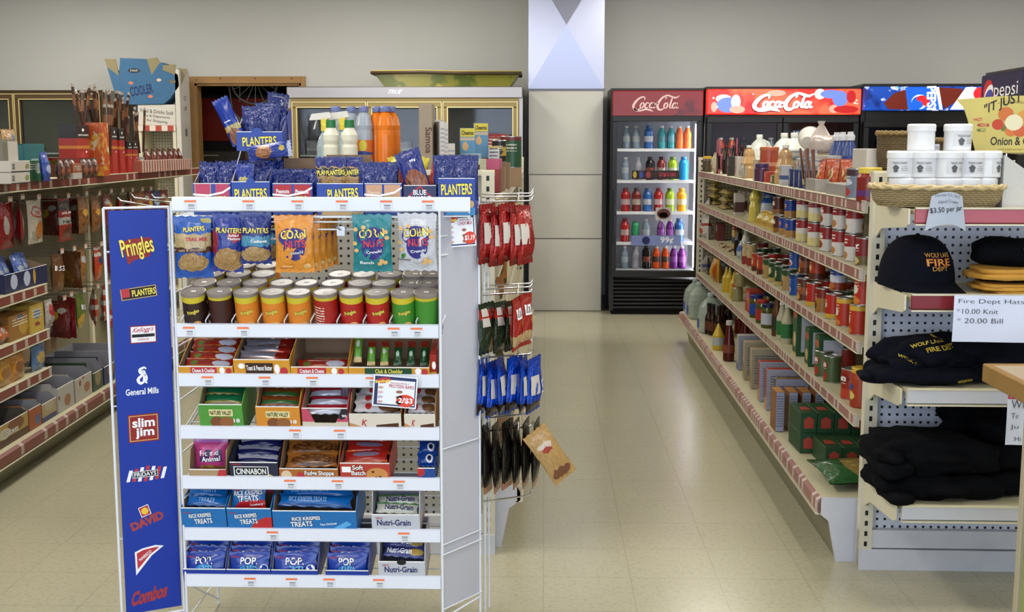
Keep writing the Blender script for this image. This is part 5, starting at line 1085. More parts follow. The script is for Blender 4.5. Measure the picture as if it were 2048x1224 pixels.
x, wd = ttop('dark blue almond carton with white diamond lettering', 806, 872, .085, .11, pk('carton_bd', '#10184e', mott=.15), [('P', [(-.5, .5), (0, .99), (.5, .5), (.44, .48), (0, .93), (-.44, .48)], redp), ('T', 'BLUE', .0, .76, .4, .17, wht, None), ('T', 'DIAMOND', .0, .56, .72, .17, wht, None)])
mixb = pk('bag_mix', '#10247a', food=('#b8602a', '#5a2412', .5, .32, .42, .3, 11), r=.2, mott=.4, bump=.5); orb = pk('bag_almond', '#b0331a', food=('#a85a2a', '#6a2a14', .5, .25, .38, .22, 10), blobs=[('#1a3ab0', .5, .55, .3, .05)], r=.2, mott=.4, bump=.5)
o = mkbag('nut_bag', 'blue mixed nut bag leaning across the almond carton', 'snack bag', .075, .15, .03, mixb, [('T', '99¢', .12, .78, .24, .07, wht, None, .1)], 71); place(o, (x + .006, RY + .03, TB + .04), (-.1, -.32, 0)); 
for i, (dx, ry_, dy) in enumerate(((-.025, -.12, .055), (.035, .22, .06), (.05, .3, .09))): o2 = (mkbag('nut_bag', 'x', 'snack bag', .06, .13, .03, orb, (), 72) if i == 0 else o2); (place(o2, (x + dx, RY + dy, TB + .03), (-.05, ry_, 0)) if i == 0 else clone(o2, (x + dx, RY + dy, TB + .03), (-.05, ry_, 0), 'red almond bag, %s of three in the almond carton' % side(i, 3)))
o2['label'] = 'red almond bag, left of three in the almond carton'
x, wd = ttop('blue nut carton lettered in yellow at the right end of the rack top', 876, 950, .105, .17, plb, [('T', 'PLANTERS', .0, .7, .84, .3, Ly, plk, .03), ('P', [(-.3, .0), (-.2, .22), (.1, .3), (.5, .2), (.5, .0)], M('pl_lb', '#3a8ac0', .5)), ('D', .4, .3, .07, .1, nutc)], slope=.9, sidef=.5, inner=card)
for i, (dx, rz_) in enumerate(((-.03, .1), (.02, -.08))): b9.put((x + dx, RY + .045, TB + .04), (-.06, 0, rz_), 'blue 99 cent nut bag, %s of two in the rightmost carton' % side(i, 2), 'blue 99 cent nut bags')

# ---- bags clipped on the side arms
def armbags(row, n, name, label, mat, w, h, t, x0, x1, zt, labels, yb=.17, fan=0, prints=(), back=None):
    p = Proto(mkbag(name, 'x', 'snack bag', w, h, t, mat, prints, 80 + row, back=back))
    for i in range(n):
        f = i / max(n - 1, 1); x = x0 + (x1 - x0) * f; r = random.Random(row * 10 + i); a = fan * (f - .3)
        p.put((x + sin(a) * h, RY + yb + .07 * f, zt - h * cos(a) + r.uniform(-.008, .006)), (r.uniform(-.05, .05), -a * 1.0 + r.uniform(-.06, .06), RD(73) + r.uniform(-.14, .12)), label % labels(i), None)
fr = lambda i: ORD[i] + ' from the rack'
redm = pk('bag_redfoil', '#a81d1c', r=.18, foil=.35, mott=.5, bump=.9, bands=[]); 
backw = [('R', -.42, -.1, .35, .7, M('nutrition', '#c8c0b8', .5))]
armbags(0, 5, 'chip_bag', 'shiny red chip bag on the top side arm, %s', redm, .115, .178, .05, -.175, -.06, 1.325, fr, prints=backw)
grn = pk('bag_chex', '#233420', bands=[('#b02a1c', .68, .86)], blobs=[('#c8a060', .9, .3, .45, .36)], r=.25, mott=.3, bump=.5)
armbags(1, 3, 'snack_mix_bag', 'green and tan snack mix bag, second side arm, %s', grn, .11, .155, .035, -.175, -.10, 1.03, fr, prints=[('R', -.42, -.1, .55, .72, M('nutrition', '#c8c0b8', .5)), ('R', -.42, -.1, .75, .9, M('nutrition', '#c8c0b8', .5))])
armbags(6, 2, 'snack_bag', 'red snack bag at the outer end of the second side arm, %s', pk('bag_red2', '#a8241a', bands=[('#c8a878', .1, .3)], blobs=[('#e0b020', .8, .5, .15, .08)], r=.22, mott=.5, bump=.7), .10, .16, .03, -.085, -.06, 1.05, lambda i: ('inner one', 'outer one')[i], prints=[('R', -.3, .2, .6, .8, W_), ('R', -.25, .15, .64, .76, M('bars', '#8a8088'))])
blu = pk('bag_bluefoil', '#0c48c0', r=.18, foil=.25, mott=.6, bump=.9, bands=[('#2a1a1a', .05, .22)])
armbags(2, 6, 'cookie_bag', 'shiny blue cookie bag on the third side arm, %s', blu, .11, .172, .04, -.185, -.05, .855, fr, prints=[('R', -.4, .0, .35, .7, M('nutrition', '#c8c0b8', .5)), ('D', .28, .45, .12, .14, W_), ('D', .28, .45, .08, .09, M('ob', '#0c48c0'))], fan=.12)
blk = pk('bag_black', '#171210', bands=[('#b87a58', .0, .10)], blobs=[('#c08a68', .75, .32, .14, .06), ('#c08a68', .8, .62, .1, .04)], r=.16, mott=.4, bump=.5)
armbags(3, 7, 'jerky_bag', 'long glossy black and copper bag on the fourth side arm, %s', blk, .085, .215, .022, -.185, -.065, .66, fr, fan=.25)
o = mkbag('snack_bag', 'tan snack bag slanting outward from the fourth side arm', 'snack bag', .085, .19, .03, pk('bag_tan', '#b8925a', blobs=[('#d8c8b8', .5, .7, .3, .06), ('#a03020', .5, .62, .2, .05), ('#7a4a30', .5, .16, .4, .1)], r=.22, mott=.35, bump=.5), (), 92); place(o, (XA(1128, 3.55, .6) + .01, RY + .2, PXY(1128, 955, 3.55).z), (0, -.60, .35))
# ------------------------------------------------------------------ generic grocery shapes
def gcan(key, base, bands=(), blobs=(), food=None, r=.034, h=.105, name='food_can', cat='can', txt=None, ring=None, lines=None, cw=18, word='can'):
    lines = lines or ('#cfc8b8', .25, .78, .52, .8, 10)
    m = pk('can_' + key, base, bands, blobs, food, .35, lines=lines, mott=.25); mb = MB(); mt = ring or tin
    mb.lathe([(r * .97, 0), (r, .003), (r, .005), (r, h - .005), (r, h - .002), (r * .95, h), (r * .93, h - .003), (.002, h - .003)], m, cw, mats=[mt, mt, m, mt, mt, mt, mt])
    if txt: mb.text(txt[0], 0, h * txt[1], r * 1.3, h * txt[2], 0, txt[3], .04, rot=.06, wrap=r + .0007)
    return mb.build(name)
def gjar(key, body, lid, label=None, r=.04, h=.13, name='jar', lidh=.02, neck=.85, bands=(), blobs=(), glass=False):
    root = thing(name, 'x', 'jar'); m = pk('jar_' + key, body, bands, blobs, r=.15 if glass else .3, mott=.2)
    MB().lathe([(r * .9, 0), (r, .006), (r, h * .72), (r * neck, h - lidh), (r * neck, h - lidh + .002)], m, 18).build('jar_body', root)
    MB().lathe([(r * neck * 1.06, h - lidh), (r * neck * 1.06, h - .003), (r * neck, h)], lid, 18).build('lid', root)
    if label: MB().lathe([(r + .0006, h * .16), (r + .0006, h * .62)], label, 18, cap=False).build('label', root)
    return root
def gbottle(key, prof, body, cap, name='bottle', label=None, n=16, capn=2, clearm=None, sx=1, sy=1):
    """prof: [(r,z)...]; the last capn rings are the cap; label=(z0,z1,mat)"""
    root = thing(name, 'x', 'bottle'); b = prof[:-capn + 0] if capn else prof; b = prof[:len(prof) - capn + 1]
    MB().lathe(b, body, n, sx=sx, sy=sy).build('bottle_body', root)
    if capn: c = prof[-capn:]; MB().lathe([(c[0][0] * 1.08, c[0][1])] + c, cap, 12).build('cap', root)
    if label:
        z0, z1, m = label; rr = max(r for r, z in prof if z0 - .03 <= z <= z1 + .03) + .0007
        MB().lathe([(rr, z0), (rr, z1)], m, n, sx=sx, sy=sy, cap=False).build('label', root)
    return root
def gjug(key, body, capm, w=.15, h=.26, liquid=None, level=.6, sticker=None):
    """gallon jug: rounded square body, sloping shoulder, grip at the back, screw cap"""
    root = thing('gallon_jug', 'x', 'jug'); mb = MB(); n = 20
    def ring(k, z, e=.45):
        o = []
        for i in range(n):
            a = 2 * pi * i / n; c, s_ = cos(a), sin(a); o.append((k * w / 2 * abs(c) ** e * (1 if c > 0 else -1), k * w / 2 * abs(s_) ** e * (1 if s_ > 0 else -1), z))
        return o
    lv = [(.86, 0), (.98, .01), (1, .03), (1, h * .40), (.97, h * .46), (.97, h * .50), (.86, h * .66), (.58, h * .80), (.27, h * .88), (.24, h * .93)]
    vs = []; fs = []
    for k, z in lv: vs += ring(k, z, .45 if k > .6 else .8)
    for j in range(len(lv) - 1):
        zc = (lv[j][1] + lv[j + 1][1]) / 2; mt = liquid if (liquid and zc < h * level) else body
        mb.add(vs, [(j * n + i, j * n + (i + 1) % n, (j + 1) * n + (i + 1) % n, (j + 1) * n + i) for i in range(n)], mt, True)
    mb.add(vs, [tuple(range(n - 1, -1, -1))], body); mb.build('jug_body', root)
    MB().tube([(.0, w * .12, h * .86), (0, w * .38, h * .80), (0, w * .47, h * .66), (0, w * .46, h * .5)], .011, body, 8).build('handle', root)
    MB().lathe([(w * .14, h * .92), (w * .14, h - .004), (w * .12, h)], capm, 14).build('cap', root)
    if sticker: MB().box(-w * .2, w * .12, -w / 2 - .001, -w / 2, h * .12, h * .34, sticker).build('label', root)
    return root
def gbox(key, w, d, h, base, bands=(), blobs=(), food=None, sidem=None, top=None, name='box', lines=None, txt=()):
    lines = lines or ('#c4beb2', .15, .85, .5, .9, 9)
    m = pk('box_' + key, base, bands, blobs, food, .5, lines=lines, mott=.2)
    mb = MB(); mb.bbox(-w / 2, w / 2, 0, d, 0, h, sidem or m, .0015, m, top)
    for t in txt: brand(mb, t[0], t[1] * w, t[2] * h, t[3] * w, t[4] * h, -.001, t[5], t[6] if len(t) > 6 else None)
    return mb.build(name)
def gbag(key, w, h, t, base, bands=(), blobs=(), food=None, r=.3, foil=0, prints=(), seed=1, name='bag', full=.8, bump=.5, wr=.0035):
    if not food: bc = C4(base); food = (tuple(min(1, v * 1.7 + .02) for v in bc[:3]), tuple(v * .35 for v in bc[:3]), .5, .24, .42, .17, 10)
    m = pk('gb_' + key, base, bands, blobs, food, r, foil, mott=.35, bump=bump)
    mb = MB(); T = bag(mb, w, h, t, m, seed, full, wr)
    for p in prints: brand(mb, p[0], p[1] * w, p[2] * h, p[3] * w, p[4] * h, -.001, p[5], p[6] if len(p) > 6 else None, warp=lambda x, z: -T(x, z), rot=p[7] if len(p) > 7 else 0)
    return mb.build(name)
class Kind:
    def __init__(s, o, desc, cat, group): s.p = Proto(o); s.d = desc; s.g = group; o['category'] = cat; o['label'] = desc
def fill(F, shelf, entries, g):
    """entries: (kind, px, u, z, tiername, yaw, rx). Gives every item its own label by kind, tier and place along the shelf"""
    cnt = {}
    for e in entries: cnt.setdefault((e[0].d, e[4]), []).append(e[1])
    for k, px, u, z, tier, yaw, rx_ in entries:
        l = cnt[k.d, tier]; sgn = -1 if F.s > 0 else 1
        srt = sorted(l, key=lambda q: sgn * q); n = len(l); i = srt.index(px)
        tn = (', ' + tier) if tier else ''
        if n > 1: lab = '%s, %s%s, %s' % (k.d, ORD[min(i, 19)] + (' from near end' if n > 2 or True else ''), tn, shelf)
        else: lab = '%s%s, on the %s' % (k.d, tn, shelf)
        lab = lab.replace(',,', ',').replace(', ,', ',')
        ws = lab.split()
        if len(ws) > 16: lab = lab.replace(' from near end', ' along')
        v = min(F.v(px, u, z), 4.74); k.p.put(F.at(u, v, z), (rx_, 0, F.rz + yaw), lab, k.g + ', ' + g)

# ------------------------------------------------------------------ right gondola goods
cannames = {}
def KC(key, desc, *a, **k): return Kind(gcan(key, *a, **k), desc, 'can', 'cans')
soup = KC('soup', 'red and white soup can', '#cfc8c0', [('#8f1f1c', .55, .97)], [('#b07840', .6, .25, .2, .14)], lines=('#e8e0d8', .2, .8, .66, .84, 9))
soupy = KC('soupy', 'red and white can with yellow lower half', '#d0c080', [('#8f1f1c', .62, .97), ('#cfc8c0', .38, .62)], (), lines=('#e8e0d8', .2, .8, .7, .86, 9))
soupb = KC('soupb', 'red and white soup can with bowl picture', '#c9c2ba', [('#861c1a', .5, .97)], [('#8a3f20', .5, .3, .28, .16), ('#d8d0c8', .5, .62, .3, .07)])
dryc = KC('dry', 'dark red can with white word and green foot', '#7a1c1c', [('#6a5a30', 0, .35)], [('#c9b070', .5, .2, .3, .12)], txt=('RY', .68, .16, W_))
chil = KC('chili', 'orange-red chili can', '#a8361c', [('#5c2a16', 0, .3)], [('#d8b070', .5, .5, .25, .12)])
grnc = KC('greencan', 'dark green vegetable can', '#23421f', [('#b09850', 0, .25)], [('#d0c080', .5, .55, .22, .16)])
tanc = KC('tancan', 'tan and green can', '#a88a54', [('#2a4a24', .7, .97)], [('#6a3a20', .5, .35, .25, .18)])
bluc = KC('bluecan', 'blue can with red and white patch', '#1a4a98', [('#16386e', .8, .97)], [('#c9c4bc', .5, .3, .3, .15), ('#b02a20', .5, .26, .2, .09)])
brnc = KC('browncan', 'brown stew can', '#5e3018', [('#96522a', .3, .6)], [('#c8944a', .5, .2, .25, .14)])
redc = KC('redcan', 'bright red can with yellow foot', '#b02416', [('#c8a030', 0, .22)], [('#d8d0c8', .5, .55, .28, .12)])
moor = KC('moore', 'blue and white stew can', '#c4c8d4', [('#1c3f96', .62, .95), ('#8a3218', 0, .34)], [('#b06030', .5, .22, .35, .16)])
likc = KC('like', 'red and yellow sloppy joe can', '#b03018', [('#d0a838', .8, .95)], [('#d8d0c0', .45, .5, .3, .14), ('#c87830', .5, .15, .35, .14)], r=.036, h=.115)
gran = KC('beans', 'gold and brown bean can', '#9a6a2a', [('#7a1c14', .6, .95)], [('#3a1c10', .5, .3, .3, .18)])
tomc = KC('tomato', 'green and red tomato can', '#4a5c34', [], [('#a8301c', .45, .25, .4, .2), ('#96241a', .45, .66, .42, .16)], r=.036, h=.112, txt=("Hunt's", .66, .15, W_))
tomr = KC('tomatored', 'large red tomato can', '#962a1c', [('#b84028', 0, .35)], [('#7a1812', .5, .7, .42, .16)], r=.042, h=.12, txt=("Hunt's", .68, .16, W_))
spag = Kind(gjar('ragu', '#a03a1c', M('lid_yellow', '#c8a030', .4), None, .042, .15, blobs=[('#d0c060', .5, .35, .3, .12), ('#2a3f8a', .4, .6, .35, .1)]), 'pasta sauce jar with yellow lid', 'jar', 'jars')
ent = []
S2 = 1.065
for px in (1606, 1630, 1655, 1680, 1706): ent.append((soupy if px < 1640 else soupb if px in (1655,) else soup, px, .045, S2, 'lower tier', random.uniform(-.3, .3), 0))
for px in (1607, 1632, 1657, 1682, 1709): ent.append((soupy if px < 1640 else soup if px != 1657 else soupb, px, .05, S2 + .105, 'upper tier', random.uniform(-.3, .3), 0))
ent.append((dryc, 1729, .045, S2, '', 0, 0))
for px in (1618, 1644, 1669, 1695): ent.append((soup, px, .125, S2, 'second row', 0, 0)); ent.append((soup, px, .125, S2 + .105, 'second row upper', 0, 0))
ketc = KC('bluetan', 'blue topped can with tan foot', '#1c3a8a', [('#a87a40', 0, .4)], [('#b02a20', .5, .66, .3, .09)], r=.03, h=.09)
brw = KC('darkred', 'dark red bean can', '#4e1a14', [('#8a5a28', 0, .3)], [('#d8d0c0', .5, .62, .3, .1)], r=.03, h=.09)
for px in (1583, 1570): ent.append((ketc, px, .04, S2, 'lower tier', 0, 0))
for px in (1581,): ent.append((ketc, px, .045, S2 + .09, 'upper tier', 0, 0))
for px in (1558,): ent.append((brw, px, .04, S2, 'lower tier', 0, 0))
for px in (1557,): ent.append((brw, px, .045, S2 + .09, 'upper tier', 0, 0))
yb = Kind(gbag('ylw', .13, .09, .06, '#c8a032', blobs=[('#d8d0a0', .5, .5, .25, .15)], seed=4), 'yellow snack bag lying low', 'bag', 'bags')
for px in (1546, 1532, 1519): ent.append((yb, px, .04, S2, '', .2, -.5))
bt = Kind(gjug('wb', pk('bag_flourblue', '#b9bec8', bands=[('#2a5ab0', .72, .9)], blobs=[('#b02a24', .5, .45, .2, .08)], mott=.2), M('flour_top', '#2a5ab0', .5), w=.09, h=.17), 'blue and white canister', 'container', 'containers')
ent.append((bt, 1534, .12, S2, '', 0, 0))
cnb = KC('topcan', 'blue and yellow tall can', '#c8b878', [('#2050a8', .5, .95)], [], r=.04, h=.13); ent.append((cnb, 1538, .17, S2 + .06, '', 0, 0))
oil = Kind(gbottle('oil', [(.03, 0), (.034, .01), (.034, .09), (.026, .12), (.034, .14), (.014, .19), (.014, .2), (.016, .2), (.015, .215)], M('oil_yellow', '#c0b050', .15), M('cap_yellow', '#d8c040', .4)), 'pale yellow oil bottle', 'bottle', 'bottles')
ent.append((oil, 1509, .05, S2, '', 0, 0))
shr = Kind(gbag('shrimp', .2, .07, .05, '#b8a888', blobs=[('#c87848', .3, .5, .15, .3), ('#7a8a5a', .7, .5, .15, .2)], seed=6), 'cream bag with orange pictures', 'bag', 'bags'); ent.append((shr, 1492, .05, S2, '', 0, -.9))
pud = Kind(gbox('pud', .07, .06, .14, '#b8b0a4', [('#4a2a1c', .15, .6)], name='pudding_box'), 'white and brown pudding box', 'box', 'boxes')
for px in (1468, 1477, 1486, 1496): ent.append((pud, px, .13 if px > 1470 else .04, S2, '', 0, 0))
nood = Kind(gbag('noodle', .34, .075, .055, '#b09a54', food=('#c0a860', '#8a6e2c', .5, .5, .46, .42, 16), blobs=[('#c8c0a0', .22, .5, .1, .3)], seed=8, wr=.003), 'clear bag of yellow noodles', 'noodle bag', 'noodle bags')
for q, px in enumerate((1408, 1440)):
    for t in range(4):
        if q and t == 3: continue
        ent.append((nood, px + t * 2 - (t % 2), .06, S2 + .005 + t * .052, ('bottom of pile', 'second in pile', 'third in pile', 'top of pile')[t], random.uniform(-.06, .06), -1.45))
fill(FR, 'second shelf from top', ent, 'second shelf')
# third shelf
ent = []; S3 = .805
fr3 = [(likc, 1717), (likc, 1690), (redc, 1667), (gran, 1646), (redc, 1627), (brnc, 1609), (bluc, 1593), (tanc, 1577), (grnc, 1563), (grnc, 1550), (tanc, 1538), (chil, 1526), (chil, 1515)]
for k, px in fr3: ent.append((k, px, .042, S3, 'front row', random.uniform(-.3, .3), 0))
for k, px in ((likc, 1727), (moor, 1676), (bluc, 1592), (brnc, 1612), (chil, 1634)): ent.append((k, px, .075 if k is not likc else .05, S3 + (.115 if k is likc else .106), 'stacked upper', random.uniform(-.2, .2), 0))
for u_, row in ((.12, 'second row'), (.195, 'third row')):
    for i, px in enumerate(range(1525, 1735, 21 if u_ < .15 else 24)): ent.append(((brnc, grnc, tanc, redc, gran)[(i * 2 + int(u_ * 50)) % 5], px, u_, S3, row, 0, 0))
flr = Kind(gbag('flour', .2, .17, .09, '#b9b4ac', bands=[('#8a2a1c', .6, .72)], blobs=[('#a83a20', .45, .38, .3, .14), ('#2a3a6a', .5, .12, .3, .05)], seed=9), 'white flour bag with red printing', 'bag', 'bags')
ent += [(flr, 1409, .04, S3, 'lower one', .1, 0), (flr, 1404, .06, S3 + .14, 'upper one', -.1, 0)]
rbx = Kind(gbox('redbx', .12, .06, .13, '#5e1a14', (), [('#7a2a1c', .5, .6, .4, .2)], name='mix_box'), 'dark red box', 'box', 'boxes'); ent.append((rbx, 1432, .1, S3, '', 0, 0))
ybx = Kind(gbox('ybx', .1, .05, .19, '#b08a3a', [('#8a241a', .75, 1), ('#1c2a50', .28, .5)], name='mix_box'), 'yellow, red and navy box', 'box', 'boxes'); ent.append((ybx, 1465, .09, S3, '', 0, 0))
dbt = Kind(gbottle('darkb', [(.028, 0), (.03, .01), (.03, .1), (.013, .15), (.013, .18), (.015, .18), (.014, .19)], M('dark_sauce', '#1a1510', .2), black), 'dark sauce bottle', 'bottle', 'bottles'); ent.append((dbt, 1477, .08, S3, '', 0, 0))
wbt = Kind(gbottle('whiteb', [(.03, 0), (.033, .01), (.033, .1), (.014, .16), (.014, .18), (.016, .18), (.015, .195)], M('white_sauce', '#b8b4ac', .3), W_), 'white sauce bottle', 'bottle', 'bottles'); ent.append((wbt, 1491, .09, S3, '', .0, 0))
lowp = Kind(gbag('lowp', .15, .05, .04, '#b09c78', blobs=[('#8a5a3a', .5, .5, .3, .3)], seed=12), 'low cream packet', 'packet', 'packets')
for px in (1438, 1450, 1462): ent.append((lowp, px, .04, S3, '', 0, -1.1))
bwb = Kind(gbag('bwb', .08, .12, .05, '#aab0b8', bands=[('#3a5a9a', .5, .8)], seed=13), 'blue and white upright bag', 'bag', 'bags'); ent.append((bwb, 1481, .04, S3, '', 0, 0))
tbt = KC('talltan', 'tall cream and red can', '#b49a6c', [('#8a3020', 0, .4)], [('#3a5a8a', .5, .75, .2, .1)], r=.028, h=.13); ent.append((tbt, 1493, .04, S3, 'front row', 0, 0)); ent.append((tbt, 1503, .05, S3, 'front row', 0, 0))
fill(FR, 'third shelf from top', ent, 'third shelf')
# fourth shelf
ent = []; S4 = .54
for px in (1646,): ent.append((tomc, px, .04, S4, '', 0, 0))
ent += [(tomc, 1664, .05, S4, '', -.1, 0), (tomr, 1703, .05, S4, '', .1, 0), (spag, 1722, .05, S4, '', 0, 0), (tomr, 1690, .14, S4, '', 0, 0), (tomc, 1655, .13, S4, '', 0, 0), (tomc, 1676, .14, S4, '', 0, 0)]
nf = M('nutrition_grey', '#a9abb6', .5)
def pastab(key, desc, w, d, h, word=True):
    m = pk('gp_' + key, '#23502a', [('#c9a860', 0, .06)], [('#b84a2a', .5, .78, .42, .09), ('#c8b070', .5, .3, .3, .14)], mott=.15); g = M('pasta_green', '#1f4826', .5)
    mb = MB(); mb.bbox(-w / 2, w / 2, 0, d, 0, h, g, .0015, m, g)
    # nutrition panel on the side that faces down the aisle
    mb.add([(w / 2 + .0008, d * .15, h * .08), (w / 2 + .0008, d * .85, h * .08), (w / 2 + .0008, d * .85, h * .9), (w / 2 + .0008, d * .15, h * .9)], [(0, 1, 2, 3)], nf)
    mb.add([(-w / 2 - .0008, d * .15, h * .08), (-w / 2 - .0008, d * .85, h * .08), (-w / 2 - .0008, d * .85, h * .9), (-w / 2 - .0008, d * .15, h * .9)], [(0, 3, 2, 1)], nf)
    return Kind(mb.build('pasta_box'), desc, 'box', 'pasta boxes')
pbx = pastab('a', 'tall dark green pasta box with orange label', .09, .14, .25); pbs = pastab('b', 'smaller dark green pasta box with orange label', .08, .12, .17)
ent += [(pbx, 1588, .02, S4, '', 0, 0), (pbs, 1612, .02, S4, '', 0, 0), (pbs, 1632, .02, S4, '', 0, 0), (pbs, 1648, .1, S4, '', 0, 0)]
pick = [Kind(gjar('pickle' + str(i), '#4e5220', lidm_, lb_, .038, .13, glass=True), d_, 'jar', 'pickle jars') for i, (lidm_, lb_, d_) in enumerate(((M('lid_blue', '#1c2f7a', .4), M('lab_blue', '#1c3f96', .5), 'pickle jar with blue lid and label'), (M('lid_red', '#a02a20', .4), M('lab_red', '#a02a20', .5), 'pickle jar with red lid and label'), (M('lid_navy', '#151f4a', .4), M('lab_white', '#b0b4c0', .5), 'jar with navy lid and pale label')))]
ent += [(pick[0], 1512, .045, S4, '', 0, 0), (pick[1], 1525, .045, S4, '', 0, 0), (pick[2], 1536, .045, S4, '', 0, 0), (pick[0], 1521, .13, S4, 'behind', 0, 0), (pick[2], 1538, .14, S4, 'behind', 0, 0)]
rbox = Kind(gbox('redrelish', .16, .1, .13, '#a02c18', (), [('#c85a28', .7, .4, .2, .25)], name='cracker_box'), 'orange-red box', 'box', 'boxes'); ent.append((rbox, 1494, .03, S4, '', 0, 0))
rel = Kind(gbottle('relish', [(.024, 0), (.026, .01), (.026, .12), (.02, .15), (.012, .19), (.012, .2), (.014, .2), (.013, .215)], M('relish_b', '#5a3418', .3), M('cap_brown', '#6a4a30', .4), label=(.03, .1, M('lab_dark', '#2a2a20', .5))), 'tall brown sauce bottle', 'bottle', 'bottles')
wsa = Kind(gbottle('dress', [(.026, 0), (.028, .01), (.028, .11), (.018, .14), (.012, .17), (.012, .18), (.014, .18), (.013, .195)], M('dress_b', '#b0aa8c', .3), W_, label=(.03, .1, M('lab_green', '#2a6a34', .5))), 'cream dressing bottle with green label', 'bottle', 'bottles')
ent += [(rel, 1553, .04, S4, '', 0, 0), (wsa, 1563, .04, S4, '', 0, 0), (wsa, 1573, .045, S4, '', 0, 0), (rel, 1560, .12, S4, 'behind', 0, 0)]
must = Kind(gbottle('must', [(.024, 0), (.027, .01), (.027, .1), (.016, .12), (.01, .14), (.004, .17)], M('mustard_y', '#c0a030', .35), M('must_tip', '#c8b050', .4), capn=2), 'yellow squeeze bottle', 'bottle', 'bottles')
ent += [(must, 1452, .04, S4, '', 0, 0), (must, 1459, .06, S4, '', 0, 0), (must, 1467, .04, S4, '', 0, 0), (must, 1471, .1, S4, 'behind', 0, 0)]
kj = Kind(gjar('mayo', '#9a9060', M('lid_red', '#a02a20', .4), None, .035, .11, blobs=[('#1c1c18', .4, .4, .25, .25)]), 'small jar with red lid', 'jar', 'jars')
ent += [(kj, 1474, .045, S4, '', 0, 0), (kj, 1480, .05, S4 + .1, 'stacked', 0, 0)]
bj = Kind(gjar('bluejar', '#6a7488', M('lid_blue', '#1c2f7a', .4), None, .05, .15), 'grey-blue jar with blue lid', 'jar', 'jars'); ent.append((bj, 1452, .14, S4, '', 0, 0))
yj = Kind(gbag('yellowbig', .14, .17, .09, '#c08c20', blobs=[('#a84a18', .8, .5, .1, .4)], seed=15, bump=.3), 'plump yellow bag', 'bag', 'bags'); ent.append((yj, 1432, .05, S4, '', .2, 0))
wbg = Kind(gbag('whitebags', .13, .14, .07, '#a8a59c', bands=[('#4a5a8a', .4, .55)], seed=16), 'grey and white paper bag', 'bag', 'bags')
for px in (1394, 1402, 1411): ent.append((wbg, px, .05, S4, '', 0, 0))
fill(FR, 'fourth shelf from top', ent, 'fourth shelf')
# bottom deck
ent = []; S5 = .237; UD = -.10
jm = M('jug_clear', '#aab6aa', .25, alpha=.62, var=.05); jw = Kind(gjug('water', jm, M('jug_cap', '#9fb0ae', .4), .165, .27, sticker=M('jug_label', '#2a3f9a', .5)), 'translucent gallon water jug', 'jug', 'jugs')
for px, u in ((1374, -.03), (1397, -.03), (1420, -.03), (1446, .14)): ent.append((jw, px, u, S5, '', .1, 0))
sau = Kind(gbottle('sauce', [(.026, 0), (.028, .01), (.028, .11), (.013, .15), (.013, .19), (.015, .19), (.0145, .21)], M('sauce_dark', '#2a140c', .2), M('sauce_cap', '#0e0c0a', .4), label=(.03, .09, M('lab_amber', '#5a2c14', .5))), 'dark sauce bottle with black and yellow neck', 'bottle', 'sauce bottles')
for px, u in ((1417, -.05), (1425, -.03), (1437, -.0), (1444, .03), (1430, .06), (1456, .1), (1448, .13), (1420, .03)): ent.append((sau, px, u, S5, '', 0, 0))
mu2 = Kind(gbottle('mustard2', [(.034, 0), (.036, .01), (.036, .09), (.028, .11), (.014, .14), (.004, .165)], M('mustard_y', '#c0a030', .35), M('must_tip', '#c8b050', .4), label=(.03, .08, M('lab_blue2', '#a0a8a8', .5))), 'squat yellow mustard bottle', 'bottle', 'bottles'); ent.append((mu2, 1436, -.07, S5, '', 0, 0))
ket = Kind(gbottle('ketchup', [(.03, 0), (.034, .01), (.034, .1), (.026, .15), (.016, .21), (.016, .215), (.02, .215), (.02, .24)], M('ketchup_r', '#4e140e', .2), M('cap_white', '#b8b4b0', .4), label=(.05, .1, M('lab_ket', '#7a3a2a', .5))), 'dark red ketchup bottle with white cap', 'bottle', 'bottles')
ent += [(ket, 1457, -.06, S5, '', 0, 0), (ket, 1489, .06, S5, '', 0, 0)]
red2 = Kind(gbottle('redlid', [(.03, 0), (.032, .01), (.032, .1), (.018, .13), (.018, .14), (.02, .14), (.02, .155)], M('bbq_red', '#5e1c10', .25), M('cap_red2', '#8a2418', .4)), 'reddish sauce bottle with red cap', 'bottle', 'bottles')
for px, u in ((1500, .14), (1512, .16), (1524, .18), (1478, .16)): ent.append((red2, px, u, S5, '', 0, 0))
def sbox(key, desc, w, d, h, front, sidec, top=None, **k):
    m = pk('sb_' + key, front, mott=.2, **k); s1 = pk('sbs_' + key, sidec, lines=('#5a6078', .1, .9, .1, .86, 16), axis='y', mott=.1)
    mb = MB(); mb.bbox(-w / 2, w / 2, 0, d, 0, h, s1, .0015, m, M('sbt_' + (top or front), top or front, .5)); return Kind(mb.build('food_box'), desc, 'box', 'boxes')
wcr = sbox('wc', 'white and blue box with fine print side', .06, .16, .2, '#b0a8a0', '#9a9eb0', '#b8b0a8', bands=[('#3a4a8a', .0, .2)])
tnb = sbox('tan', 'tan upright box', .06, .16, .21, '#a89878', '#a89c84', '#a89878', food=('#b08a50', '#8a5a2c', .5, .3, .4, .2, 8))
rdb = sbox('red', 'red box with fine print side', .055, .17, .2, '#9a2c1c', '#a2a4b4', '#a02a1c', bands=[('#c08a50', 0, .3)])
gob = sbox('gold', 'brown and gold box with fine print side', .05, .15, .2, '#5a3a20', '#989cb0', '#7a5a34')
ent += [(wcr, 1474, -.05, S5, '', 0, 0), (tnb, 1486, -.06, S5, '', 0, 0), (tnb, 1500, -.06, S5, '', 0, 0), (rdb, 1516, -.07, S5, '', 0, 0), (rdb, 1530, -.07, S5, '', 0, 0), (gob, 1548, -.07, S5, '', 0, 0), (rdb, 1558, .09, S5, 'behind', 0, 0)]
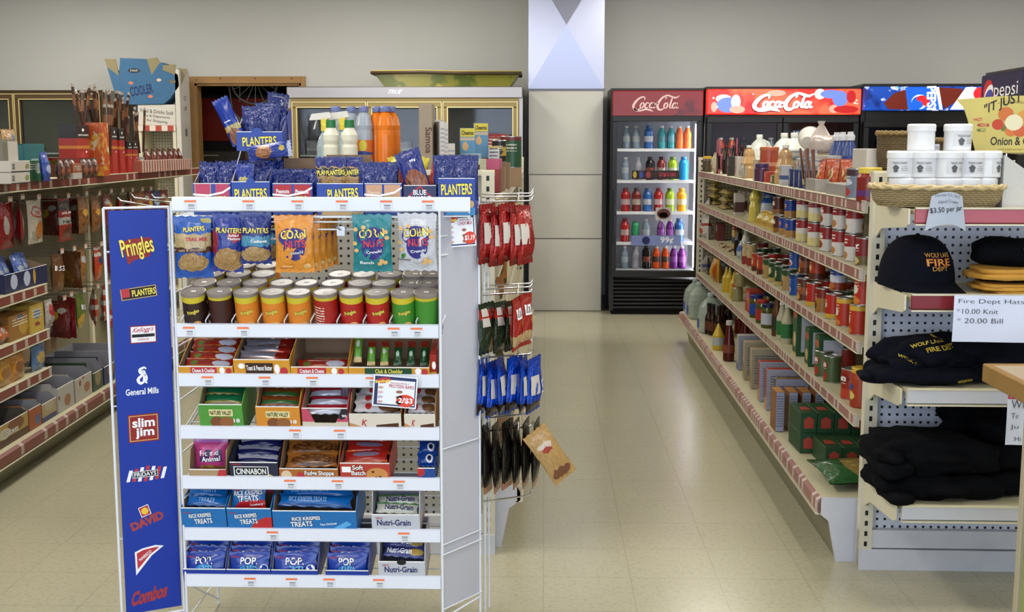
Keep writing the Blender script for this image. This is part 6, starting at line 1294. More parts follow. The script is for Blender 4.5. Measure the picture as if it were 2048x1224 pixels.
orb_ = sbox('ornbrown', 'orange-brown box with pale side panel', .12, .035, .19, '#8a5228', '#8a8ea6', '#a06a30')
fill(FR, 'bottom deck of right gondola', ent, 'bottom deck')
ob = MB(); ob.bbox(-.019, .019, 0, .12, 0, .18, pk('ob_side', '#8a5228', mott=.2), .0015, pk('ob_front', '#9094a8', lines=('#50566e', .1, .9, .1, .9, 16)), M('ob_top', '#a87434', .5))
kp_ = Proto(tag(ob.build('food_box'), 'x', 'box'))
for i in range(6): x = 1.05 + i * .058; kp_.put((x, 5.15, S5), (0, 0, 0), 'orange-brown box with pale side panel, %s from the aisle' % ORD[i], 'orange boxes in a row')
# green pasta cartons in two tiers and the big pasta bag near the end of the deck
gp = pk('gp_side', '#22482a', blobs=[('#a8402a', .5, .5, .22, .3)], mott=.15); gt = M('pasta_top', '#1d4224', .5, var=.1); gfr = pk('gp_front', '#22482a', [('#b8a060', 0, .3)], [('#b84a2a', .5, .8, .4, .1)], mott=.15)
mb = MB(); mb.bbox(-.034, .034, 0, .2, 0, .085, gt, .0015, gp, gt); mb.poly([(-.02, 0.02), (.02, .02), (.02, .06), (-.02, .06)], -.001, M('pasta_label', '#a03c2c', .5)); mb.add([(-.022, .05, .0862), (.022, .05, .0862), (.016, .11, .0862), (-.016, .11, .0862)], [(0, 1, 2, 3)], M('pasta_label', '#a03c2c', .5)); pb2 = Proto(tag(mb.build('pasta_box'), 'x', 'box'))
for tier, (y0, n, x0, zz) in enumerate(((4.55, 5, 1.11, S5 + .0), (4.78, 5, 1.06, S5), (4.78, 4, 1.06, S5 + .086), (4.55, 0, 1.1, S5))):
    for i in range(n): pb2.put((x0 + .035 + i * .07, y0, zz), (0, 0, .03), 'dark green pasta box lying flat, %s from the aisle, %s' % (ORD[i], ('front row', 'back row bottom', 'back row top', '')[tier]), 'green pasta boxes on the bottom deck')
pm = pk('pastabag', '#2a5a30', food=('#c0a45c', '#a08040', .42, .5, .16, .42, 12), blobs=[('#a8402a', .75, .62, .2, .14)], r=.2, mott=.3, bump=.5)
mb = MB(); bag(mb, .36, .24, .07, pm, 17, 1.0); tag(place(mb.build('pasta_bag'), (1.23, 4.25, S5 + .03), (-1.45, 0, .15)), 'large green bag of pasta lying at the near end of the bottom deck', 'bag')
# top shelf of the right gondola
ent = []; S1 = 1.305
amb = M('vinegar', '#b08a5c', .25, alpha=.9); jc = M('jug_pale', '#b7b8ac', .3, alpha=.9)
vin = Kind(gbottle('vinegar', [(.05, 0), (.054, .01), (.054, .06), (.046, .075), (.05, .09), (.035, .13), (.034, .15), (.03, .165), (.014, .18), (.014, .185), (.018, .185), (.017, .2)], amb, M('cap_cream', '#d0cfc4', .4), label=None), 'amber vinegar jug with white cap', 'bottle', 'vinegar jugs')
for px in (1497, 1536, 1569): ent.append((vin, px, .09, S1, '', 0, 0))
wj = Kind(gjug('milky', M('milk_jug', '#c2c6bc', .3), M('cap_w2', '#dcdcd4', .4), .15, .27), 'white gallon jug', 'jug', 'white jugs')
for px, u in ((1517, .25), (1566, .24), (1586, .27)): ent.append((wj, px, u, S1, '', 0, 0))
fill(FR, 'top shelf of right gondola', ent, 'top shelf')
def one(F, o, px, u, z, label, cat, yaw=0, rx_=0, g=None):
    v = F.v(px, u, z); place(o, F.at(u, v, z), (rx_, 0, F.rz + yaw)); tag(o, label, cat, g); return o
def PB(px0, px1, py0, Y): return (px1 - px0) / FPX * Y
def stand(o, px, pyb, Y, label, cat, rz=0, rx_=0, g=None, z=None):
    p = PXY(px, pyb, Y); place(o, (p.x, Y, p.z if z is None else z), (rx_, 0, rz)); return tag(o, label, cat, g)
# cola four-pack
t = thing('bottle_carton', 'pink carton of small cola bottles at the far end of the top shelf', 'carton', (1.22, 8.35, S1)); MB().bbox(0, .26, .0, .13, .03, .13, M('pink_carton', '#a05060', .5), .002).bbox(.0, .012, .0, .13, .0, .24, M('pink_carton', '#a05060', .5), .002).build('carton_body', t); MB().box(.13, .14, .06, .07, .1, .25, M('pink_carton', '#a05060', .5)).build('handle', t)
cb = Proto(gbottle('cola', [(.024, 0), (.026, .01), (.026, .1), (.012, .16), (.012, .19), (.014, .19), (.014, .2)], M('cola', '#1c0c08', .12), M('cola_cap', '#5a1a18', .4)))
for i, (x, y) in enumerate([(1.22 + .045 + k * .055, 8.32 - .0) for k in range(4)]): cb.put((x, y - .01, S1), (0, 0, 0), 'small dark cola bottle, %s from left before the pink carton' % ORD[i], 'small cola bottles')
items = [
 (gjar('yl', '#4a3a2a', M('lid_yellow', '#c8a030', .4), None, .035, .12), 1414, .04, 'small dark jar with yellow lid near the far end of the top shelf', 'jar'),
 (gbag('pastaw', .14, .15, .06, '#b8aa90', blobs=[('#a85a24', .5, .3, .25, .16)], seed=21), 1430, .04, 'cream bag with orange picture beside the yellow-lidded jar', 'bag'),
 (gbag('oran', .13, .2, .07, '#a0603a', blobs=[('#c8c0b8', .4, .4, .25, .25)], seed=22), 1452, .12, 'orange and white upright bag on the top shelf', 'bag'),
 (gbag('lime', .13, .13, .07, '#4a5a2a', blobs=[('#7a9a4a', .5, .5, .3, .25)], seed=23), 1474, .2, 'dark green produce bag leaning behind on the top shelf', 'bag'),
 (gbox('clam1', .075, .06, .13, '#1a1412', (), [('#9a2420', .3, .5, .2, .45)], name='box'), 1455, .03, 'black box with tall red oval on the top shelf', 'box'),
 (gbox('clam2', .085, .06, .13, '#b8b0a8', (), [('#9a2420', .35, .5, .18, .42)], name='box'), 1471, .03, 'white box with tall red oval on the top shelf', 'box'),
 (gbag('grey', .1, .09, .04, '#a49c90', seed=24), 1486, .03, 'small grey packet low on the top shelf', 'packet'),
 (gbox('creamfr', .16, .08, .12, '#b5a788', (), [('#6a1c28', .85, .25, .14, .22), ('#c8b060', .7, .75, .2, .1)], name='box'), 1510, .03, 'cream carton with dark fruit picture on the top shelf', 'box'),
 (gjar('purp', '#4a2040', M('lid_purp', '#3a2050', .4), None, .04, .1), 1523, .03, 'small purple jar in front of the cream carton', 'jar'),
 (gjar('cupst', '#a8482c', M('lid_or', '#b05a3a', .4), None, .05, .19, bands=[('#c88a70', .5, .62)], neck=.98), 1537, .08, 'tall stack of orange noodle cups on the top shelf', 'cup stack'),
 (gbox('redsm', .06, .05, .06, '#a03020', name='box'), 1529, .03, 'small orange-red box at the front of the top shelf', 'box'),
 (gbox('greensm', .05, .04, .045, '#5a6a4a', (), [('#c8c0a0', .5, .5, .3, .3)], name='box'), 1542, .03, 'small green picture box, lower of two', 'box'),
 (gbox('whsm', .07, .05, .1, '#a8a8b0', [('#3a4a7a', .3, .5)], [('#8a7a5a', .5, .75, .3, .14)], name='box'), 1560, .03, 'white and navy stacked box at the front of the top shelf', 'box'),
]
for o, px, u, lab, cat in items: one(FR, o, px, u, S1, lab, cat)
nvb_ = Proto(tag(gbox('navy', .035, .06, .085, '#1c2a5a', (), [('#b8bcc8', .5, .5, .12, .42)], name='spice_box'), 'x', 'box'))
for i, px in enumerate((1578, 1587, 1597, 1608)): v = FR.v(px, .04, S1); nvb_.put(FR.at(.04, v, S1), (0, 0, FR.rz), 'small navy box with white stripe, %s from the far end' % ORD[i], 'small navy boxes on the top shelf')
sb_ = Proto(tag(gbox('soupm', .09, .06, .04, '#9aa0ac', [('#c8c4bc', .3, .7)], [('#a0504a', .7, .5, .2, .4)], name='food_packet'), 'x', 'box'))
for i, (px, k) in enumerate(((1564, 0), (1590, 0), (1613, 0), (1564, 1), (1590, 1), (1613, 1), (1568, 2), (1600, 2))): v = FR.v(px, .12, S1); sb_.put(FR.at(.13, v, S1 + .05 + k * .041), (0, 0, FR.rz), 'pale blue and white flat box, %s layer, %s of its stack' % (('bottom', 'middle', 'top')[k], ORD[i % 3]), 'pale flat boxes on the top shelf')
o = carton('carton', 'low grey carton under the pale flat boxes on the top shelf', 'carton', .3, .1, .05, cardin); place(o, FR.at(.12, FR.v(1588, .12, S1), S1), (0, 0, FR.rz))
# foam bowl, bread in plastic, detergent bottles, tall white carton
t = thing('foam_bowl', 'white foam bowl standing on its side on the top shelf', 'bowl'); MB().lathe([(.03, 0), (.034, .002), (.062, .09), (.065, .092), (.06, .092), (.03, .004)], M('foam', '#c4beb6', .6), 24, cap=False).lathe([(.002, .002), (.03, .002)], M('foam', '#c4beb6', .6), 24, cap=False).build('bowl_body', t); v = FR.v(1612, .2, S1); place(t, FR.at(.2, v, S1 + .21), (RD(-75), 0, FR.rz + 1.2))
o = carton('carton', 'white and red carton under the foam bowl and bread bag', 'carton', .32, .16, .15, pk('ct_redwhite', '#b8b0a8', bands=[('#a83828', .55, .85)], lines=('#d8d0c8', 0, 1, .6, .8, 7), mott=.2)); place(o, FR.at(.17, FR.v(1638, .17, S1), S1), (0, 0, FR.rz))
def lump(mb, w, d, h, m, e1=.5, e2=.6, seed=0, amp=.0, nu=24, nv=14, fz=1.0):
    rnd = random.Random(seed); ph = [rnd.uniform(0, 6.28) for _ in range(8)]
    sp = lambda c, e: (abs(c) ** e) * (1 if c >= 0 else -1)
    def f(s, t):
        a = -pi + 2 * pi * s; b = -pi / 2 + pi * t
        x = w / 2 * sp(cos(b), e1) * sp(cos(a), e2); y = d / 2 * sp(cos(b), e1) * sp(sin(a), e2); z = h / 2 * sp(sin(b), e1 * fz)
        q = amp * (sin(x * 31 + ph[0] + 3 * y) * sin(y * 27 + ph[1]) + .6 * sin(x * 60 + ph[2]) * sin(z * 70 + ph[3]) + .5 * sin(y * 80 + ph[4] + 9 * z))
        k = 1 + q / max(w, d) * 3
        return (x * k, y * k, h / 2 + z * (1 + q / max(h, .02) * .6))
    mb.gridw(f, nu, nv, m); return mb
mb = MB(); lump(mb, .30, .13, .10, M('bread_film', '#b9aca4', .22, alpha=.95, var=.15, sc=20, bump=.6, bsc=25), .7, .7, 3, .006); lump(mb, .12, .09, .09, M('bread_film', '#b9aca4'), .8, .8, 4, .004)
mb.lathe([(.05, .09), (.02, .14), (.012, .15), (.02, .17)], M('bread_film', '#b9aca4'), 10, cx=-.06)
tag(place(mb.build('bread_bag'), FR.at(.25, FR.v(1644, .25, S1), S1 + .15), (0, 0, FR.rz)), 'clear plastic bag of buns tied at the top, on the red and white carton', 'bag')
det = Proto(gbottle('deterg', [(.034, 0), (.036, .01), (.036, .1), (.022, .15), (.014, .17), (.02, .17), (.022, .19), (.014, .2), (.014, .21)], M('det_blue', '#2a3f7a', .3), M('det_white', '#c8c8cc', .4), capn=4)); 
for i, px in enumerate((1670, 1682, 1697)): det.put(FR.at(.26, FR.v(px, .26, S1), S1 + .05), (0, 0, FR.rz), 'blue cleaner bottle with white cap, %s from the far end' % ORD[i], 'blue cleaner bottles')
o = carton('carton', 'flat brown carton lifting the blue cleaner bottles', 'carton', .3, .12, .05, card); place(o, FR.at(.22, FR.v(1684, .22, S1), S1), (0, 0, FR.rz))
t = thing('carton', 'white carton with brown slanted stripe behind the cream jars', 'carton'); MB().bbox(0, .17, 0, .2, 0, .185, M('carton_offwhite', '#bdb7ae', .6), .002).build('box_body', t)
mb = MB(); mb.poly([(.02, .0), (.035, .0), (.07, .1), (.17, .17), (.17, .185), (.05, .12)], -.001, M('print_brown', '#7a5a4c', .6)); mb.build('print', t); p = PXY(1706, 345, 4.5); place(t, (1.19, 4.42, S1), (0, 0, 0))
# slanted brown sticks in a grey tray, orange candy bags, near jars
tr_ = carton('display_tray', 'low clear grey tray of brown sticks at the front of the top shelf', 'tray', .20, .1, .055, M('tray_grey', '#8d8884', .4)); place(tr_, FR.at(.01, FR.v(1620, .01, S1), S1), (0, 0, FR.rz))
stp = Proto(tag(MB().tube([(0, 0, 0), (0, 0, .19)], .006, pk('stick_br', '#5a2c1c', bands=[('#b8a070', .0, .15)], mott=.3), 7).build('snack_stick'), 'x', 'snack stick'))
for i in range(9):
    v = FR.v(1612 + i * 2.2, .04, S1); stp.put(FR.at(.03 + .008 * (i % 3), v, S1 + .02), (.0, .0, 0), 'x', 'brown snack sticks in the grey tray'); 
for i, o in enumerate([q for q in COL.objects if q.name.startswith('snack_stick')]): o.rotation_euler = (-.55 - .03 * (i % 3), .12 * (i % 2), 0); o['label'] = 'thin brown snack stick slanting up from the grey tray'; o['group'] = 'brown snack sticks in the grey tray'
ocb = Proto(tag(gbag('orcandy', .085, .12, .045, '#b5481c', blobs=[('#d0b878', .45, .5, .3, .2), ('#7a6a38', .45, .5, .16, .1)], seed=31, r=.25), 'x', 'bag'))
for i, (px, u) in enumerate(((1641, .05), (1656, .1), (1668, .06), (1684, .12), (1698, .1), (1712, .13))): ocb.put(FR.at(u, FR.v(px, u, S1), S1 + .02), (-.1, 0, FR.rz + .5 * (i % 2)), 'orange candy bag with cream badge, %s from the far end' % ORD[i], 'orange candy bags on the top shelf')
tr_ = carton('display_tray', 'second low grey tray, holding the orange candy bags', 'tray', .30, .08, .05, M('tray_grey', '#8d8884', .4)); place(tr_, FR.at(.0, FR.v(1668, .0, S1), S1), (0, 0, FR.rz))
one(FR, gcan('sprinkle', '#6a7488', [('#3a2030', .75, .95)], [('#a83a30', .5, .25, .3, .14), ('#b8bcc8', .5, .55, .35, .12)], r=.045, h=.115), 1716, .03, S1, 'large can with peach picture and navy band near the white post', 'can')
one(FR, gjar('redcap', '#7a1a14', M('lid_y2', '#c8b040', .4), None, .045, .12, bands=[('#5a2a6a', .2, .4)]), 1738, .02, S1, 'red jar with yellow lid at the near end of the top shelf', 'jar')
# ------------------------------------------------------------------ end display on the right: jars, basket, hats, shirts, notes
YE = 3.86
def wicker(name, c, sc=1.0):
    k = NT(name); vec, x, y, z = k.xyz('Object'); a = k.math('ARCTAN2', y, x)
    s1 = k.math('SINE', k.math('MULTIPLY', a, 70 * sc)); row = k.math('FLOOR', k.math('DIVIDE', z, .0065)); s2 = k.math('SINE', k.math('ADD', k.math('MULTIPLY', a, 46 * sc), k.math('MULTIPLY', row, pi)))
    zz = k.math('SINE', k.math('MULTIPLY', z, 966)); h = k.math('MULTIPLY', k.math('ADD', s2, 1.2), k.math('ADD', zz, 1.2))
    k.l(k.mix(k.math('MULTIPLY', h, .25), tuple(v * .45 for v in C4(c)[:3]) + (1,), C4(c)), k.b.inputs['Base Color']); k.b.inputs['Roughness'].default_value = .6
    bp = k.n('Bump'); bp.inputs['Strength'].default_value = .8; bp.inputs['Distance'].default_value = .003; k.l(h, bp.inputs['Height']); k.l(bp.outputs[0], k.b.inputs['Normal']); return k.m
def basket(label, x, y, z, rx_, ry_, h, m, rimm, flare=.78):
    t = thing('wicker_basket', label, 'basket', (x, y, z)); mb = MB(); q = ry_ / rx_
    mb.lathe([(.004, .004), (rx_ * flare, .004), (rx_ * flare, 0), (rx_ * (flare + .08), h * .3), (rx_, h), (rx_ - .008, h), (rx_ * (flare + .08) - .01, h * .3), (rx_ * flare - .01, .008), (.004, .008)], m, 40, sy=q, cap=False); mb.build('basket_body', t)
    mb = MB(); mb.tube([(rx_ * cos(a) * (1.0 + .012 * sin(20 * a)), rx_ * q * sin(a) * (1 + .012 * sin(20 * a)), h + .003 * sin(24 * a)) for a in [2 * pi * i / 72 for i in range(72)]], .0075, rimm, 6, True)
    mb.tube([(rx_ * cos(a) * (1.0 - .012 * sin(20 * a)), rx_ * q * sin(a) * (1 - .012 * sin(20 * a)), h + .004 - .003 * sin(24 * a)) for a in [2 * pi * i / 72 for i in range(72)]], .006, rimm, 6, True); mb.build('rim', t); return t
wk = wicker('wicker_pale', '#bfa878'); wk2 = wicker('wicker_brown', '#7a6238', .8)
bx_ = XA(1866, YE, 1.35)
basket('wide pale wicker basket under the white cream jars on the top shelf', bx_, YE - .0, 1.308, .212, .155, .062, wk, M('rim_wicker', '#b8a478', .6), .87)
basket('taller brown wicker basket standing behind the left cream jars', XA(1800, 4.3, 1.5) + .01, 4.40, 1.42, .075, .07, .125, wk2, M('rim_wicker2', '#7a6238', .6), .9)
basket('small brown wicker basket showing behind the top right cream jar', XA(1916, 4.3, 1.5), 4.42, 1.42, .05, .05, .10, wk2, M('rim_wicker2', '#7a6238', .6), .9)
jw_ = M('cream_jar', '#d9dadb', .3); lj = M('jar_label', '#c9cacc', .5)
def cjar():
    t = thing('cream_jar', 'x', 'jar'); r = .043; MB().lathe([(r * .96, 0), (r * .98, .004), (r * .97, .060), (r * .97, .061)], jw_, 28).build('jar_body', t)
    MB().lathe([(r * 1.02, .060), (r * 1.03, .062), (r * 1.03, .078), (r * .98, .083), (r * .9, .084)], jw_, 28).build('lid', t)
    m = MB(); R_2 = r * .985; n = 10
    m.add([(R_2 * sin(a), -R_2 * cos(a), z) for a in [-.9 + 1.8 * i / n for i in range(n + 1)] for z in (.012, .054)], [(2 * i, 2 * i + 2, 2 * i + 3, 2 * i + 1) for i in range(n)], lj)
    g = M('label_grey_ink', '#55565a', .6)
    for zz, w_ in ((.048, .05), (.044, .042)): m.text('hand cream', 0, zz, w_, .0035, 0, g, .02, wrap=R_2 + .0006)
    for zz, w_ in ((.034, .018), (.028, .022), (.022, .02)): m.text('honey', .016, zz, w_, .0035, 0, g, .02, wrap=R_2 + .0006)
    m.lathe([(.001, 0), (.001, .0001)], g, 3)
    pts = [(-.012 + .009 * cos(t_) * (1 + .25 * sin(5 * t_)), .028 + .012 * sin(t_)) for t_ in [2 * pi * k / 18 for k in range(18)]]; m.add([((R_2 + .0008) * sin(x / R_2), -(R_2 + .0008) * cos(x / R_2), z) for x, z in pts], [tuple(range(18))], g)
    m.build('label', t); return t
cj = Proto(cjar()); JZ = [1.316, 1.401, 1.486]
JB = [(1789, 0), (1829, -.015), (1875, -.03), (1921, -.015), (1957, .0)]
for i, (px, dy) in enumerate(JB):
    x = XA(px, YE, 1.4); w5 = ('leftmost', 'second', 'middle', 'fourth', 'rightmost')[i]
    cj.put((XA(1873, YE, 1.4) + (x - XA(1873, YE, 1.4)) * .93, YE - .03 + dy, JZ[0]), (0, 0, 0), 'white cream jar sunk in the pale basket, %s of the lowest row' % w5, 'white cream jars in the basket')
    cj.put((x, YE - .03 + dy, JZ[1]), (0, 0, (-.35, -.2, .45, .1, .9)[i]), 'white cream jar, %s of the five in the full row above the basket rim' % w5, 'white cream jars in the basket')
for i, px in enumerate((1831, 1902)): cj.put((XA(px, YE, 1.5), YE - .02, JZ[2]), (0, 0, (2.2, .25)[i]), 'white cream jar on top of the pile, %s of two' % ('left', 'right')[i], 'white cream jars in the basket')
def card_sign(name, label, o, pts_fn, lines, m=paper, nu=10): pass
# curved price card on the top shelf lip
p = PXY(1893, 412, 3.67); t = thing('price_card', 'curved white price card lettered $3.50 per jar, on the top shelf lip', 'sign', p); cardm = M('card_bluegrey', '#aab2bf', .6)
cv = lambda x: -.012 * (1 - (x / .055) ** 2) - .0
m = MB(); w0, w1, hh = .047, .063, .10
m.gridw(lambda s, v: ((s - .5) * 2 * (w1 + (w0 - w1) * v), cv((s - .5) * .11), -.056 + hh * v - (.022 * (1 - v) * (2 * s - 1) ** 2) - .014 * v * (2 * s - 1) ** 2), 12, 4, cardm, True); m.gridw(lambda s, v: ((.5 - s) * 2 * (w1 + (w0 - w1) * v), cv((.5 - s) * .11) + .001, -.056 + hh * v - (.022 * (1 - v) * (2 * s - 1) ** 2) - .014 * v * (2 * s - 1) ** 2), 12, 4, cardm, True)
m.build('card', t); m = MB(); wf_ = lambda x, z: cv(x)
m.text('$3.50 per jar', -.002, -.012, .098, .021, -.001, ink, .01, rot=.1, warp=wf_); m.text('Honey Co. LLC', .0, .028, .076, .010, -.001, M('ink_g', '#55585e'), .0, arch=.006, warp=wf_, rot=-.05); m.text('Hand Cream', .002, .011, .06, .010, -.001, M('ink_g', '#55585e'), .0, arch=.004, warp=wf_); m.build('print', t)
# handwritten notes
def note(label, px0, py0, px1, py1, Y, lines, rot=0, extra=None):
    p = PXY(px0, py0, Y); q = PXY(px1, py1, Y); w, h = q.x - p.x, p.z - q.z; t = thing('paper_note', label, 'paper note', (p.x, Y, p.z), (0, rot, 0)); m = MB(); pm_ = M('note_paper', '#d3d8ea', .6)
    m.gridw(lambda s, v: (s * w, -.0015 * sin(6 * s + 3 * v) - .0, -v * h), 8, 6, pm_); m.gridw(lambda s, v: ((1 - s) * w, -.0015 * sin(6 * (1 - s) + 3 * v) + .0006, -v * h), 8, 6, pm_); m.build('sheet', t)
    m = MB(); pn_ = M('pen_ink', '#1e1c26', .5)
    for s_, x, z, ww, hh in lines: m.text(s_, x * w, -z * h, ww * w, hh * h, -.0026, pn_, -.012)
    if extra: extra(m, w, h)
    m.build('handwriting', t)
note('handwritten white paper note pricing fire dept hats, on the second shelf lip', 1909, 590, 2052, 684, 3.62, [('Fire Dept Hats', .5, .14, .88, .12), ('*10.00 Knit', .32, .34, .56, .11), ('* 20.00 Bill', .36, .54, .62, .11)], rot=.01)
def pinkhead(m, w, h): m.rect(0, w * .9, -h * .12, -.002, -.0030, M('note_pink', '#b83a5a', .6)); m.text('Sweatshirts', w * .45, -h * .06, w * .7, h * .06, -.0034, W_)
note('narrow handwritten note with pink heading hanging beside the green counter', 2016, 785, 2050, 890, 3.60, [('Wi', .5, .22, .6, .16), ('Te', .4, .44, .35, .1), ('Ju', .4, .66, .4, .1), ('Hi', .6, .88, .3, .09)], extra=pinkhead)
note('handwritten note reading rubbing 50 between the two top cream jars', 1850, 288, 1878, 316, 3.93, [('Rubbing', .5, .25, .9, .3), ('50', .5, .75, .5, .36)])
# ball cap
fab = M('fabric_navy', '#090b16', .9, spec=.15, var=.3, sc=30, bump=.35, bsc=220); fab2 = M('fabric_black', '#08090d', .9, spec=.12, var=.3, sc=30, bump=.35, bsc=260); emb = M('thread_gold', '#c8923a', .6); embr = M('thread_red', '#a03a24', .6); yfab = M('fabric_yellow', '#c08c34', .8, var=.15, sc=20, bump=.25, bsc=200)
t = thing('ball_cap', 'dark navy fire dept ball cap with gold lettering, left on the second shelf', 'cap'); RX, RYc, RH = .118, .13, .165
def crown(s, v):
    a = 2 * pi * s; b = pi / 2 * v; seam = 1 - .008 * (abs(sin(3 * a)) < .12)
    return (RX * cos(a) * cos(b) ** .72 * seam, RYc * sin(a) * cos(b) ** .72 * seam - .015 * v * 0, RH * sin(b) ** .9)
MB().gridw(crown, 36, 14, fab).build('crown', t)
def brimf(off):
    def f(s, v):
        a = RD(200) + RD(140) * s; k = 1 + .72 * v * sin(pi * s) ** .7
        return (RX * .98 * cos(a) * (1 + .05 * v), RYc * sin(a) * k, .012 - .028 * v * sin(pi * s) - .10 * (abs(s - .5) ** 2) * v + off)
    return f
MB().gridw(brimf(.004), 20, 8, fab).gridw(lambda s, v: brimf(-.002)(1 - s, v), 20, 8, fab).build('brim', t)
MB().lathe([(.008, RH - .001), (.006, RH + .004), (.002, RH + .006)], fab, 10).build('top_button', t)
def cs(x, z): 
    b = math.asin(min(max(z / RH, 0), .99) ** (1 / .9)); r = cos(b) ** .72; q = min(abs(x) / (RX * r + 1e-6), .98); return -RYc * r * sqrt(1 - q * q)
m = MB()
for s_, x, z, w_, h_, mm in (('WOLF LAKE', .0, .108, .088, .014, emb), ('FIRE', .0, .085, .086, .024, embr), ('FIRE', .0, .085, .084, .020, emb), ('DEPT', .0, .065, .055, .013, emb)): m.text(s_, x, z, w_, h_, -.0035 if mm is embr else -.0045, mm, .035 if mm is embr else -.0, warp=lambda x, z: cs(x, z))
m.build('embroidery', t); p = PXY(1838, 585, 3.86); place(t, (p.x, 3.90, 1.045), (.0, 0, .32))
# knit hats with yellow cuffs, stacked
def slab(mb, w, d, h, m, seed, amp=.003): return lump(mb, w, d, h, m, .45, .4, seed, amp, 36, 14, .75)
x0 = XA(1935, 3.85, 1.05); zz = 1.030
for i in range(3):
    t = thing('knit_hat', 'folded knit hat with thick yellow cuff, %s of the stack beside the ball cap' % ('lowest', 'middle', 'topmost')[i], 'knit hat', (x0 + (.15, .14, .13)[i], 3.80, zz), group='knit hats with yellow cuffs')
    hh = (.016, .023, .036)[i]; mb = MB(); lump(mb, (.26, .30, .31)[i], .2, hh * .55, yfab, .3, .35, 30 + i, .004, 40, 12, .7); mb.M = Matrix.Translation((.008, .003, hh * .45)); lump(mb, (.26, .29, .30)[i], .2, hh * .55, yfab, .3, .35, 35 + i, .004, 40, 12, .7); mb.M = None; mb.build('cuff', t)
    mb = MB(); M_ = Matrix.Translation((.02, .05, hh * .8)); mb.M = M_; lump(mb, .30, .2, (.018, .022, .095)[i], fab2, .7, .7, 40 + i, .012); mb.build('crown', t)
    if i == 2:
        m = MB(); mb2 = []; m.text('WOLF LAKE', .05, hh + .052, .12, .012, -.052, emb, .0, rot=-.06); m.text('FIRE DEPT', .06, hh + .036, .10, .012, -.055, emb, 0, rot=-.06); m.build('embroidery', t)
    zz += hh + (.0, .012, 0)[i]
# heap of T-shirts on the third shelf
def garment(name, label, cat, loc, w, d, h, m, seed, rot=0, prints=(), amp=.006, extra=(), e1=.55, e2=.55, fz=1.0):
    t = thing(name, label, cat, loc, (0, 0, rot)); mb = MB(); lump(mb, w, d, h, m, e1, e2, seed, amp, 56, 22, fz)
    for (x, y, z, a, b, c, s_) in extra: mb.M = Matrix.Translation((x, y, z)); lump(mb, a, b, c, m, .7, .7, s_, amp); mb.M = None
    mb.build('cloth', t)
    if prints:
        bv = BVHTree.FromPolygons([Vector(p) for p in mb.v], mb.f); pm2 = MB()
        def onto(x, z):
            q = bv.ray_cast(Vector((x, -1, z)), Vector((0, 1, 0)))[0]; return q.y if q else 0
        for s_, x, z, w_, h_, r_ in prints: pm2.text(s_, x, z, w_, h_, -.0015, M('print_yellow', '#b8a030', .6), .03, rot=r_, arch=.004, warp=onto)
        pm2.build('shirt_print', t)
    return t
yel = M('print_yellow', '#b8a030', .6); zs = .733
garment('t_shirt', 'folded navy fire dept T-shirt at the bottom of the third shelf heap', 'T-shirt', (XA(1850, 3.82, .75), 3.86, zs), .34, .27, .06, fab, 51, .03, [('WOLF LAKE', .09, .018, .06, .010, 0)], extra=((-.165, -.02, .0, .09, .09, .03, 7), (-.14, -.05, .01, .10, .10, .045, 8)), amp=.012)
garment('t_shirt', 'rumpled navy T-shirt on top of the third shelf heap, yellow back print', 'T-shirt', (XA(1862, 3.85, .8), 3.88, zs + .035), .34, .25, .115, fab, 52, .08, [('WOLF LAKE', -.05, .098, .11, .011, .2), ('FIRE DEPT', -.01, .084, .10, .012, .12), ('WOLF', -.115, .045, .05, .010, -.5)], amp=.018, e1=1.0, e2=.9, extra=((-.08, -.03, -.01, .2, .14, .06, 9), (.06, -.02, .0, .2, .2, .09, 10)))
garment('t_shirt', 'folded navy T-shirt at the right of the third shelf heap', 'T-shirt', (XA(2000, 3.85, .8), 3.87, zs), .30, .26, .14, fab, 53, 0, [('FIRE', -.1, .03, .06, .016, .1)], amp=.015, e1=.8)
zb = .351
for i, (h_, w_, dx, lab) in enumerate(((.085, .35, .01, 'bottom'), (.125, .36, -.01, 'top'))):
    garment('sweatshirt', 'thick folded black sweatshirt, %s one of the left pile on the lowest shelf' % lab, 'sweatshirt', (XA(1862, 3.80, .4) + dx, 3.86, zb), w_, .28, h_, fab2, 61 + i, -.01, amp=.016, extra=((-.13, -.01, .0, .13, .3, h_ * .45, 70 + i), (-.14, .0, h_ * .33, .12, .29, h_ * .4, 75 + i), (.0, -.005, h_ * .3, w_ * .93, .285, h_ * .5, 77 + i)), e1=.6, e2=.45, fz=.9); zb += h_ - .004
zb = .351
for i, (h_, dx, lab) in enumerate(((.09, .0, 'bottom'), (.09, .0, 'middle'), (.09, -.01, 'upper'))):
    garment('sweatshirt', 'folded black sweatshirt, %s one of the right pile on the lowest shelf' % lab, 'sweatshirt', (XA(2045, 3.85, .5) + dx, 3.90, zb), .30, .24, h_, fab2, 65 + i, 0, amp=.014, e1=.6, e2=.5, fz=.9); zb += h_ - .004
garment('sweatshirt', 'bunched black sweatshirt tumbling left over the right pile', 'sweatshirt', (XA(1955, 3.9, .6), 3.95, .52), .17, .16, .12, fab2, 69, .3, amp=.03, e1=.9, e2=.9, extra=((.07, 0, -.05, .2, .18, .15, 71),))
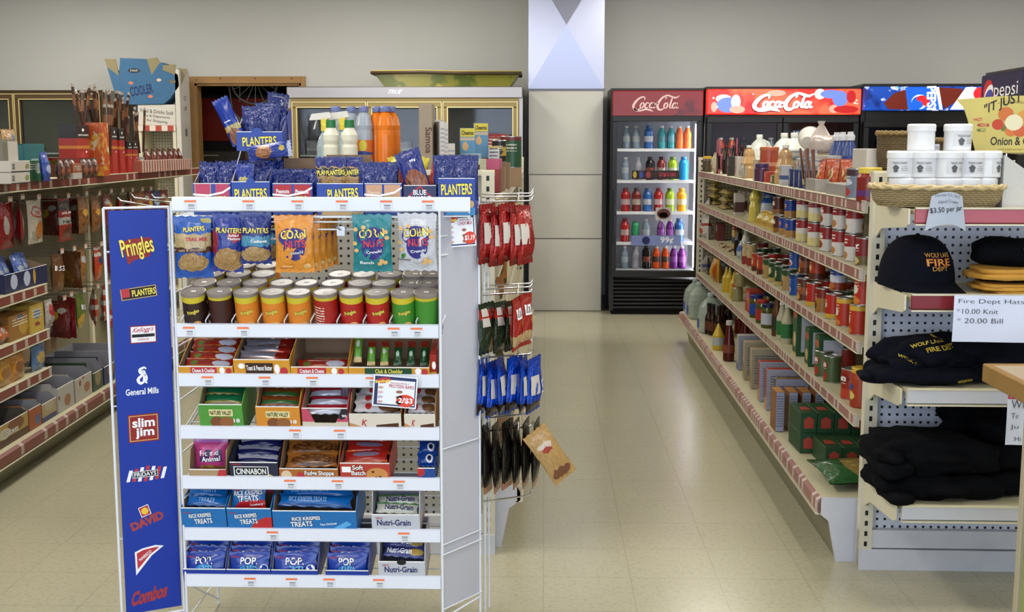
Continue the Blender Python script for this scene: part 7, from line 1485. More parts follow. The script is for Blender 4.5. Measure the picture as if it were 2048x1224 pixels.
# yellow banner sign above
t = thing('banner_sign', 'curved yellow banner sign lettered onion and garlic, above the end display', 'sign', (0, 4.02, 0)); SP = []
for q in ((1912, 199), (1926, 214), (1935, 240), (1941, 268), (1950, 303), (1990, 305), (2040, 309), (2100, 306), (2140, 303), (2140, 188), (2060, 190), (1990, 193)): p = PXY(q[0], q[1], 4.02); SP.append((p.x, p.z))
kx = NT('banner_yellow'); vec, x, y, z = kx.xyz('Generated'); n_ = kx.noise(vec, 3, 3); kx.l(kx.mix(kx.math('GREATER_THAN', kx.math('ABSOLUTE', kx.math('SUBTRACT', z, .5)), .47), kx.mix(n_, C4('#a89a52'), C4('#c4b456')), C4('#6e5c20')), kx.b.inputs['Base Color']); kx.b.inputs['Roughness'].default_value = .4
MB().prism(SP, -.004, 0, kx.m).build('panel', t); m = MB()
def SQ(px, py): p = PXY(px, py, 4.015); return p.x, p.z
a = SQ(2035, 222); m.text('"IT JUST TASTES BETTER', a[0] + .08, a[1] + .005, .38, .042, -.0045, ink, .015, arch=.045, rot=.03)
for s_, px, py, w_, c in (('•HOT', 1956, 239, .030, lor), ('•MEDIUM', 1966, 250, .040, lor), ('•MILD', 1962, 260, .032, M('sign_green', '#6a7a3a', .5))): a = SQ(px, py); m.text(s_, a[0], a[1], w_, .012, -.0045, c, .02)
a = SQ(2028, 282); m.text('Onion & Garlic', a[0] + .01, a[1], .175, .028, -.0045, ink, .015); a = SQ(2030, 299); m.text('HORSERADISH SPREAD', a[0] + .01, a[1], .13, .007, -.0045, M('sign_tan', '#8a7430', .5), .01)
for px, py, r, c in ((1996, 249, .02, '#b03a1c'), (2012, 228, .026, '#b8642a'), (2028, 245, .03, '#d0c8a8'), (2040, 262, .022, '#b8562a'), (2022, 262, .02, '#c06a30'), (2050, 235, .028, '#c08a3a'), (2008, 256, .012, '#5a6a2a')): a = SQ(px, py); m.disc(a[0], a[1], r, r * .9, -.0043 - r * .004, M('veg' + c, c, .5), 14)
a = SQ(2040, 203); m.text('Stewart', a[0], a[1], .12, .014, -.0045, M('sign_tan', '#8a7430', .5), .0, shear=.3); m.build('print', t)
a = SQ(2015, 306); MB().tube([(a[0], .004, 1.412), (a[0], .006, a[1] + .1)], .004, chrome, 6).tube([(a[0] + .12, .004, 1.412), (a[0] + .12, .006, a[1] + .1)], .004, chrome, 6).build('stand_wire', t)
# white cut-down carton and red tin beside it
t = thing('carton', 'white cut-down display carton under the yellow banner', 'carton'); p0 = PXY(2004, 408, 3.80); p1 = PXY(2004, 310, 3.80); hh = p1.z - 1.305
MB().prism([(0, 0), (.16, 0), (.16, hh * .35), (.0, hh)], 0, .12, M('carton_plain', '#b9b8b4', .6)).build('box_body', t); place(t, (p0.x, 3.80, 1.305))
one_ = gcan('redtin', '#7a2018', [('#b8b0a8', .1, .3)], r=.018, h=.12); tag(place(one_, (XA(1997, 3.82, 1.36), 3.86, 1.305)), 'slim red tin beside the white cut-down carton', 'tin')
# counter at the right edge
ctop = M('counter_laminate', '#a89a86', .35, var=.1, sc=4); oak = M('counter_oak', '#8a6a38', .45, var=.15, sc=12); lime = M('counter_green', '#8f9c5a', .5, var=.05, sc=3)
t = thing('checkout_counter', 'counter with oak-edged top and lime green side at the right edge', 'counter', (0, 0, 0)); cxl = XA(1965, 2.95, .95); cy1 = PXZ(1965, 728, .95).y; cxl = PXZ(1965, 728, .95).x
MB().box(cxl + .02, cxl + .75, .9, cy1 - .02, .92, .95, ctop).build('counter_top', t); MB().bbox(cxl, cxl + .75, cy1 - .02, cy1, .905, .952, oak, .003).build('edge_strip', t); MB().bbox(cxl, cxl + .02, .9, cy1 - .02, .905, .952, oak, .003).build('edge_strip', t)
cbx = XA(2016, cy1 - .05, .3)
MB().box(cbx + .01, cxl + .73, .95, cy1 - .06, .0, .92, lime).build('counter_body', t); MB().bbox(cbx, cbx + .02, cy1 - .075, cy1 - .05, 0, .905, M('trim_cream', '#a89e86', .5), .003).build('corner_trim', t)

# ------------------------------------------------------------------ goods on top of the middle gondola, seen over the rack
def oncentre(o, px, pyt, Y, label, cat, h, rz=0, g=None, lift=True, rx_=0):
    """stands on the middle gondola's top shelf; a plinth carton is not needed because heights follow the photo"""
    p = PXY(px, pyt, Y); place(o, (p.x, Y, 1.31 if lift else p.z - h), (rx_, 0, rz)); return tag(o, label, cat, g)
wbot = Proto(gbottle('creamer', [(.024, 0), (.03, .006), (.03, .09), (.027, .1), (.03, .115), (.03, .135), (.018, .16), (.018, .16), (.0185, .162), (.018, .19)], M('creamer_white', '#c9c6b4', .35), M('cap_green', '#1e6a34', .4)))
ypl = M('tag_yellow', '#c8b83a', .5)
for i, px in enumerate((662, 699)): wbot.put((XA(px, 4.40, 1.4), 4.40, PXY(px, 240, 4.40).z - .19), (0, 0, 0), 'white creamer bottle with green cap, %s of two above the tall nut carton' % side(i, 2), 'white creamer bottles')
zc = PXY(662, 240, 4.40).z - .19
o = carton('carton', 'brown carton carrying the two white creamer bottles', 'carton', .2, .12, max(zc - 1.31, .02), card); place(o, (XA(680, 4.40, 1.4), 4.34, 1.31))
spm = M('spray_white', '#c4c2bc', .35)
def sprayer(col):
    t = thing('spray_bottle', 'x', 'spray bottle'); MB().lathe([(.03, 0), (.034, .006), (.034, .12), (.026, .15), (.013, .175), (.013, .185)], col, 16, sy=.7).build('bottle_body', t)
    MB().lathe([(.015, .182), (.015, .205), (.012, .21)], ypl, 12).bbox(-.014, .014, -.012, .012, .205, .24, ypl, .003).build('collar', t); MB().prism([(-.06, .225), (-.05, .25), (.02, .258), (.03, .235), (.0, .228)], -.012, .012, spm).build('trigger_head', t); MB().prism([(-.035, .225), (-.03, .225), (-.04, .19), (-.045, .19)], -.005, .005, spm).build('trigger', t); return t
sp1 = Proto(sprayer(M('spray_clear', '#8a9aa0', .2)))
for i, (px, py, Y) in enumerate(((648, 228, 4.75), (684, 226, 4.8))): z_ = PXY(px, py, Y).z - .25; sp1.put((XA(px, Y, 1.5), Y, z_), (0, 0, 0), 'spray bottle with yellow collar, %s of two behind the creamer bottles' % side(i, 2), 'spray bottles')
o = carton('carton', 'low carton under the spray bottles', 'carton', .28, .12, max(z_ - 1.31, .02), card); place(o, (XA(668, 4.75, 1.4), 4.71, 1.31))
sw = M('cap_bluewhite', '#6a74a0', .4, var=.6, sc=90); orj = M('juice_orange', '#d8741c', .2)
jb = Proto(gbottle('juice', [(.034, 0), (.038, .008), (.038, .16), (.036, .18), (.038, .2), (.03, .235), (.016, .255), (.02, .256), (.022, .275), (.016, .28)], orj, sw, capn=3, n=20))
gbt = Proto(gbottle('water', [(.034, 0), (.038, .008), (.038, .16), (.036, .18), (.038, .2), (.03, .235), (.016, .255), (.02, .256), (.022, .275), (.016, .28)], M('drink_clear', '#9aa4b0', .15), sw, capn=3, n=20, label=(.06, .14, pk('lab_sunny', '#c86a2a', blobs=[('#c8c03a', .5, .7, .2, .3), ('#2a3f8a', .5, .3, .5, .12)]))))
for i, (px, kd) in enumerate(((671, gbt), (702, gbt), (727, gbt), (754, jb), (770, jb), (782, jb))): Y = 4.95 + .04 * (i % 2); kd.put((XA(px, Y, 1.5), Y, 1.31 + .075), (0, 0, 0), '%s bottle with blue and white cap, %s' % ('orange juice' if kd is jb else 'clear drink', ORD[i % 3] + ' from left above the nut cartons'), 'tall drink bottles')
o = carton('carton', 'long low carton under the tall drink bottles', 'carton', .36, .12, .075, card); place(o, (XA(727, 4.97, 1.4), 4.91, 1.31))
ybg = Proto(tag(gbag('yellowp', .075, .12, .04, '#c8b82c', blobs=[('#a8a030', .5, .45, .3, .2)], seed=44, r=.3), 'x', 'bag'))
for i, (px, ry_) in enumerate(((805, -.2), (826, .25))): ybg.put((XA(px, 4.6, 1.4), 4.6, 1.345), (0, ry_, 0), 'bright yellow packet, %s of two between juice and cookie boxes' % side(i, 2), 'yellow packets')
o = carton('carton', 'small low carton under the yellow packets', 'carton', .14, .08, .035, card); place(o, (XA(815, 4.6, 1.4), 4.56, 1.31))
t = thing('cookie_box', 'tall brown box lettered sideways, standing above the almond carton', 'box'); hS = PXY(850, 207, 4.6).z - 1.31
MB().bbox(-.026, .026, 0, .12, 0, hS, M('box_taupe', '#8d7f6c', .6, var=.1), .002).build('box_body', t); m = MB(); m.text('Samoa', .012, hS * .6, .1, .026, -.001, brown, .01, rot=-pi / 2); m.text('CRACKERS', .0, hS * .22, .07, .015, -.001, M('box_ink', '#5a4c3c'), .01, rot=-pi / 2); m.build('print', t); place(t, (XA(851, 4.6, 1.5), 4.6, 1.31))
wbx = Proto(tag(gbox('whor', .02, .16, .2, '#c0bab4', [('#b8683a', .0, .1)], lines=('#8a8c98', .1, .9, .1, .9, 12), name='food_box'), 'x', 'box'))
for i, px in enumerate((886, 892, 898, 905)): wbx.put((XA(px, 4.62, 1.5), 4.60 + .004 * i, PXY(px, 212 + i * 14, 4.6).z - .2 if False else 1.31 + (.085, .08, .0, -.0)[i]), (0, 0, .25), 'slim white and orange box, %s beside the brown box' % ORD[i] + ' from left', 'slim white boxes')
o = carton('carton', 'white carton lettered small, under the slim white boxes', 'carton', .075, .15, .08, wc, [('T', 'NABISCO', -.1, .5, .6, .2, navy, None, 1.2)]); place(o, (XA(880, 4.60, 1.4) + .0, 4.58, 1.31))
t = thing('cookie_box', 'white box with pink photo, upright beside the brown box', 'box'); MB().bbox(-.028, .028, 0, .1, 0, .24, pk('box_pinkph', '#b8b4b0', [('#8a5a6a', .55, .95), ('#c8c4c0', .1, .45)], [('#5a6a8a', .4, .75, .3, .1)], mott=.2), .002).build('box_body', t); place(t, (XA(868, 4.75, 1.5), 4.78, 1.31 + .055)); o = carton('carton', 'low carton under the pink photo box', 'carton', .1, .1, .055, card); place(o, (XA(868, 4.75, 1.4), 4.78, 1.31))
for i, (px, pyt, Y) in enumerate(((935, 256, 4.9), (962, 246, 5.1))):
    zt_ = PXY(px, pyt, Y).z; hB = .15; z_ = zt_ - hB
    o = carton('cereal_box', 'blue and grey oat cereal box with yellow top panel, %s of two' % side(i, 2), 'cereal box', .062, .05, hB, pk('cer_box', '#4f86a8', [('#b8a890', .66, .74)], [('#c8a060', .35, .5, .2, .12)], mott=.15), [('R', -.48, .48, .76, .99, M('cheer_y', '#c8b83a', .5)), ('T', 'Cheerios', 0, .87, .8, .12, ink, None)], group='cereal boxes'); place(o, (XA(px, Y, 1.5), Y, z_), (0, 0, .1))
o = carton('carton', 'red and pink flat cartons under the cereal boxes', 'carton', .24, .28, max(z_ - 1.312, .03), pk('rp_carton', '#8a2a24', [('#b0486a', .7, 1)], mott=.3)); place(o, (XA(950, 5.0, 1.4) - .01, 4.86, 1.31))
items = [
 (gbox('redc', .14, .12, .13, '#8e1f1c', [('#a83028', .6, .75)], name='cracker_box'), 985, 268, 5.6, 'red box behind the cereal boxes', 'box', .13),
 (gcan('coffee', '#1e4a2c', [('#6a1a1c', .86, 1)], r=.05, h=.15, cw=24), 1022, 272, 5.6, 'dark green coffee can with maroon lid', 'can', .15),
 (gcan('blacky', '#1a1612', [('#b8983a', .3, .7)], [('#2a2018', .5, .5, .3, .15)], r=.032, h=.1), 998, 280, 5.3, 'black and yellow can before the red box', 'can', .1),
 (gbox('yls', .045, .05, .09, '#b8a860', [('#c8c8c8', .4, .9)], lines=('#2a2a3a', .1, .9, .1, .9, 6), name='box'), 987, 292, 5.0, 'small yellow and white box above the grey post', 'box', .09),
]
for o, px, pyt, Y, lab, cat, h in items:
    z_ = PXY(px, pyt, Y).z - h; place(o, (XA(px, Y, 1.5), Y, max(z_, 1.31))); tag(o, lab, cat)
    if z_ > 1.325: c_ = carton('carton', 'plain carton lifting the ' + ' '.join(lab.split()[:4]), 'carton', .1, .1, z_ - 1.31, card); place(c_, (XA(px, Y, 1.4), Y - .05, 1.31))
# right face of the middle gondola, top shelf front row seen beside the post
items = [
 (gbox('redwht', .12, .08, .09, '#8e2420', [('#b8b0a8', 0, .45)], name='box'), 978, 4.50, .12, 'red and white carton at the near end of the middle gondola', 'box'),
 (gbox('ltblue', .06, .06, .16, '#8fa8b8', name='box'), 998, 4.75, .06, 'pale blue upright box near the post of the middle gondola', 'box'),
 (gbox('bluebr', .075, .06, .11, '#2a3a7a', [('#7a4a28', .3, .6), ('#a8b8c0', 0, .3)], [('#5a8a9a', .5, .15, .3, .12)], name='box'), 1018, 5.0, .03, 'navy and brown picture box on the middle gondola top shelf', 'box'),
 (gbox('greeny', .05, .06, .14, '#8a9a6a', [('#b8b89a', .6, 1)], name='box'), 1000, 4.6, .03, 'pale green slim box on the middle gondola top shelf', 'box'),
 (gbox('brn', .04, .06, .12, '#4a2a1c', name='box'), 992, 4.55, .05, 'dark brown slim box on the middle gondola top shelf', 'box'),
 (gbag('pinkp', .14, .12, .06, '#a83a7a', seed=51), 1030, 5.6, .04, 'pink plastic pack on the middle gondola top shelf', 'bag'),
 (gbag('teal', .16, .13, .07, '#3a8aa0', bands=[('#a8b8c0', .4, .7)], seed=52), 1022, 5.8, .1, 'teal and clear plastic pack on the middle gondola top shelf', 'bag'),
 (gbag('purpl', .13, .13, .07, '#4a3a8a', seed=53), 1036, 6.3, .05, 'purple plastic pack on the middle gondola top shelf', 'bag'),
 (gbag('teal2', .12, .1, .05, '#3a8a9a', seed=54), 1040, 6.8, .04, 'small teal pack at the far end of the middle gondola', 'bag')]
for o, px, Y, u, lab, cat in items: place(o, (-.18 - u - .03, Y, 1.31 + (.03 if 'teal and' in lab or 'purple' in lab else 0)), (0, 0, 1.1)); tag(o, lab, cat)
# middle gondola right face, lower shelves: what shows between the clipped bags
mid = [(gbag('clearp', .18, .2, .08, '#a8a08c', seed=61, blobs=[('#7a5a3a', .4, .6, .12, .08)], r=.15), 4.55, 1.065, 'clear bag of pale snacks behind the side arms'), (gbox('cheez', .16, .05, .2, '#9a1c1c', name='cracker_box', txt=(('CHEEZ', 0, .7, .8, .16, W_),)), 4.80, .81, 'red cracker box behind the side arms'), (gbox('bluyel', .14, .05, .22, '#b0a850', [('#2a5a9a', .3, .6)], name='box'), 4.98, .81, 'yellow and blue box behind the side arms'), (gbag('clearq', .18, .2, .08, '#a49c88', seed=62, r=.15), 4.5, .81, 'clear packet with red specks behind the side arms')]
for o, Y, z_, lab in mid: place(o, (-.21, Y, z_), (0, 0, pi / 2)); tag(o, lab, 'bag' if 'bag' in lab or 'packet' in lab else 'box')
olv = Proto(gjar('olive', '#4a4220', M('lid_olive', '#b0a8a0', .4), M('lab_tanj', '#8a5a2c', .5), .045, .19))
for i, (Y, z_) in enumerate(((5.3, .81), (5.45, .81), (5.35, .545), (5.6, .545), (5.9, .81), (6.2, .545))): olv.put((-.235, Y, z_), (0, 0, 1.5), 'dark jar with tan label, %s on the %s shelf of the middle gondola' % (ORD[i // 2], 'third' if z_ > .7 else 'fourth'), 'dark jars')
for i, (Y, z_, c) in enumerate(((4.6, .54, '#8a6a4a'), (4.85, .54, '#7a2a20'), (5.1, .54, '#a08a6a'), (4.6, .24, '#7a5a3a'), (4.9, .24, '#5a6a7a'), (5.2, .24, '#8a3a2a'), (5.6, .24, '#a09880'), (6.0, .24, '#6a5a4a'))): o = gbox('mid%d' % i, .2, .12, .17, c, [('#b0a898', .3, .6)], name='food_box'); place(o, (-.22 if z_ > .3 else -.14, Y, z_), (0, 0, pi / 2)); tag(o, '%s box, %s from the near end on the %s of the middle gondola' % (('tan', 'dark red', 'beige', 'brown', 'slate', 'red-brown', 'stone', 'umber')[i], ORD[i % 3 if i < 3 else i - 3], 'fourth shelf' if z_ > .3 else 'bottom deck'), 'box')
# ------------------------------------------------------------------ left gondola goods
def FZ(px, py, u):
    n = Vector((FL.s * cos(FL.a), FL.s * sin(FL.a), 0)); o = Vector(FL.at(u, 0, 0)); r = ray(px, py); p = CAM + r * ((o - CAM).dot(n) / r.dot(n)); return FL.v(px, u, p.z), p.z
def peg(o, px, yt, yb, label, u=.2, yaw=0, lean=0, cl=False, g=None, tagged=True):
    v, zt_ = FZ(px, yt, u); h = o['h_']; loc = FL.at(u, v, zt_ - h)
    if cl: o = clone(o, loc, (0, lean, FL.rz + yaw), label, g)
    else: place(o, loc, (0, lean, FL.rz + yaw)); tag(o, label, 'snack bag', g)
    if tagged:
        x = u - .03; mb = MB(); mb.M = None; L_ = lambda uu, zz: (-uu, v, zz)
        mb.tube([L_(.46, zt_ - .012), L_(u + .005, zt_ - .012), L_(x, zt_ + .006)], .0028, chrome, 5).tube([L_(.46, zt_ + .018), L_(x, zt_ + .018)], .002, chrome, 4); hk = mb.build('peg_hook', gL)
        MB().box(-x, -x + .002, v - .022, v + .022, zt_ + .004, zt_ + .03, M('tag_card', '#b9b0a8', .5)).box(-x + .002, -x + .0025, v - .022, v + .022, zt_ + .02, zt_ + .03, M('tag_pink', '#b8806a', .5)).build('price_tag', hk)
    return o
def LB_(key, w, h, base, **k): o = gbag(key, w, h, .05, base, **k); o['h_'] = h; return o
lb = {}
redl = LB_('l_red', .17, .22, '#8a1820', r=.2, foil=.3, seed=71, blobs=[('#b0a8a8', .3, .5, .14, .2)]); un = LB_('l_union', .19, .22, '#b0a898', seed=72, blobs=[('#9a2028', .5, .72, .36, .13), ('#b8b0a8', .5, .72, .3, .09), ('#b06a28', .6, .3, .3, .22)], prints=(('Utz', 0, .72, .34, .1, lor),))
jk = LB_('l_jerky', .18, .23, '#8a2218', seed=73, bands=[('#1c1410', .72, .94), ('#a8a29a', .40, .56)], food=('#8a3a20', '#4a1a10', .5, .2, .36, .14, 9), prints=(("JACK LINK'S", 0, .66, .76, .06, W_), ('NUGGETS', .02, .46, .72, .07, ink)))
gd = LB_('l_gold', .15, .21, '#7a4a22', seed=74, food=('#a0682c', '#5a3014', .5, .3, .44, .3, 10), blobs=[('#c09038', .5, .56, .3, .08)]); drd = LB_('l_drd', .15, .2, '#6a2018', seed=75, blobs=[('#b09030', .6, .6, .2, .12), ('#a8a8a0', .3, .75, .2, .08)]); blb = LB_('l_blb', .16, .2, '#1c3a6a', seed=76, blobs=[('#9aa4b0', .5, .6, .3, .1)])
G1 = 'bags on the upper pegs of the left gondola'
peg(redl, 8, 405, 0, 'red foil snack bag at the left edge, upper pegs of the left gondola', g=G1); peg(redl, 33, 400, 0, 'red foil snack bag beside the cream oval-lettered bag', cl=True, yaw=.5, g=G1); peg(un, 66, 400, 0, 'cream snack bag with red oval on the upper pegs', g=G1)
peg(jk, 126, 397, 0, 'red and black jerky nugget bag on the upper pegs', g=G1)
for i, px in enumerate((100, 145)): peg(drd if i == 0 else drd, px, 398, 0, 'dark red bag %s the jerky nugget bag' % ('left of', 'right of')[i], cl=i > 0, yaw=1.0, u=.3, g=G1)
for i, px in enumerate((163, 189)): peg(gd, px, 392, 0, 'golden nut snack bag, %s of two on the upper pegs' % side(i, 2), cl=i > 0, g=G1)
for i, (px, o) in enumerate(((213, drd), (236, redl), (256, drd), (276, gd), (293, drd), (309, blb), (326, drd))): peg(o, px, 387 - i * 1.3, 0, 'distant %s snack bag, %s beyond the golden pair on the upper pegs' % (('red' if o is redl else 'gold' if o is gd else 'blue' if o is blb else 'dark'), ORD[i]), cl=(o is not blb), yaw=random.uniform(-.3, .4), g=G1)
bu = LB_('l_bugle', .17, .2, '#5a3418', seed=77, food=('#9a6a2c', '#5a3414', .6, .25, .38, .28, 8), prints=(('BUGLES', -.05, .62, .7, .14, W_, brown, -.1),)); gd2 = LB_('l_gold2', .16, .2, '#8a5a24', seed=78, food=('#b08038', '#6a4018', .5, .3, .4, .28, 8), blobs=[('#a8a8a8', .5, .7, .3, .1)]); stp_ = LB_('l_stripe', .16, .2, '#a8381c', seed=79, bands=[('#b8b0a8', .72, .82), ('#b8b0a8', .9, .97)], blobs=[('#2a3a6a', .5, .6, .24, .1), ('#b06a28', .5, .25, .36, .2)])
G2 = 'bags on the middle pegs of the left gondola'
for i, (px, o, l_) in enumerate(((113, bu, 'brown corn snack bag with white word'), (138, bu, 'brown corn snack bag turned aside'), (161, gd2, 'golden brown snack bag'), (193, stp_, 'orange-red striped snack bag'), (217, stp_, 'orange-red striped snack bag near the rack'))): peg(o, px, 508 - i * 5, 0, l_ + ' on the middle pegs', cl=i in (1, 4), yaw=(0, 1.1, .1, .1, .5)[i], g=G2)
gm_ = LB_('l_mix', .16, .2, '#5a6a24', seed=80, blobs=[('#2f7a2a', .75, .5, .3, .3), ('#b8902c', .4, .22, .36, .2)], prints=(('MIX', 0, .6, .5, .16, W_, navy, -.1),)); stw = LB_('l_rw', .16, .21, '#9a2c1c', seed=81, bands=[('#b4aca6', .15, .28), ('#b4aca6', .45, .58), ('#b4aca6', .75, .88)])
G3 = 'bags on the lower pegs of the left gondola'
for i, (px, o, l_) in enumerate(((118, drd, 'dark red bag turned aside'), (132, redl, 'red bag turned aside'), (158, gm_, 'green and yellow snack mix bag'), (186, stw, 'red and white striped bag, left of two'), (208, stw, 'red and white striped bag, right of two'))): peg(o, px, 602 - i * 8, 0, l_ + ' on the lower pegs', cl=i in (0, 1, 4), yaw=(1.1, .9, .1, .4, .2)[i], g=G3)
def Lset(o, px, u, z, label, cat, yaw=0, rx_=0, g=None): place(o, FL.at(u, FL.v(px, u, z), z), (rx_, 0, FL.rz + yaw)); return tag(o, label, cat, g)
z = .812
Lset(tray('snack_carton', 'x', 'carton', .52, .2, .09, .12, pk('l_traynavy', '#101a48', [('#b89a2c', .86, 1)], [('#a8b0c8', .2, .4, .08, .3), ('#a8b0c8', .5, .4, .08, .3), ('#b8902c', .68, .4, .03, .3)], mott=.2), card), 55, .14, z, 'navy and yellow carton of blue bags on a left gondola shelf', 'carton')
lbp = Proto(tag(gbag('l_blue', .13, .15, .05, '#1a4a9a', seed=82, blobs=[('#8a98a8', .4, .5, .25, .1), ('#a88a60', .3, .2, .2, .15)], r=.22), 'x', 'snack bag'))
for i, px in enumerate((6, 26, 46, 64)): lbp.put(FL.at(.2 + .03 * (i % 2), FL.v(px, .2, z), z + .01), (-.25, .1 * (i % 2), FL.rz), 'bright blue snack bag, %s in the navy and yellow carton' % side(i, 4), 'blue bags on the left gondola')
z = .582
lp = Proto(tag(gbag('l_brn', .16, .10, .05, '#6a4420', seed=83, blobs=[('#a85a28', .4, .5, .3, .3), ('#a8a098', .6, .6, .14, .14)]), 'x', 'snack bag'))
for i, px in enumerate((2, 14)): lp.put(FL.at(.16, FL.v(px, .16, z), z), (-.2, 0, FL.rz), 'brown snack pack, %s at the left edge of a lower shelf' % side(i, 2), 'brown packs')
Lset(gbox('l_goldcar', .26, .12, .12, '#8a5f24', (), [('#a8842c', .65, .45, .22, .3), ('#2a4a7a', .5, .85, .12, .1)], name='snack_box'), 42, .14, z, 'gold and brown snack carton on a lower left shelf', 'box')
Lset(gbox('l_yelbox', .17, .1, .14, '#b0953a', (), [('#4a6a9a', .5, .65, .25, .16), ('#8a3020', .5, .3, .2, .08)], name='snack_box'), 76, .13, z, 'yellow box with blue window on a lower left shelf', 'box')
Lset(gbag('l_redov', .1, .14, .05, '#a8a09a', seed=84, blobs=[('#9a2428', .5, .6, .3, .22)]), 98, .14, z, 'white snack bag with red oval at the shelf end', 'bag')
wbp = Proto(tag(gbag('l_whbl', .14, .1, .05, '#a4a6b0', seed=85, blobs=[('#1c3a8a', .5, .8, .5, .14), ('#a07040', .8, .5, .2, .3)]), 'x', 'snack bag'))
z = .388
for i, px in enumerate((44, 76, 98)): wbp.put(FL.at(.30, FL.v(px, .3, z), z + .075), (0, 0, FL.rz), 'white and blue cookie pack, %s in the row on a back carton' % side(i, 3), 'white and blue packs')
Lset(carton('carton', 'x', 'carton', .62, .12, .075, card), 72, .28, z, 'plain carton under the white and blue cookie packs', 'carton')
for i, (px, c, l_, bl_) in enumerate(((6, '#b8862c', 'yellow cookie bag at the left edge of the low shelf', '#8a5a28'), (34, '#b87a2c', 'orange cookie bag in the middle of the low shelf', '#7a4a20'), (76, '#4a6f9c', 'light blue cracker bag at the end of the low shelf', '#a88a50'))): Lset(gbag('l_low%d' % i, .17, .14, .05, c, seed=86 + i, blobs=[(bl_, .5, .45, .3, .2)]), px, .15, z, l_, 'snack bag')
z = .172; Kx = 'open cartons on the bottom deck of the left gondola'
def Ltr(px0, px1, l_, outer, inner, hf=.1, hb=.12, pr=(), d=.34, u=.04, **k):
    v0, v1 = FL.v(px0, u, z), FL.v(px1, u, z); o = tray('snack_carton', l_, 'carton', abs(v1 - v0) - .006, d, hf, hb, outer, inner, pr, group=Kx, slope=.1, **k); Lset(o, (px0 + px1) / 2, u, z, l_, 'carton'); o.location = FL.at(u, (v0 + v1) / 2, z); return (v0 + v1) / 2
wcar = M('carton_lw', '#a9a8ac', .6, var=.05); gin = M('carton_gin', '#84838a', .7)
v = Ltr(-30, 58, 'yellow and brown cookie carton at the left end of the bottom deck', pk('l_cookie', '#a88c48', [('#4a2814', 0, .28)], [('#7a4a28', .7, .6, .2, .25), ('#c0b8a0', .45, .45, .14, .2)], mott=.2), M('in_dk', '#4a4238', .7), pr=[('T', 'COOKIES', .1, .5, .3, .2, W_, brown)])
ckp = Proto(tag(gbag('l_ckp', .2, .13, .05, '#3a2a24', seed=91, r=.12, foil=.5, blobs=[('#8a90a0', .5, .6, .2, .1)]), 'x', 'snack bag'))
for i in range(4): ckp.put(FL.at(.1 + .07 * (i % 4), v + .06 * (i % 2) - .03, z + .03), (-1.2, 0, FL.rz), 'dark shiny cookie pack, %s from the front in the yellow and brown carton' % ORD[i], 'dark shiny packs')
Ltr(59, 84, 'orange snack carton second on the bottom deck', pk('l_or', '#9a4a20', blobs=[('#4a5a8a', .7, .3, .2, .2)], mott=.2), gin)
Ltr(85, 114, 'tan and navy snack carton third on the bottom deck', pk('l_tn', '#a8946c', [('#2a2f6a', 0, .2)], [('#b0a890', .5, .6, .3, .25)], mott=.15), gin, hf=.09)
Ltr(116, 149, 'white open carton with cookie picture, fourth on the bottom deck', pk('l_w1', '#aeaaa6', (), [('#9a6a50', .6, .3, .2, .2), ('#7a2a24', .1, .5, .05, .08)], mott=.1), gin, hf=.125, hb=.15)
Ltr(151, 185, 'white dotted open carton, fifth on the bottom deck', pk('l_w2', '#b0aaa0', (), [('#8a4a38', .3, .6, .06, .1), ('#9a6a50', .7, .35, .18, .18), ('#8a4a38', .5, .75, .05, .08)], mott=.1), gin, hf=.12, hb=.15)
Ltr(187, 207, 'dark green open carton on the bottom deck', pk('l_gr', '#2a4030', (), [('#8a7a5a', .5, .45, .3, .3)], mott=.1), gin, hf=.1, hb=.16)
Ltr(209, 230, 'navy open carton near the rack on the bottom deck', pk('l_nv', '#1c2a5a', (), [('#8a6a4a', .65, .45, .3, .3)], mott=.1), gin, hf=.1, hb=.16)
Ltr(232, 262, 'grey open carton partly behind the blue logo panel', wcar, gin, hf=.1, hb=.16)
rp_ = Proto(tag(gbag('l_redp', .2, .1, .06, '#8e2418', seed=93, blobs=[('#b8962c', .6, .5, .14, .2), ('#a8a8a0', .2, .6, .16, .16)]), 'x', 'snack bag'))
for i, px in enumerate((205, 222, 240)): vv = FL.v(px, .40, .3); rp_.put(FL.at(.40, vv + .25, z + .14), (-.5, 0, FL.rz), 'red snack bag, %s of the heap behind the deck cartons' % side(i, 3), 'red bags behind the deck cartons')
# top shelf
z = 1.331
t = thing('plastic_jar', 'clear plastic jar with white label at the left edge of the top shelf', 'jar'); MB().bbox(-.07, .07, -.06, .06, 0, .2, M('plastic_smoke', '#6a6658', .2), .015).build('jar_body', t); MB().box(-.05, .06, -.0615, -.06, .04, .19, W_ if False else M('label_off', '#b0a8a0', .5)).build('label', t); Lset(t, 2, .12, z, t['label'], 'jar')
Lset(gbag('l_pastel', .16, .1, .05, '#b08a58', seed=95, blobs=[('#4a6a9a', .6, .6, .14, .2), ('#a87a50', .2, .3, .2, .3)]), 16, .26, z + .15, 'yellow and blue bag lying on top behind the clear jar', 'bag'); Lset(carton('carton', 'x', 'carton', .2, .16, .15, card), 16, .22, z, 'plain carton under the yellow and blue bag', 'carton')
tl = pk('l_teal', '#1c6268', (), [('#8aa8a8', .5, .4, .3, .2)], mott=.2)
for px, w_, h_, u, l_ in ((34, .2, .17, .16, 'teal mint carton, left of two on the top shelf'), (72, .27, .18, .20, 'teal mint carton, right of two on the top shelf')):
    o = carton('mint_carton', l_, 'carton', w_, .12, h_, tl, [('T', 'ALTOIDS', 0, .45, .5, .14, M('mint_w', '#9ab0b0'), None)]); Lset(o, px, u, z, l_, 'carton')
Lset(gbox('l_green', .3, .1, .1, '#1e5a3a', (), [('#a8b8a8', .75, .6, .12, .25)], name='gum_box'), 66, .09, z, 'green gum box in front of the teal cartons', 'box')
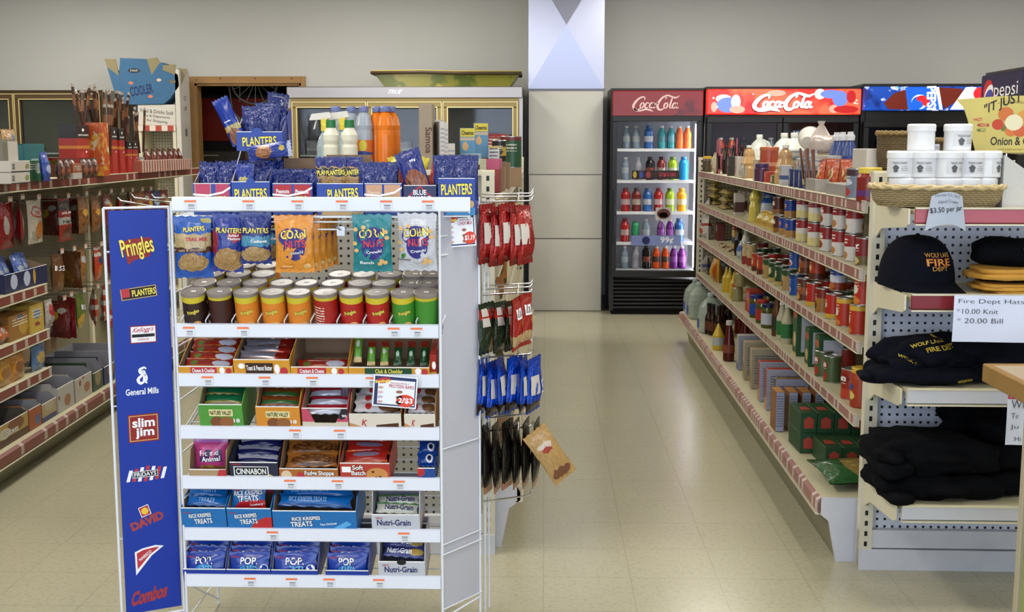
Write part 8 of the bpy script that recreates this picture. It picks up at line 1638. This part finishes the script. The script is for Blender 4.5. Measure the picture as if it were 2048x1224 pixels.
for i, zz in enumerate((0, .052)): o = carton('candy_box', 'white and black candy box, %s of the pair at the front' % ('lower', 'upper')[i], 'box', .22, .16, .05, M('box_lw', '#a9a39a', .6), [('R', -.5, .5, .0, .08, ink), ('T', 'OS', -.38, .5, .12, .5, ink, None), ('D', .34, .5, .1, .25, M('print_olive', '#7a7a4a'))]); Lset(o, 42, .02, z + zz, o['label'], 'box')
blg = Proto(tag(gbag('l_blg', .09, .14, .04, '#1c3f9a', seed=97, blobs=[('#9aa8c0', .5, .4, .3, .14)]), 'x', 'bag'))
for i, px in enumerate((90, 106)): blg.put(FL.at(.04 + .04 * i, FL.v(px, .05, z), z), (-.1, 0, FL.rz), 'bright blue gum bag, %s of two on the top shelf' % side(i, 2), 'blue gum bags')
Lset(gbox('l_tube', .5, .05, .035, '#5f8a2c', [('#8a1c1c', .6, 1)], name='candy_box'), 128, .30, z + .07, 'flat green and red candy boxes behind the brown pouches', 'box'); Lset(carton('carton', 'x', 'carton', .5, .06, .07, card), 128, .295, z, 'plain carton under the flat candy boxes', 'carton')
po = Proto(tag(gbag('l_pouch', .07, .105, .04, '#4a2216', seed=98, r=.15, blobs=[('#b8a8a0', .5, .85, .14, .08), ('#8a4a2c', .5, .4, .25, .2)]), 'x', 'pouch'))
for i, px in enumerate((121, 133, 144, 168, 178, 189)): po.put(FL.at(.03, FL.v(px, .03, z), z), (0, 0, FL.rz + random.uniform(-.3, .3)), 'small brown jerky pouch, %s along the top shelf' % ORD[i], 'brown jerky pouches')
Lset(gbox('l_pair', .13, .05, .08, '#8a4a28', [('#a8a098', .0, .4)], [('#4a2a18', .5, .7, .1, .2)], name='snack_box'), 156, .01, z, 'brown and white pack between the small pouches', 'box')
jr = pk('l_jred', '#96221a', [('#1c1210', .74, 1), ('#b8702c', .54, .60)], [('#a83028', .5, .3, .3, .2)], mott=.15)
vs_ = [(170, .20, .285, 'wide'), (196, .11, .285, 'slim'), (232, .10, .28, 'slim'), (247, .10, .275, 'slim'), (262, .09, .20, 'short'), (273, .1, .20, 'short')]
stk = Proto(tag(MB().box(-.013, .013, -.004, .004, 0, .30, pk('l_stick', '#3c2016', [('#a89a90', .94, 1), ('#7a4a2c', .6, .8)], r=.18, mott=.5)).build('meat_stick'), 'x', 'meat stick')); ns = 0
for i, (px, w_, h_, kd) in enumerate(vs_):
    u = .13; o = carton('stick_carton', 'x', 'carton', w_, .1, h_, jr, [('T', "JACK LINK'S", 0, .80, .8, .04, W_, None), ('D', 0, .9, .08, .03, W_), ('D', .2, .48, .06, .02, W_)]); Lset(o, px, u, z, '%s tall red and black jerky stick carton, %s from left on the top shelf' % (kd, ORD[i]), 'carton')
    for k in range(6 if i < 4 else 3):
        r = random.Random(i * 10 + k); vv = FL.v(px, u + .05, 1.6) + r.uniform(-.4, .4) * w_; stk.put(FL.at(u + .05 + r.uniform(-.03, .03), vv, z + h_ - .13 + r.uniform(0, .08) + (.03 if (i, k) == (0, 2) else 0)), (r.uniform(-.12, .12), r.uniform(-.3, .3), FL.rz), 'dark brown meat stick standing in the %s jerky carton from left' % ORD[i], 'meat sticks'); ns += 1
fm = splashmat('flames', '#a8461c', [('#b8882c', .5, 2), ('#b8a888', .62, 2.4)], 0, 9, 4); o = carton('stick_carton', 'x', 'carton', .12, .09, .30, fm); Lset(o, 214, .07, z, 'flame-patterned tall stick carton in the middle of the top shelf', 'carton')
for i, px in enumerate((209, 213, 217)): clone(stk.o, FL.at(.11, FL.v(px, .11, 1.6), z + .11), (.05, (-.1, .05, .12)[i], FL.rz), 'dark brown meat stick standing in the flame-patterned carton', 'meat sticks')
Lset(gbox('l_white', .09, .08, .1, '#8a8a80', [('#b0a88a', .5, .8)], name='box'), 286, .12, z, 'small grey and white box right of the red jerky cartons', 'box')
rst = rail('snack_strip', '#8e3a2e', '#9c5a48', '#b8b0a8', .06, .5, 'x', .9)
sm = Proto(tag(gbag('l_small', .08, .12, .04, '#6a2a1c', seed=99, r=.14, foil=.4, blobs=[('#b0a8a8', .5, .7, .3, .12)]), 'x', 'bag'))
for i, px in enumerate((296, 308, 320, 331, 342, 352, 362)): sm.put(FL.at(.22, FL.v(px, .22, z), z + .03), (-.1, random.uniform(-.3, .3), FL.rz), 'shiny dark red jerky bag, %s in the far group on the top shelf' % ORD[i], 'far jerky bags')
for i, (px, w_) in enumerate(((312, .62), (360, .62))): o = carton('snack_carton', 'x', 'carton', w_, .2, .075, rst); Lset(o, px, .08, z, 'low red and white striped carton, %s of two at the far end' % side(i, 2), 'carton')

# ------------------------------------------------------------------ bottles in the coolers
def bp_(key, col, capc, kind=0, lab=None):
    prof = ([(.03, 0), (.034, .008), (.034, .05), (.03, .07), (.034, .1), (.034, .13), (.02, .165), (.014, .18), (.016, .182), (.016, .2)], [(.036, 0), (.04, .008), (.036, .06), (.04, .11), (.04, .15), (.026, .175), (.02, .18), (.024, .182), (.024, .205)], [(.03, 0), (.033, .006), (.033, .15), (.028, .165), (.024, .17), (.024, .171), (.022, .175)])[kind]
    return Proto(gbottle('c' + key, prof, M('drink' + key, col, .15), M('dcap' + capc, capc, .4), label=(.06, .11, M('dl' + lab, lab, .5)) if lab else None, n=14))
CB = dict(t=bp_('teal', '#2a8a90', '#d0d0d0', 0, '#4a8a9a'), o=bp_('or', '#d8641c', '#d8d0c8', 0), o2=bp_('or2', '#e8941c', '#e0a040', 1, '#d8c8a0'), k=bp_('blk', '#1a1414', '#2a2424', 1, '#7a3a28'), r=bp_('red', '#a82424', '#7a2020', 1, '#c0a0a0'), g=bp_('lime', '#9ab82a', '#5a7a2a', 1, '#c8d0b0'), c=bp_('cyan', '#1c8ad8', '#1c6ab8', 1), s=bp_('silv', '#9a9aa4', '#b0b0b8', 0), w=bp_('clr', '#7a8a98', '#c8c8cc', 0, '#a0a8b0'), b=bp_('blue', '#2a5a9a', '#3a5a8a', 1, '#b0b8c8'), p=bp_('purp', '#6a2a7a', '#d8d0d8', 0, '#8a4a9a'), gt=bp_('grnt', '#3a9a6a', '#3a7a5a', 2), v=bp_('dred', '#7a2a2a', '#3a2020', 1, '#a8988a'), f=bp_('fanta', '#c84a18', '#e0d8d0', 0, '#4a2a1c'))
CN = dict(t='teal', o='orange', o2='bright orange', k='black', r='red', g='lime green', c='cyan', s='silver', w='clear', b='blue', p='purple', gt='green slim', v='dark red', f='orange and black')
def crow(px_kinds, Y, z, where):
    c = {}
    for px, k in px_kinds:
        for row in range(2):
            c[k, row] = c.get((k, row), 0) + 1; n = c[k, row]
            CB[k].put((XA(px, Y, z + .1) + row * .006, Y + row * .1, z + .003), (0, 0, .3 * n), '%s drink bottle%s, %s' % (CN[k], (', %s from left' % ORD[n - 1] if sum(1 for q in px_kinds if q[1] == k) > 1 else '') + (', second row' if row else ''), where), 'bottles in the coolers')
W1 = ('top shelf of the single-door cooler', 'second shelf of the single-door cooler', 'middle shelf of the single-door cooler', 'fourth shelf of the single-door cooler', 'bottom of the single-door cooler'); Yc = 10.57
crow([(1253, 'w'), (1272, 'w'), (1297, 'b'), (1323, 't'), (1341, 't'), (1358, 'o'), (1374, 'o')], Yc, SH1[0], W1[0])
crow([(1251, 'w'), (1276, 's'), (1300, 'k'), (1323, 'v'), (1345, 'g'), (1367, 'c')], Yc, SH1[1], W1[1])
crow([(1251, 'r'), (1273, 'v'), (1295, 'b'), (1317, 'r'), (1340, 'g'), (1363, 'o2')], Yc, SH1[2], W1[2])
crow([(1250, 'r'), (1271, 'gt'), (1292, 'w'), (1322, 'p'), (1340, 'p'), (1358, 'b')], Yc, SH1[3], W1[3])
crow([(1250, 'w'), (1272, 's'), (1294, 'k'), (1313, 'f'), (1331, 'f'), (1348, 'p'), (1364, 'p')], Yc, SH1[4], W1[4])
def strip(name, label, px0, px1, py0, py1, Y, m, txt=()):
    a, b = PXY(px0, py1, Y), PXY(px1, py0, Y); t = thing(name, label, 'sign', (a.x, Y, a.z)); w_, h_ = b.x - a.x, b.z - a.z; MB().box(0, w_, 0, .003, 0, h_, m).build('card', t); q = MB()
    for s_, x, z_, ww, hh, mm in txt: (q.text(s_, x * w_, z_ * h_, ww * w_, hh * h_, -.001, mm, .02) if s_ else q.disc(x * w_, z_ * h_, ww * w_, hh * h_, -.0008, mm))
    q.build('print', t); return t
Ys = 10.5
strip('price_strip', 'dark price strip reading 2 for $3.00 on the second cooler shelf', 1264, 1358, 341, 358, Ys, M('strip_dark', '#2a1c20', .5), [('2/$3.00', .75, .5, .36, .5, lor), ('', .06, .5, .04, .4, M('st_y', '#b8a030')), ('', .2, .5, .04, .4, M('st_b', '#3a4a9a')), ('', .35, .5, .05, .4, M('st_r', '#9a3a3a'))])
strip('price_strip', 'pale blue price strip reading 99 cents on the fourth cooler shelf', 1262, 1362, 471, 491, Ys, M('strip_blue', '#7a86b8', .5), [('99¢', .72, .5, .26, .7, W_), ('', .3, .5, .08, .4, navy)])
strip('photo_card', 'small framed food photo card inside the single-door cooler', 1311, 1343, 415, 440, Ys, M('photo_w', '#b8b0b0', .5), [('', .5, .5, .42, .4, M('photo_d', '#5a2a22')), ('', .5, .4, .3, .2, M('photo_l', '#a87a60'))])
strip('poster', 'blue poster about slab and chicken inside the two-door cooler', 1583, 1637, 260, 290, 10.47, M('poster_blue', '#1c4a78', .5), [('SLAB & CHICKEN', .45, .86, .8, .14, W_), ("HOW 'TO DIP", .4, .5, .5, .12, W_), ('LAUNCH', .4, .3, .4, .1, W_)])
crow([(1440, 'f'), (1462, 'f'), (1485, 'k'), (1540, 'w'), (1660, 'w'), (1676, 'o')], 10.52, 1.37, 'red header two-door cooler')
crow([(1757, 'k'), (1771, 'w'), (1800, 'b'), (1870, 'w'), (1886, 's'), (1897, 'gt'), (1915, 'r')], 10.47, 1.37, 'blue header cooler')
strip('price_card', 'small blue and white drink card inside the cooler with blue header', 1825, 1851, 254, 276, 10.42, M('card_pb', '#3a5a8a', .5), [('', .6, .7, .3, .2, W_), ('', .6, .6, .2, .1, lor)])
# frozen goods behind the freezer glass
fzb = Proto(tag(gbox('frz', .2, .25, .08, '#a89440', [('#7a6a4a', .3, .5)], name='frozen_box'), 'x', 'box'))
for i, px in enumerate((5, 30, 44)): fzb.put((XA(px, 10.7, 1.4), 10.62, 1.44), (0, 0, 0), 'yellow frozen food box, %s in the brown framed freezer' % side(i, 3), 'frozen boxes')
fzr = gcan('frzred', '#8a3020', [('#a8a8a8', .4, .6)], r=.05, h=.2); tag(place(fzr, (XA(137, 10.7, 1.3), 10.7, 1.13)), 'red and white tub behind the right door of the brown framed freezer', 'tub')
for i, (px, z_, c) in enumerate(((640, 1.42, '#7a7a80'), (690, 1.42, '#8a5a4a'), (800, 1.42, '#6a6a70'), (960, 1.42, '#5a4030'), (985, 1.42, '#6a4a3a'), (650, 1.15, '#8a3a34'), (720, 1.15, '#5a7a8a'))):
    o = gbox('fr%d' % i, .22, .2, .13, c, [('#a8a8a8', .3, .5)], name='frozen_box'); tag(place(o, (XA(px, 10.7, 1.4), 10.6, z_)), '%s frozen food box, %s from left in the stainless freezer' % (('grey', 'brick', 'slate', 'brown', 'rust', 'red', 'blue')[i], ORD[i]), 'box')
